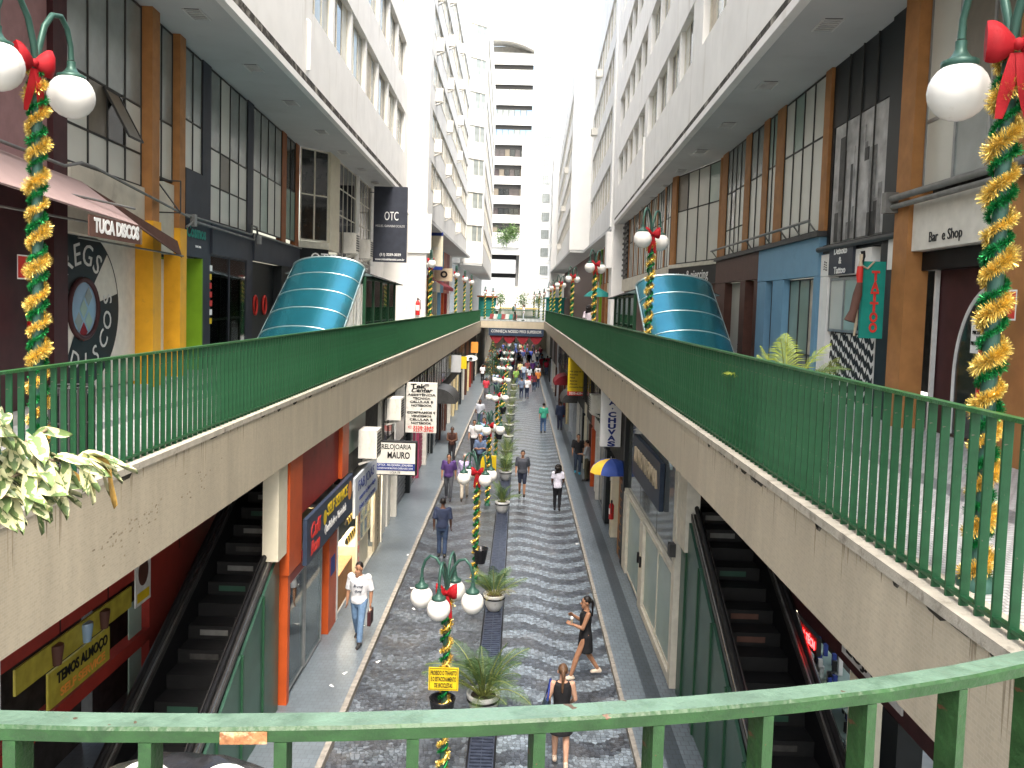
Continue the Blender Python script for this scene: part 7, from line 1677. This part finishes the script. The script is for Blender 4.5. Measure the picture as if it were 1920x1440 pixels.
person('man in a dark brown tank top and cap looking at papers', -2.95, 36.4, .0, S_, 1.72, 'd', (.05, .02, .015), (.03, .03, .035), (.03, .03, .03), .5, 1., 'cap', mat('cap_grey', (.05, .05, .055), .8), step=.05, near=1, head_down=1., group=GPE, sleeveless=True, armL=((.22, -.08, 1.12), (.08, -.26, 1.12)), armR=((-.22, -.08, 1.12), (-.08, -.26, 1.12)))
person('man in white polo and black trousers beside the left kerb', -2.05, 38.4, 0, S_, 1.76, 'm', (.62, .6, .6), (.02, .02, .025), (.02, .02, .02), .5, 1., 'short', step=.2, near=1, group=GPE, fat=1.05)
person('man in light blue long-sleeved shirt gazing upward behind the lamp', -1.62, 39.3, 0, S_, 1.76, 'm', (.25, .4, .66), (.03, .03, .06), (.02, .02, .02), .98, 1., 'short', step=.1, near=1, group=GPE)
person('bald man in blue striped T-shirt looking at his phone by the yellow box', -1.55, 34.4, 0, S_, 1.74, 'm', (.09, .13, .22), (.02, .02, .025), (.03, .03, .03), .5, 1., 'bald', step=.1, near=1, head_down=.8, group=GPE, armL=((.22, -.08, 1.12), (.06, -.28, 1.16)), armR=((-.23, -.06, 1.12), (-.08, -.27, 1.12)))
person('young man in pale grey T-shirt farther up the left side', -2.2, 47.0, 0, S_, 1.74, 'd', (.4, .42, .48), (.05, .07, .12), (.03, .03, .03), .5, 1., 'short', step=.1, near=0, group=GPE)
person('heavy man in charcoal polo and navy shorts walking toward the camera', .27, 30.7, 0, S_, 1.76, 'm', (.055, .06, .075), (.02, .025, .045), (.03, .025, .02), .5, .53, 'short', step=.3, near=1, group=GPE, fat=1.16)
person('woman in white top and black trousers with curly dark hair seen from behind', 1.54, 28.6, 0, N_, 1.66, 'd', (.66, .64, .74), (.012, .012, .015), (.03, .03, .03), .35, 1., 'curly', step=.12, near=1, female=True, group=GPE, armL=((.21, .0, 1.13), (.2, -.16, 1.0)), armR=((-.21, .0, 1.13), (-.2, -.16, 1.0)))
person('man in a green T-shirt and jeans walking away on the right', 1.53, 46.1, 0, N_+.15, 1.74, 'l', (.04, .28, .19), (.05, .1, .2), (.03, .03, .03), .5, 1., 'short', step=.2, near=1, group=GPE)
person('man in dark navy clothes walking away on the right footway', 2.52, 46.7, .11, N_, 1.72, 'd', (.015, .022, .05), (.018, .022, .045), (.02, .02, .02), .98, 1., 'short', step=.15, near=1, group=GPE)
person('man in black T-shirt and jeans with bright blue shoes on the right footway', 2.7, 34.6, .11, S_, 1.74, 'm', (.015, .015, .017), (.035, .05, .08), (.04, .3, .45), .5, 1., 'short', step=.2, near=1, head_down=.8, group=GPE)
person('man in striped grey shirt and olive trousers leaning at the right shop', 3.0, 33.2, .11, PI-.3, 1.72, 'm', (.3, .34, .36), (.07, .065, .04), (.03, .03, .03), .5, 1., 'short', step=.04, near=1, head_down=.8, group=GPE, armL=((.2, -.1, 1.13), (.05, -.3, 1.12)), armR=((-.2, -.08, 1.13), (-.05, -.3, 1.1)))
far = [('man in white shirt and dark jeans facing the camera far up the street', 1.85, 75.9, S_, WHT, JEAN, 'd'), ('woman in dark red top and jeans walking away', 1.36, 67.8, N_, (.12, .02, .03), (.03, .05, .1), 'm'), ('man in grey blue shirt walking away in a couple', .27, 62.5, N_, (.12, .16, .24), (.03, .04, .08), 'm'), ('person in white T-shirt and navy trousers walking away in a couple', .72, 62.7, N_, WHT, NAVY, 'l'), ('woman in bright pink trousers', 1.0, 73.6, N_, (.45, .5, .55), (.6, .03, .12), 'm'), ('man in pale blue shirt ahead of the couple', .5, 77, N_, (.42, .5, .62), JEAN, 'm'), ('man in red shirt and grey shorts on the left side', -2.47, 61.8, S_, (.5, .04, .06), (.12, .12, .14), 'd'), ('woman in white top and black trousers by the left wall', -3.3, 73.2, S_, WHT, BLK, 'd'), ('person in white shirt with pram wheel on the left', -1.9, 66.9, S_, (.4, .45, .6), NAVY, 'd'), ('man in pale blue shirt farther up the right side', 1.9, 84, N_, (.45, .55, .75), JEAN, 'm'), ('person in red top farther up the right side', 2.5, 88, N_, (.55, .04, .08), (.35, .05, .07), 'm'), ('person in bright red shirt near the right shops', 3.2, 89, S_, (.55, .05, .08), BLK, 'd'), ('person in black at the far end of the street', 1.2, 96, N_, BLK, NAVY, 'd'), ('person in salmon top in the far crowd', .9, 82, S_, (.55, .16, .16), JEAN, 'm'), ('person in royal blue in the far crowd', 1.5, 102, S_, (.08, .12, .5), NAVY, 'm'), ('person in pink in the far crowd', .6, 106, N_, (.55, .1, .15), BLK, 'm'), ('person in white in the far crowd', 2.3, 100, S_, WHT, NAVY, 'd'), ('person in grey in the far crowd', -1.8, 98, S_, (.3, .3, .33), JEAN, 'm'), ('person in dark blue on the far left', -2.6, 90, N_, NAVY, BLK, 'm'), ('person in lime green walking away left of the far couple', -.2, 71, N_, (.2, .35, .08), JEAN, 'm'), ('person in orange top walking away near the right kerb', 1.75, 71, N_, (.5, .18, .04), NAVY, 'm'), ('man in black beside the right kerb behind the pink trousers', 1.95, 79.5, N_, BLK, JEAN, 'd'), ('person in pale yellow walking away just before the bridge', .15, 80, N_, (.55, .5, .25), NAVY, 'l'), ('person in purple walking away just before the bridge', 1.45, 82, N_, (.15, .05, .25), BLK, 'm'), ('man in light grey coming out from under the bridge', -1.6, 83, S_, (.4, .4, .42), NAVY, 'm'), ('person in crimson under the bridge on the right', 2.9, 83, N_, (.4, .02, .05), JEAN, 'd'), ('person in maroon at the far right', 2.9, 108, S_, (.2, .02, .04), NAVY, 'm')]
for i, (lab, x, y, hd, c1, c2, sk) in enumerate(far): person(lab, x, y, .11 if x > KR or x < KL else 0, hd, 1.66+.02*(i % 5), sk, c1, c2, (.03, .03, .03), .5, 1. if i != 6 else .53, 'short' if i not in (1, 4, 7) else 'long', step=.2+.1*(i % 3), near=0, group=GPE, female=i in (1, 4, 7))
GPU = 'people on the upper level'
person('woman in white with dark curly hair on the right walkway', 2.78, 32.5, DR, N_-.3, 1.64, 'd', (.6, .52, .58), (.3, .3, .35), hair='curly', sleeve=.4, step=.1, near=1, female=True, group=GPU)
person('man with a dark backpack crossing the far bridge', -.55, 82.2, 5.72, 0, 1.72, 'm', (.3, .32, .34), (.03, .03, .035), hair='short', step=.2, near=0, group=GPU)
bp_ = thing('backpack', 'dark green backpack worn by the man on the bridge', 'backpack', (-.75, 82.1, 6.8)); p = MB(); p.ball((-.73, 82.1, 6.95), .2, 10, sc=(.7, .9, 1.5)); p.build('bag', 'esc_green', bp_)
person('woman in white on the far bridge', .35, 82.4, 5.72, PI, 1.66, 'm', (.75, .74, .78), (.62, .66, .75), hair='long', step=.1, near=0, female=True, group=GPU)
person('man in white shirt on the far plaza', -2.7, 93, 5.72, S_, 1.7, 'm', WHT, BLK, hair='short', step=.1, near=0, group=GPU)

# dense far crowd beyond the bridge: one mass, built from the same figures
cr = MB(); cmats = []; rr = random.Random(17)
tints = [cloth(c) for c in ((.5, .05, .08), (.6, .6, .62), (.1, .14, .4), (.3, .3, .32), (.02, .02, .025), (.45, .2, .25), (.2, .3, .5), (.05, .2, .15), (.03, .04, .08), (.55, .45, .2))]
allm = tints+[SKIN['m'], HAIR]
src = [o for o in bpy.data.objects if o.name.startswith('person') and o.get('group') == GPE and o.location.y > 60][:8]
for i in range(44):
    P0 = rr.choice(src); x = rr.uniform(-2.6, 3.2); y = rr.uniform(84, 124); rot = Matrix.Rotation(rr.uniform(0, 6.28), 3, 'Z')
    ms, mt = rr.randrange(len(tints)), rr.choice((4, 8, 3, 2))
    for ch in P0.children:
        nm = ch.name.split('.')[0]; mi = {'body': len(tints), 'hair': len(tints)+1, 'shirt': ms}.get(nm, mt)
        cr.add([rot @ v.co+Vector((x, y, 0)) for v in ch.data.vertices], [tuple(p.vertices) for p in ch.data.polygons], mi, True)
o = cr.build('crowd', allm); o['kind'] = 'stuff'; o['label'] = 'dense crowd of shoppers in the distance beyond the bridge'; o['category'] = 'crowd'
bpy.data.scenes.remove(TMP)
